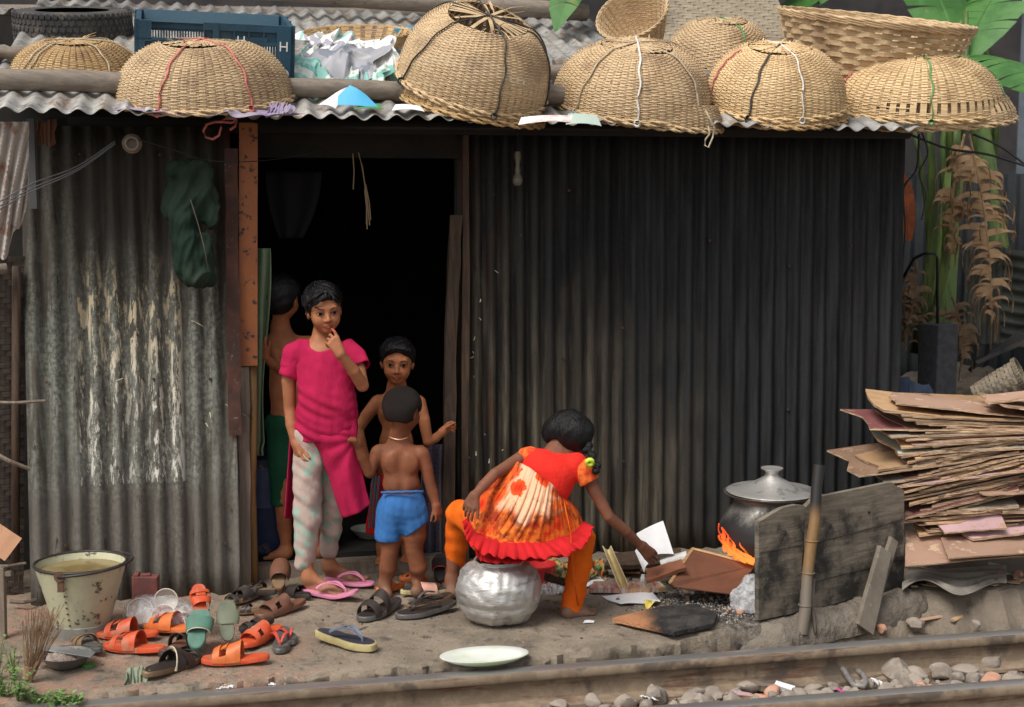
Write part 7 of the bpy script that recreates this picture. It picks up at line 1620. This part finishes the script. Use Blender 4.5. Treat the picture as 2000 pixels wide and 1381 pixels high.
key = [(1750, 788, 2080, 822, 6.0, .35, 'bd_rust', 'topmost board of the stack, long and pinkish brown with a pointed left end', .0), (1725, 800, 2060, 838, 6.0, .5, 'bd_pale', 'pale edged board with a broken tip just under the topmost one', .02), (1700, 838, 2080, 842, 5.98, .5, 'bd_wine', 'long dark red board sticking out left near the top of the stack', .01), (1740, 852, 2080, 832, 5.97, .5, 'bd_grey', 'grey green board under the long dark red one', .02),
 (1772, 858, 2080, 830, 5.93, .5, 'bd_pale', 'thick pale plank in the upper third of the stack', .02), (1785, 870, 2060, 850, 5.9, .4, 'bd_pink', 'board with torn pink paint near the middle of the stack', .03), (1755, 886, 2080, 868, 5.93, .5, 'bd_green', 'board with pale green paint jutting out above the long light strip', .02), (1680, 930, 2080, 872, 5.93, .45, 'bd_brown', 'long brown board sticking out furthest to the left', .03),
 (1715, 918, 2080, 868, 5.91, .3, 'bd_pale', 'thin pale strip with a pink tip on the furthest out board', .01), (1728, 944, 2080, 900, 5.9, .4, 'bd_grey', 'grey plank resting on the corner of the plank screen', .02), (1750, 952, 2080, 908, 5.88, .4, 'bd_pink', 'pink painted strip on the corner of the plank screen', .01), (1775, 985, 2080, 915, 5.88, .4, 'bd_pale', 'yellowish plank rising to the right in the middle of the stack', .02),
 (1768, 1012, 1990, 955, 5.86, .35, 'bd_wine', 'dark wine red board with white edge rising to the right', .05), (1850, 1000, 2080, 985, 5.84, .4, 'bd_brown', 'short brown board end low in the stack', .04), (1845, 1040, 1965, 1030, 5.78, .18, 'bd_pink', 'lilac pink slab with a scalloped corner low on the stack', .07), (1900, 1052, 2080, 1030, 5.76, .18, 'bd_pink', 'lower lilac pink slab at the right edge', .03), (1920, 965, 2080, 962, 5.84, .4, 'bd_rust', 'orange brown board end at the right above the lilac slab', .03), (1960, 1000, 2080, 996, 5.82, .3, 'bd_grey', 'grey board end at the right edge above the lilac slab', .02),
 (1960, 792, 2090, 812, 5.9, .4, 'bd_brown', 'brown board end on the top right of the stack', .0), (1930, 785, 2090, 768, 6.0, .2, 'bd_rust', 'reddish board rising to the right behind the top of the stack', .0)]
for x0, y0, x1, y1, Y, dp, m, lb, tp in key: board(x0, y0, x1, y1, Y, dp, m, lb, tp)
mats = ['bd_brown', 'bd_pale', 'bd_dark', 'bd_grey', 'bd_brown', 'bd_dark', 'bd_rust', 'bd_pale']
for i in range(64):
    f = (i + .5) / 64; y0 = lerp(808, 1046, f); sl = -lerp(-.05, .26, min(1, max(0, (f - .05) * 2.2))) * (1 if f < .8 else .35); x0 = bq.choice((1765, 1785, 1805, 1835, 1795)) + bq.uniform(-20, 50); x1 = bq.choice((2080, 2080, 1990)); 
    board(x0, y0, x1, y0 + (x1 - x0) * sl * bq.uniform(.6, 1.1), lerp(5.93, 5.9, f) + bq.uniform(-.01, .04), bq.uniform(.35, .6), mats[i % 8], 'narrow edge of a brown or pale board packed in the middle of the stack', bq.uniform(0, .03))
plank('hardboard_sheet', 'wide smooth reddish hardboard sheet at the bottom of the stack', [P(1768, 1106, 5.75), P(1990, 1085, 5.8), P(2100, 1080, 5.85), P(2100, 1030, 6.0), P(1768, 1035, 6.0)], .006, 'bd_rust', cat='board', jag=.002, seed=2)
plank('hardboard_sheet', 'second hardboard sheet overlapping the first at the bottom right', [P(1852, 1090, 5.72), P(2100, 1074, 5.78), P(2100, 1034, 5.93), P(1838, 1050, 5.9)], .006, 'bd_rust', cat='board', jag=.002, seed=4)
# ---------------------------------------------------------------- litter below the stack
b = MB(); a = G(1770, 1150); 
def cs(u, v): q = G(lerp(1762, 1965, u), lerp(1158 - 10 * math.sin(u * 9), 1116, v) - 6 * u, .02); q.z = .03 + .007 * math.sin(v * 24 + u * 3) + .018 * math.sin(u * 7) * (1 - v); return q
b.sheet(cs, 60, 40, .002); tag(b.build('corrugated_scrap', simple('muddy_tin', (.2, .18, .155), (.28, .255, .22), (.12, .1, .08), sc=8, rough=.8, bs=.5), smooth=True), 'muddy flattened corrugated scrap under the board stack', 'tin sheet')
def rock(C, r, seed, m='stone'):
    q = random.Random(seed); b = MB(); n1, n2 = 9, 12; ax = (r * q.uniform(.8, 1.3), r * q.uniform(.7, 1.1), r * q.uniform(.5, .85)); rz = q.uniform(0, 6); cuts = [(V((q.gauss(0, 1), q.gauss(0, 1), q.gauss(0, 1))).normalized(), q.uniform(.55, .85)) for _ in range(9)]; vs = []
    for i in range(n1 + 1):
        for j in range(n2):
            a, f = PI * i / n1, 2 * PI * j / n2; p_ = V((math.sin(a) * math.cos(f), math.sin(a) * math.sin(f), math.cos(a)))
            for N, d in cuts:
                k = p_.dot(N)
                if k > d: p_ = p_ - N * (k - d)
            p_ = Matrix.Rotation(rz, 3, 'Z') @ V((p_.x * ax[0], p_.y * ax[1], p_.z * ax[2])); vs.append(V(C) + p_ + V((0, 0, ax[2] * .45)))
    b.add(vs, [(i*n2+j, (i+1)*n2+j, (i+1)*n2+(j+1) % n2, i*n2+(j+1) % n2) for i in range(n1) for j in range(n2)])
    return b.build('track_stone', M[m], None, 2)
rk = random.Random(11)
big = [(1755, 1322, .075, 'large grey boulder like stone leaning on the rail web'), (1835, 1322, .05, 'grey angular stone right of the largest one'), (1885, 1318, .05, 'rounded grey stone beside the angular one near the rail'), (1935, 1300, .055, 'upright flat stone near the right edge of the track'), (1905, 1345, .035, None), (1980, 1335, .04, None), (1395, 1365, .045, None), (1280, 1368, .06, None), (1350, 1372, .045, None), (1625, 1345, .03, None), (1600, 1368, .045, None), (1870, 1360, .05, None), (1800, 1355, .04, None), (1960, 1362, .045, None), (1430, 1378, .05, None), (1510, 1366, .035, None), (1220, 1380, .05, None), (1160, 1376, .035, None), (1090, 1380, .035, None)]
for i, (x, y, r_, lb) in enumerate(big):
    o = rock(G(x, y, -.14), r_, i); tag(o, lb or 'grey brown stone lying between the two rails', 'stone', None if lb else 'stones between the rails')
n_ = 0; protos = {}
RA, RB = lambda x: 1368 - (x - 200) * .0761, lambda x: 1381 - (x - 1300) * .0743
while n_ < 210:
    x = rk.uniform(900, 2020) if n_ < 70 else rk.uniform(1250, 2030); y = rk.uniform(1290, 1400); q = G(x, y, -.145)
    t1, t2 = G(x, RA(x), -.012), None
    # keep between the rails
    d1 = (q - r0).dot(V((-(r1 - r0).y, (r1 - r0).x, 0)).normalized()); d2 = (q - q0).dot(V((-(q1 - q0).y, (q1 - q0).x, 0)).normalized())
    if d1 > -.08 or d2 < .07: continue
    r_ = rk.uniform(.010, .036); m = rk.choice(('stone', 'stone', 'stone', 'brick', 'paper' if rk.random() < .2 else 'stone')); 
    if m == 'paper': m = 'stone'
    key_ = (n_ % 10, m)
    if key_ not in protos: protos[key_] = rock(V((0, 0, 0)), .025, 100 + n_ % 10 + (50 if m == 'brick' else 0), m); o = protos[key_]
    else: o = protos[key_].copy(); COL.objects.link(o)
    s_ = r_ / .025; o.location = (q.x, q.y, gz(q.x, q.y) - .002); o.scale = (s_, s_, s_); o.rotation_euler = (rk.uniform(-.3, .3), rk.uniform(-.3, .3), rk.uniform(0, 6.3))
    tag(o, 'small brick red rubble piece between the rails' if m == 'brick' else 'grey brown stone lying between the two rails', 'stone', 'brick rubble between the rails' if m == 'brick' else 'stones between the rails'); n_ += 1
b = MB()
for i in range(2600):
    x = rk.uniform(-.9, 2.4); y = rk.uniform(3.9, 5.6); s_ = rk.uniform(.003, .010); b.cur = rk.choice((0, 0, 0, 1)); b.box((x, y, gz(x, y) + s_ * .2), (s_, s_ * rk.uniform(.6, 1.2), s_ * .7), Euler((rk.random() * 2, rk.random() * 2, rk.random() * 3)), s_ * .15)
tag(b.build('gravel', [M['stone'], M['brick']]), 'fine gravel and grit scattered between and beside the rails', kind='stuff')
# scraps on the track
def scrap(label, x, y, w_, h_, m, sd, ang=20, z=-.12, amp=.03): return crumple('litter_scrap', label, 'scrap', G(x, y, z), (w_, h_), TX(ang, sd * 17), m, sd, amp, 30, 12, 10, rag=.2)
M['pinkfilm'] = simple('magenta_film', (.75, .12, .4), rough=.4)
scrap('white torn paper between the rails near the curled clip', 1712, 1328, .05, .03, 'paper', 71); scrap('magenta scrap between the rails beside the curled clip', 1640, 1345, .03, .02, 'pinkfilm', 72)
scrap('white crumpled scrap between the rails left of the stones', 1268, 1362, .05, .05, 'paper', 73); scrap('cream food wrapper at the bottom edge of the photo', 815, 1376, .17, .06, simple('cream_wrapper', (.6, .48, .3), (.7, .62, .48), (.35, .25, .15), sc=12, rough=.6), 74, 10, -.13); scrap('white paper flake on the rail side at the slab edge', 437, 1338, .05, .02, 'paper', 75, 10, .0); scrap('tiny white flake on the slab edge right of the first', 526, 1330, .02, .02, 'paper', 76, 10, .0)
scrap('pale corner of litter beside the cream wrapper', 890, 1368, .06, .05, 'bd_brown', 77, 20, -.12)
for i, (x, y, L_, an, m, lb) in enumerate([(1450, 1360, .09, .3, 'bd_pink', 'white flaked wood chip between the rails'), (1532, 1345, .07, -.5, 'white', 'short white plaster stick between the rails'), (1488, 1342, .09, .2, 'oldwood', 'jagged grey wood chip between the rails'), (1610, 1382, .06, .3, 'bd_rust', 'rust coloured chip near the lower rail')]):
    b = MB(); q = G(x, y, -.125); b.box(q, (L_, .03, .018), Euler((.1, .2, an)), .006); tag(b.build('chip', M[m]), lb, 'chip')
b = MB(); cp = [(1615, 1300), (1632, 1297), (1648, 1308), (1658, 1325), (1668, 1338), (1684, 1342), (1692, 1332), (1686, 1318), (1672, 1308), (1655, 1303)]
b.tube([G(x, y, -.10 - .02 * (i / 9)) for i, (x, y) in enumerate(cp)], .011, 8); tag(b.build('rail_clip', simple('grey_iron', (.2, .18, .17), (.28, .26, .25), (.12, .08, .06), sc=20, rough=.6, metal=.3), smooth=True), 'curled iron rail clip lying loose between the rails', 'rail clip')
b = MB(); b.tube([G(1660, 1330, -.13), G(1800, 1300, -.12), G(1840, 1296, -.12)], .002, 4); tag(b.build('thin_wire', M['oldwood']), 'thin wire lying along the foot of the rail', 'wire')
for i, (x0, y0, x1, y1, r_, m, lb) in enumerate([(1860, 1212, 1945, 1178, .012, 'bd_pale', 'broken pale stick lying by the mud bank'), (1775, 1215, 1900, 1200, .010, 'bd_rust', 'orange brown splinter lying by the mud bank'), (1880, 1120, 1960, 1106, .01, 'oldwood', 'grey stick on the ground under the hardboard sheets'), (1905, 1115, 1990, 1125, .007, 'bd_green', 'pale green paint strip under the board stack')]):
    b = MB(); z0 = .0 if y0 < 1150 else -.09; b.tube([G(x0, y0, z0), G((x0 + x1) / 2, (y0 + y1) / 2 - 3, z0), G(x1, y1, z0)], [r_, r_ * 1.1, r_ * .8], 6, flat=.6); tag(b.build('splinter', M[m]), lb, 'splinter')
for i, (x, y, r_, m, lb) in enumerate([(1790, 1222, .045, 'stone', 'grey lump of rubble at the foot of the mud bank'), (1720, 1232, .03, 'brick', 'reddish rubble bit near the foot of the prop'), (1860, 1195, .05, 'stone', 'flat grey rubble slab leaning on the mud bank'), (1960, 1190, .06, 'stone', 'big dusty clod at the right end of the mud bank'), (1985, 1165, .07, 'stone', 'broad dusty clod at the right edge of the photo'), (1950, 1130, .035, 'brick', 'pinkish rubble piece below the stack'), (1990, 1125, .03, 'brick', 'pinkish rubble bit at the right edge below the stack'), (1820, 1120, .03, 'stone', 'small stone at the foot of the board stack'), (1740, 1218, .025, 'stone', 'small stone between prop and mud bank'), (1905, 1222, .03, 'stone', 'stone beside the far rail at the mud bank')]):
    z0 = 0 if y < 1150 else -.1; tag(rock(G(x, y, z0), r_, 300 + i, m), lb, 'rubble')
for i in range(26):
    x, y = rk.uniform(1700, 2010), rk.uniform(1098, 1150); b = MB(); q = G(x, y); L_ = rk.uniform(.02, .07); b.box(q + V((0, 0, .008)), (L_, rk.uniform(.01, .03), .006), Euler((rk.uniform(-.3, .3), rk.uniform(-.3, .3), rk.uniform(0, 3))), .003)
    tag(b.build('wood_chip', M[rk.choice(('bd_pale', 'bd_brown', 'bd_green', 'bd_grey', 'bd_rust'))]), 'loose chip on the ground below the board stack', 'chip', 'wood chips below the board stack')

# ---------------------------------------------------------------- on and in the shack
S = SDF(); J = lambda x, y, t_=.36: PW(x, y, t_)
S.cone(J(345, 335), J(395, 335), .045, .045, .03); S.ell(J(372, 380), (.1, .045, .085), None, .03); S.ell(J(345, 400), (.06, .045, .07), None, .03); S.cone(J(400, 385), J(412, 425), .045, .04, .02)
S.cone(J(360, 430, .38), J(385, 540, .40), .052, .046, .03); S.cone(J(352, 450, .36), J(372, 540, .37), .05, .045, .02); S.cone(J(395, 470, .37), J(400, 545, .37), .04, .04, .02)
S.cut(J(385, 562), V((.12, 0, -1)), .003); S.ell(J(380, 520, .46), (.018, .03, .05), None, .02, 's')
vs, F = S.mesh(.005, lambda v, n_: .022 * (.35 - np.abs(wn(v @ np.array([[1, 0, .45], [0, 1, 0], [-.45, 0, 1]]), (26, 24, 7), 2, 2))) + .005 * wn(v, (60, 60, 25), 5, 2)); t = thing('hanging_trousers', 'dark green trousers hung up on the zinc wall', 'trousers', J(372, 560)); mkmesh('cloth', vs, F, m_cloth('dark_green_trousers', (.016, .034, .024), (.03, .045, .03)), t, True)
b = MB(); b.tube([J(372, 390, .425), J(385, 430, .435), J(398, 480, .44), J(407, 530, .44)], .0022, 4); b.build('seam', simple('khaki_seam', (.12, .11, .08), rough=.9), t, smooth=True)
pass
# curtain, barrel, cloth inside
def curt(u, v): 
    y = lerp(485, 890, v); w_ = 22 + 8 * math.sin(v * 5 + 1) - 6 * (v > .95); return P(lerp(500, 500 + w_, u), y, 6.05 + .02 * math.sin(u * 9 + v * 2 + .8 * math.sin(v * 7)))
b = MB(); b.sheet(curt, 40, 30, .004); tag(b.build('curtain', m_cloth('green_curtain_cotton', (.19, .26, .16), (.25, .32, .2)), smooth=True), 'thin green curtain bunched at the left side of the doorway', 'curtain')
c = P(515, 1098, 6.3); c.z = .065; t = thing('plastic_barrel', 'dark blue plastic barrel standing inside the doorway at the left', 'barrel', c); b = MB(); b.lathe([(.002, 0), (.15, 0), (.162, .02), (.165, .2), (.172, .22), (.165, .24), (.165, .36), (.15, .4), (.13, .41)], c, 40); b.build('barrel_body', plastic('navy_plastic', (.015, .035, .1)), t, smooth=2); b = MB(); b.lathe([(.152, .385), (.152, .43), (.14, .435), (.001, .435)], c, 40); b.build('lid', plastic('navy_lid', (.012, .025, .06)), t, smooth=2)
n = NT('dotted_cloth'); o = n.obj(); v = n.vor(n.map(o, (1, 1, 1)), 48, 'F1', 'Distance', .15); n2 = n.sep(n.vor(n.map(o, (1, 1, 1)), 48, 'F1', 'Color', .15))[0]; col = n.mix(n.rng(v, .3, .36, 1, 0), (.16, .15, .2), n.mix(n.rng(n2, .45, .5), (.35, .06, .03), (.03, .08, .22))); M['dots'] = n.out(col, .9)
b = MB(); b.sheet(lambda u, v: P(lerp(822, 872, u), lerp(868, 1092, v), 6.32 + .02 * math.sin(u * 14) + .01 * math.sin(v * 6)), 40, 20, .004); tag(b.build('dotted_cloth', M['dots'], smooth=True), 'grey cloth with red and blue dots hanging inside the doorway at the right', 'cloth')
c = P(722, 1075, 6.5); c.z = .066; b = MB(); b.lathe([(.03, 0), (.05, .01), (.085, .045), (.088, .045), (.05, .004)], c, 28); tag(b.build('bowl', simple('dim_enamel', (.4, .42, .36), rough=.5), smooth=2), 'shallow bowl on the floor inside the doorway', 'bowl')
b = MB(); b.sheet(lambda u, v: P(lerp(lerp(518, 545, v * v), lerp(628, 590, v * v), u), lerp(335, 465, v), 6.55 + .015 * math.sin(u * 12)), 20, 16, .004); tag(b.build('hanging_cloth', simple('black_cloth', (.012, .011, .016), rough=.9), smooth=True), 'dark cloth hanging inside above the doorway', 'cloth')
b = MB()
for (x0, y0, x1, y1) in ((689, 300, 690, 370), (700, 298, 712, 355), (712, 355, 717, 448), (706, 320, 722, 440), (714, 360, 724, 430), (712, 370, 716, 440)): b.tube([P(x0, y0, 6.15), P((x0 + x1) / 2 + 2, (y0 + y1) / 2, 6.15), P(x1, y1, 6.15)], .0025, 4)
tag(b.build('hanging_straw', simple('straw', (.3, .22, .13), rough=.9)), 'few dry straws dangling at the top of the doorway', 'straw')
c = PW(258, 281, .36); t = thing('lamp_holder', 'round porcelain lamp holder high on the zinc wall', 'lamp holder', c); b = MB(); Mq = Matrix((WU, V((0, 0, 1)), WN)).transposed(); Mq = Matrix(((WU.x, 0, WN.x), (WU.y, 0, WN.y), (0, 1, 0)))
b.lathe([(.038, 0), (.038, .02), (.03, .03), (.028, .045), (.02, .045), (.018, .02), (.001, .02)], c, 28, M=Mq); b.build('socket', simple('old_porcelain', (.3, .25, .2), (.2, .16, .12), sc=12, rough=.5), t, smooth=2)
c = PW(1011, 296, .1); t = thing('light_bulb', 'unlit dusty bulb hanging from its holder in front of the sooty wall', 'light bulb', c); b = MB(); b.lathe([(.001, .0), (.012, 0), (.015, -.025), (.011, -.045), (.009, -.06), (.012, -.07), (.012, -.085)], c, 20); b.build('bulb_holder', simple('dull_brass', (.2, .18, .13), rough=.5, metal=.4), t, smooth=2)
b = MB(); b.lathe([(.012, -.085), (.012, -.095), (.022, -.115), (.023, -.13), (.016, -.145), (.001, -.15)], c, 20); b.build('glass', simple('dusty_glass', (.16, .15, .12), rough=.2), t, smooth=True); b = MB(); b.tube([c, c + V((0, .02, .12))], .002, 5); b.build('cord', M['wire'], t)
b = MB(); c = PW(60, 250, .45); 
M['greywire'] = simple('grey_cable', (.10, .10, .105), rough=.6, bs=0)
for i, off in enumerate((0, 9, 15)):
    cable('electric_wire', ['upper grey electric wire slanting up to the lamp holder', 'middle grey electric wire slanting up to the lamp holder', 'lowest grey electric wire slanting up to the lamp holder'][i], [PW(-20, 405 + off, .55), PW(60, 360 + off, .5), PW(150, 325 + off * .6, .45), PW(225, 275 + off * .4, .42)], .0025, 'greywire', 'wire')
cable('electric_wire', 'thin dark wire sagging from the lamp holder to the door jamb', [PW(262, 270, .4), PW(330, 290, .38), PW(400, 312, .38), PW(480, 316, .36), PW(560, 308, .2), PW(640, 292, .1)], .002, 'wire', 'wire')
crumple('orange_rag', 'brown paper bag wedged under the eave at the top left', 'bag', PW(92, 258, .4), (.07, .1), TX(80), simple('brown_paper', (.12, .05, .025), rough=.9), 81, .04, 20, 16, 16)
# stuck flakes and bits on the left wall
for i, (x0, y0, x1, y1) in enumerate([(374, 628, 384, 632), (384, 632, 398, 640), (402, 826, 410, 838), (410, 806, 414, 824), (440, 790, 480, 812), (240, 740, 225, 745)]):
    b = MB(); f = lambda x, y: WP(SW(x, y, .27), lt(0, PW(x, y, .27).z) + .018, PW(x, y, .27).z); a, c_ = f(x0, y0), f(x1, y1); b.tube([a, (a + c_) / 2 + WN * .006, c_], [.003, .0045, .002], 5, flat=.4); tag(b.build('paint_flake', M['s_cream']), 'pale curled flake stuck to the zinc wall', 'flake', 'pale flakes stuck to the zinc wall')
for i, (x, y) in enumerate([(938, 590), (973, 533), (925, 665), (915, 628), (940, 625), (918, 700), (925, 690), (912, 762), (948, 850), (930, 890), (955, 905), (918, 895), (980, 880)]):
    b = MB(); c_ = PW(x, y, .018); L_ = rk.uniform(.008, .022); an = rk.uniform(0, 3); b.tube([c_, c_ + (WU * math.cos(an) + V((0, 0, math.sin(an)))) * L_], [.003, .002], 5, flat=.5); tag(b.build('paint_flake', M['s_cream']), 'small pale flake stuck to the sooty wall beside the doorway', 'flake', 'pale flakes stuck to the sooty wall')

# ---------------------------------------------------------------- the neighbouring hut at the left edge
base = PW(-60, 1150, .25); t = thing('bamboo_hut', 'neighbouring hut of dark woven bamboo at the left edge', 'hut', base)
o = herring('x', None, [PW(-420, 1180, .42), PW(46, 1180, .16), PW(50, 500, .16), PW(-420, 500, .42)], 'mat_dark', 44, 60); o.name = 'woven_wall'; o['_o'] = o['_o']; 
o.parent = t; o.location = V(o.location) - base
for k_ in ('label', 'category'):
    if k_ in o: del o[k_]
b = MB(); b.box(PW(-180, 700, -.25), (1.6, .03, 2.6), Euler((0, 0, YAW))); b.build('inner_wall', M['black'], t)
b = MB(); b.tube([PW(12, 525, .25), PW(-60, 530, .3)], .022, 12); b.build('beam_end', M['pole'], t, smooth=2)
b = MB(); b.tube([PW(30, 1100, .22), PW(32, 520, .2)], .018, 8); b.build('post', M['darkwood'], t, smooth=True)
b = MB()
for (x0, y0, x1, y1, r_) in ((-30, 785, 88, 783, .007), (-20, 880, 58, 916, .009), (-20, 1105, 50, 1100, .006), (20, 1175, 70, 1172, .008), (22, 1205, 68, 1208, .008)): b.tube([PW(x0, y0, .4), PW((x0 + x1) / 2, (y0 + y1) / 2 + 3, .4), PW(x1, y1, .36)], r_, 6); b.build('wall_lath', M['oldwood'], t); b = MB()
b = MB(); b.box(PW(64, 320, .30), (.03, .03, .35)); b.build('grey_batten', simple('grey_batten', (.11, .11, .115), rough=.7), t)
b = MB()
def ts(u, v):
    x = lerp(-80, 56, u); y = lerp(238, lerp(510, 400, max(0, u - .62) / .38), v) + 9 * math.sin(u * 30) * v; return PW(x, y, .52 - .1 * v + .014 * math.sin((u * 1.0 + v * .35) * 40))
b.sheet(ts, 80, 30, .002); b.build('torn_tin', simple('pale_torn_tin', (.5, .46, .42), (.42, .36, .32), (.3, .17, .12), sc=5, sc3=9, lo3=.55, hi3=.66, rough=.6), t, smooth=2)
crumple('cardboard_flap', 'orange brown cardboard corner poking in at the left edge', 'cardboard', PW(-2, 1055, .8), (.13, .1), TX(70, 0, 35), simple('cardboard', (.5, .27, .16), rough=.9), 91, .01, 5, 8, 8, rag=0)
b = MB(); b.box(P(4, 1215, 5.2), (.03, .03, .42), Euler((0, .02, 0))); b.box(P(10, 1120, 5.2), (.05, .02, .02), Euler((0, 0, 0)))
tag(b.build('fence_post', M['oldwood'], bevel=.003), 'thin grey post at the very left edge near the weeds', 'post')
# weeds
def weed(label, C, n_, h_, r_, seed, ls=.018):
    q = random.Random(seed); C = V(C); t = thing('weed', label, 'weed', C, 'weeds at the left corner of the slab'); b = MB(); bl = MB()
    for i in range(n_):
        f = q.uniform(0, 6.3); e = C + V((r_ * math.cos(f) * q.uniform(.2, 1), r_ * math.sin(f) * q.uniform(.2, 1), h_ * q.uniform(.3, 1))); m_ = C.lerp(e, .5) + V((0, 0, .02)); b.tube([C + V((0, 0, -.01)), m_, e], [.0016, .0013, .0008], 4)
        for k in range(q.randint(5, 9)):
            p_ = (m_ if k % 3 == 0 else e).lerp(C, q.uniform(0, .35)); a = q.uniform(0, 6.3); d = V((math.cos(a), math.sin(a), q.uniform(-.2, .6))).normalized(); s_ = V((-d.y, d.x, 0)).normalized(); L_ = ls * q.uniform(.6, 1.3)
            bl.add([p_, p_ + d * L_ * .5 + s_ * L_ * .32 + V((0, 0, .002)), p_ + d * L_, p_ + d * L_ * .5 - s_ * L_ * .32 + V((0, 0, .002))], [(0, 1, 2, 3)])
    b.build('stems', M['stem'], t); bl.build('foliage', M['weed'], t)
M['weed'] = simple('weed_leaf', (.13, .24, .06), (.2, .33, .1), (.07, .13, .03), sc=20, rough=.6, bs=0)
for i, (x, y, n_, h_, r_) in enumerate([(12, 1372, 16, .16, .07), (35, 1378, 14, .12, .07), (75, 1378, 16, .05, .08), (115, 1380, 16, .04, .08), (150, 1376, 12, .035, .07), (-5, 1340, 12, .2, .06), (28, 1340, 10, .15, .05)]):
    weed(['tall leafy weed in the bottom left corner', 'leafy weed right of the tallest corner weed', 'low creeping weed below the broom', 'low creeping weed beside the rail end', 'last small creeping weed along the slab edge', 'leafy weed against the thin grey post', 'weed sprig rising beside the broom twigs'][i], G(x, y, -.02), n_, h_, r_, i + 5)
# ---------------------------------------------------------------- light, sky, camera
w = bpy.data.worlds.new('World'); scn.world = w; w.use_nodes = True
nt = w.node_tree; bg = nt.nodes['Background']; sky = nt.nodes.new('ShaderNodeTexSky'); sky.sky_type = 'NISHITA'; sky.sun_disc = False
sun_el, sun_az = R(54), R(220)      # azimuth clockwise from +Y: behind the camera, a little to its left
sky.sun_elevation = sun_el; sky.sun_rotation = sun_az; sky.dust_density = 4.0; sky.air_density = 1.0
hs = nt.nodes.new('ShaderNodeHueSaturation'); hs.inputs['Saturation'].default_value = .2   # thin overcast
nt.links.new(sky.outputs[0], hs.inputs['Color']); nt.links.new(hs.outputs[0], bg.inputs[0]); bg.inputs[1].default_value = .115
L = bpy.data.lights.new('sun', 'SUN'); L.energy = 1.75; L.angle = R(26); L.color = (1, .94, .85)
lo = bpy.data.objects.new('sun', L); COL.objects.link(lo)
dirv = V((math.sin(sun_az) * math.cos(sun_el), math.cos(sun_az) * math.cos(sun_el), math.sin(sun_el)))
lo.rotation_euler = dirv.to_track_quat('Z', 'Y').to_euler()
cam = bpy.data.cameras.new('camera'); co = bpy.data.objects.new('camera', cam); COL.objects.link(co)
co.location = (0, 0, CAMZ); co.rotation_euler = (PI / 2 - PITCH, 0, 0)
cam.sensor_width = 36; cam.lens = FPX / 2000 * 36; cam.clip_end = 2000; cam.clip_start = .1
cam.dof.use_dof = True; cam.dof.focus_distance = 5.85; cam.dof.aperture_fstop = 3.2
scn.camera = co
scn.view_settings.view_transform = 'Standard'; scn.view_settings.look = 'None'; scn.view_settings.gamma = 1; scn.view_settings.exposure = .45
for o in bpy.data.objects:
    if '_o' in o: del o['_o']
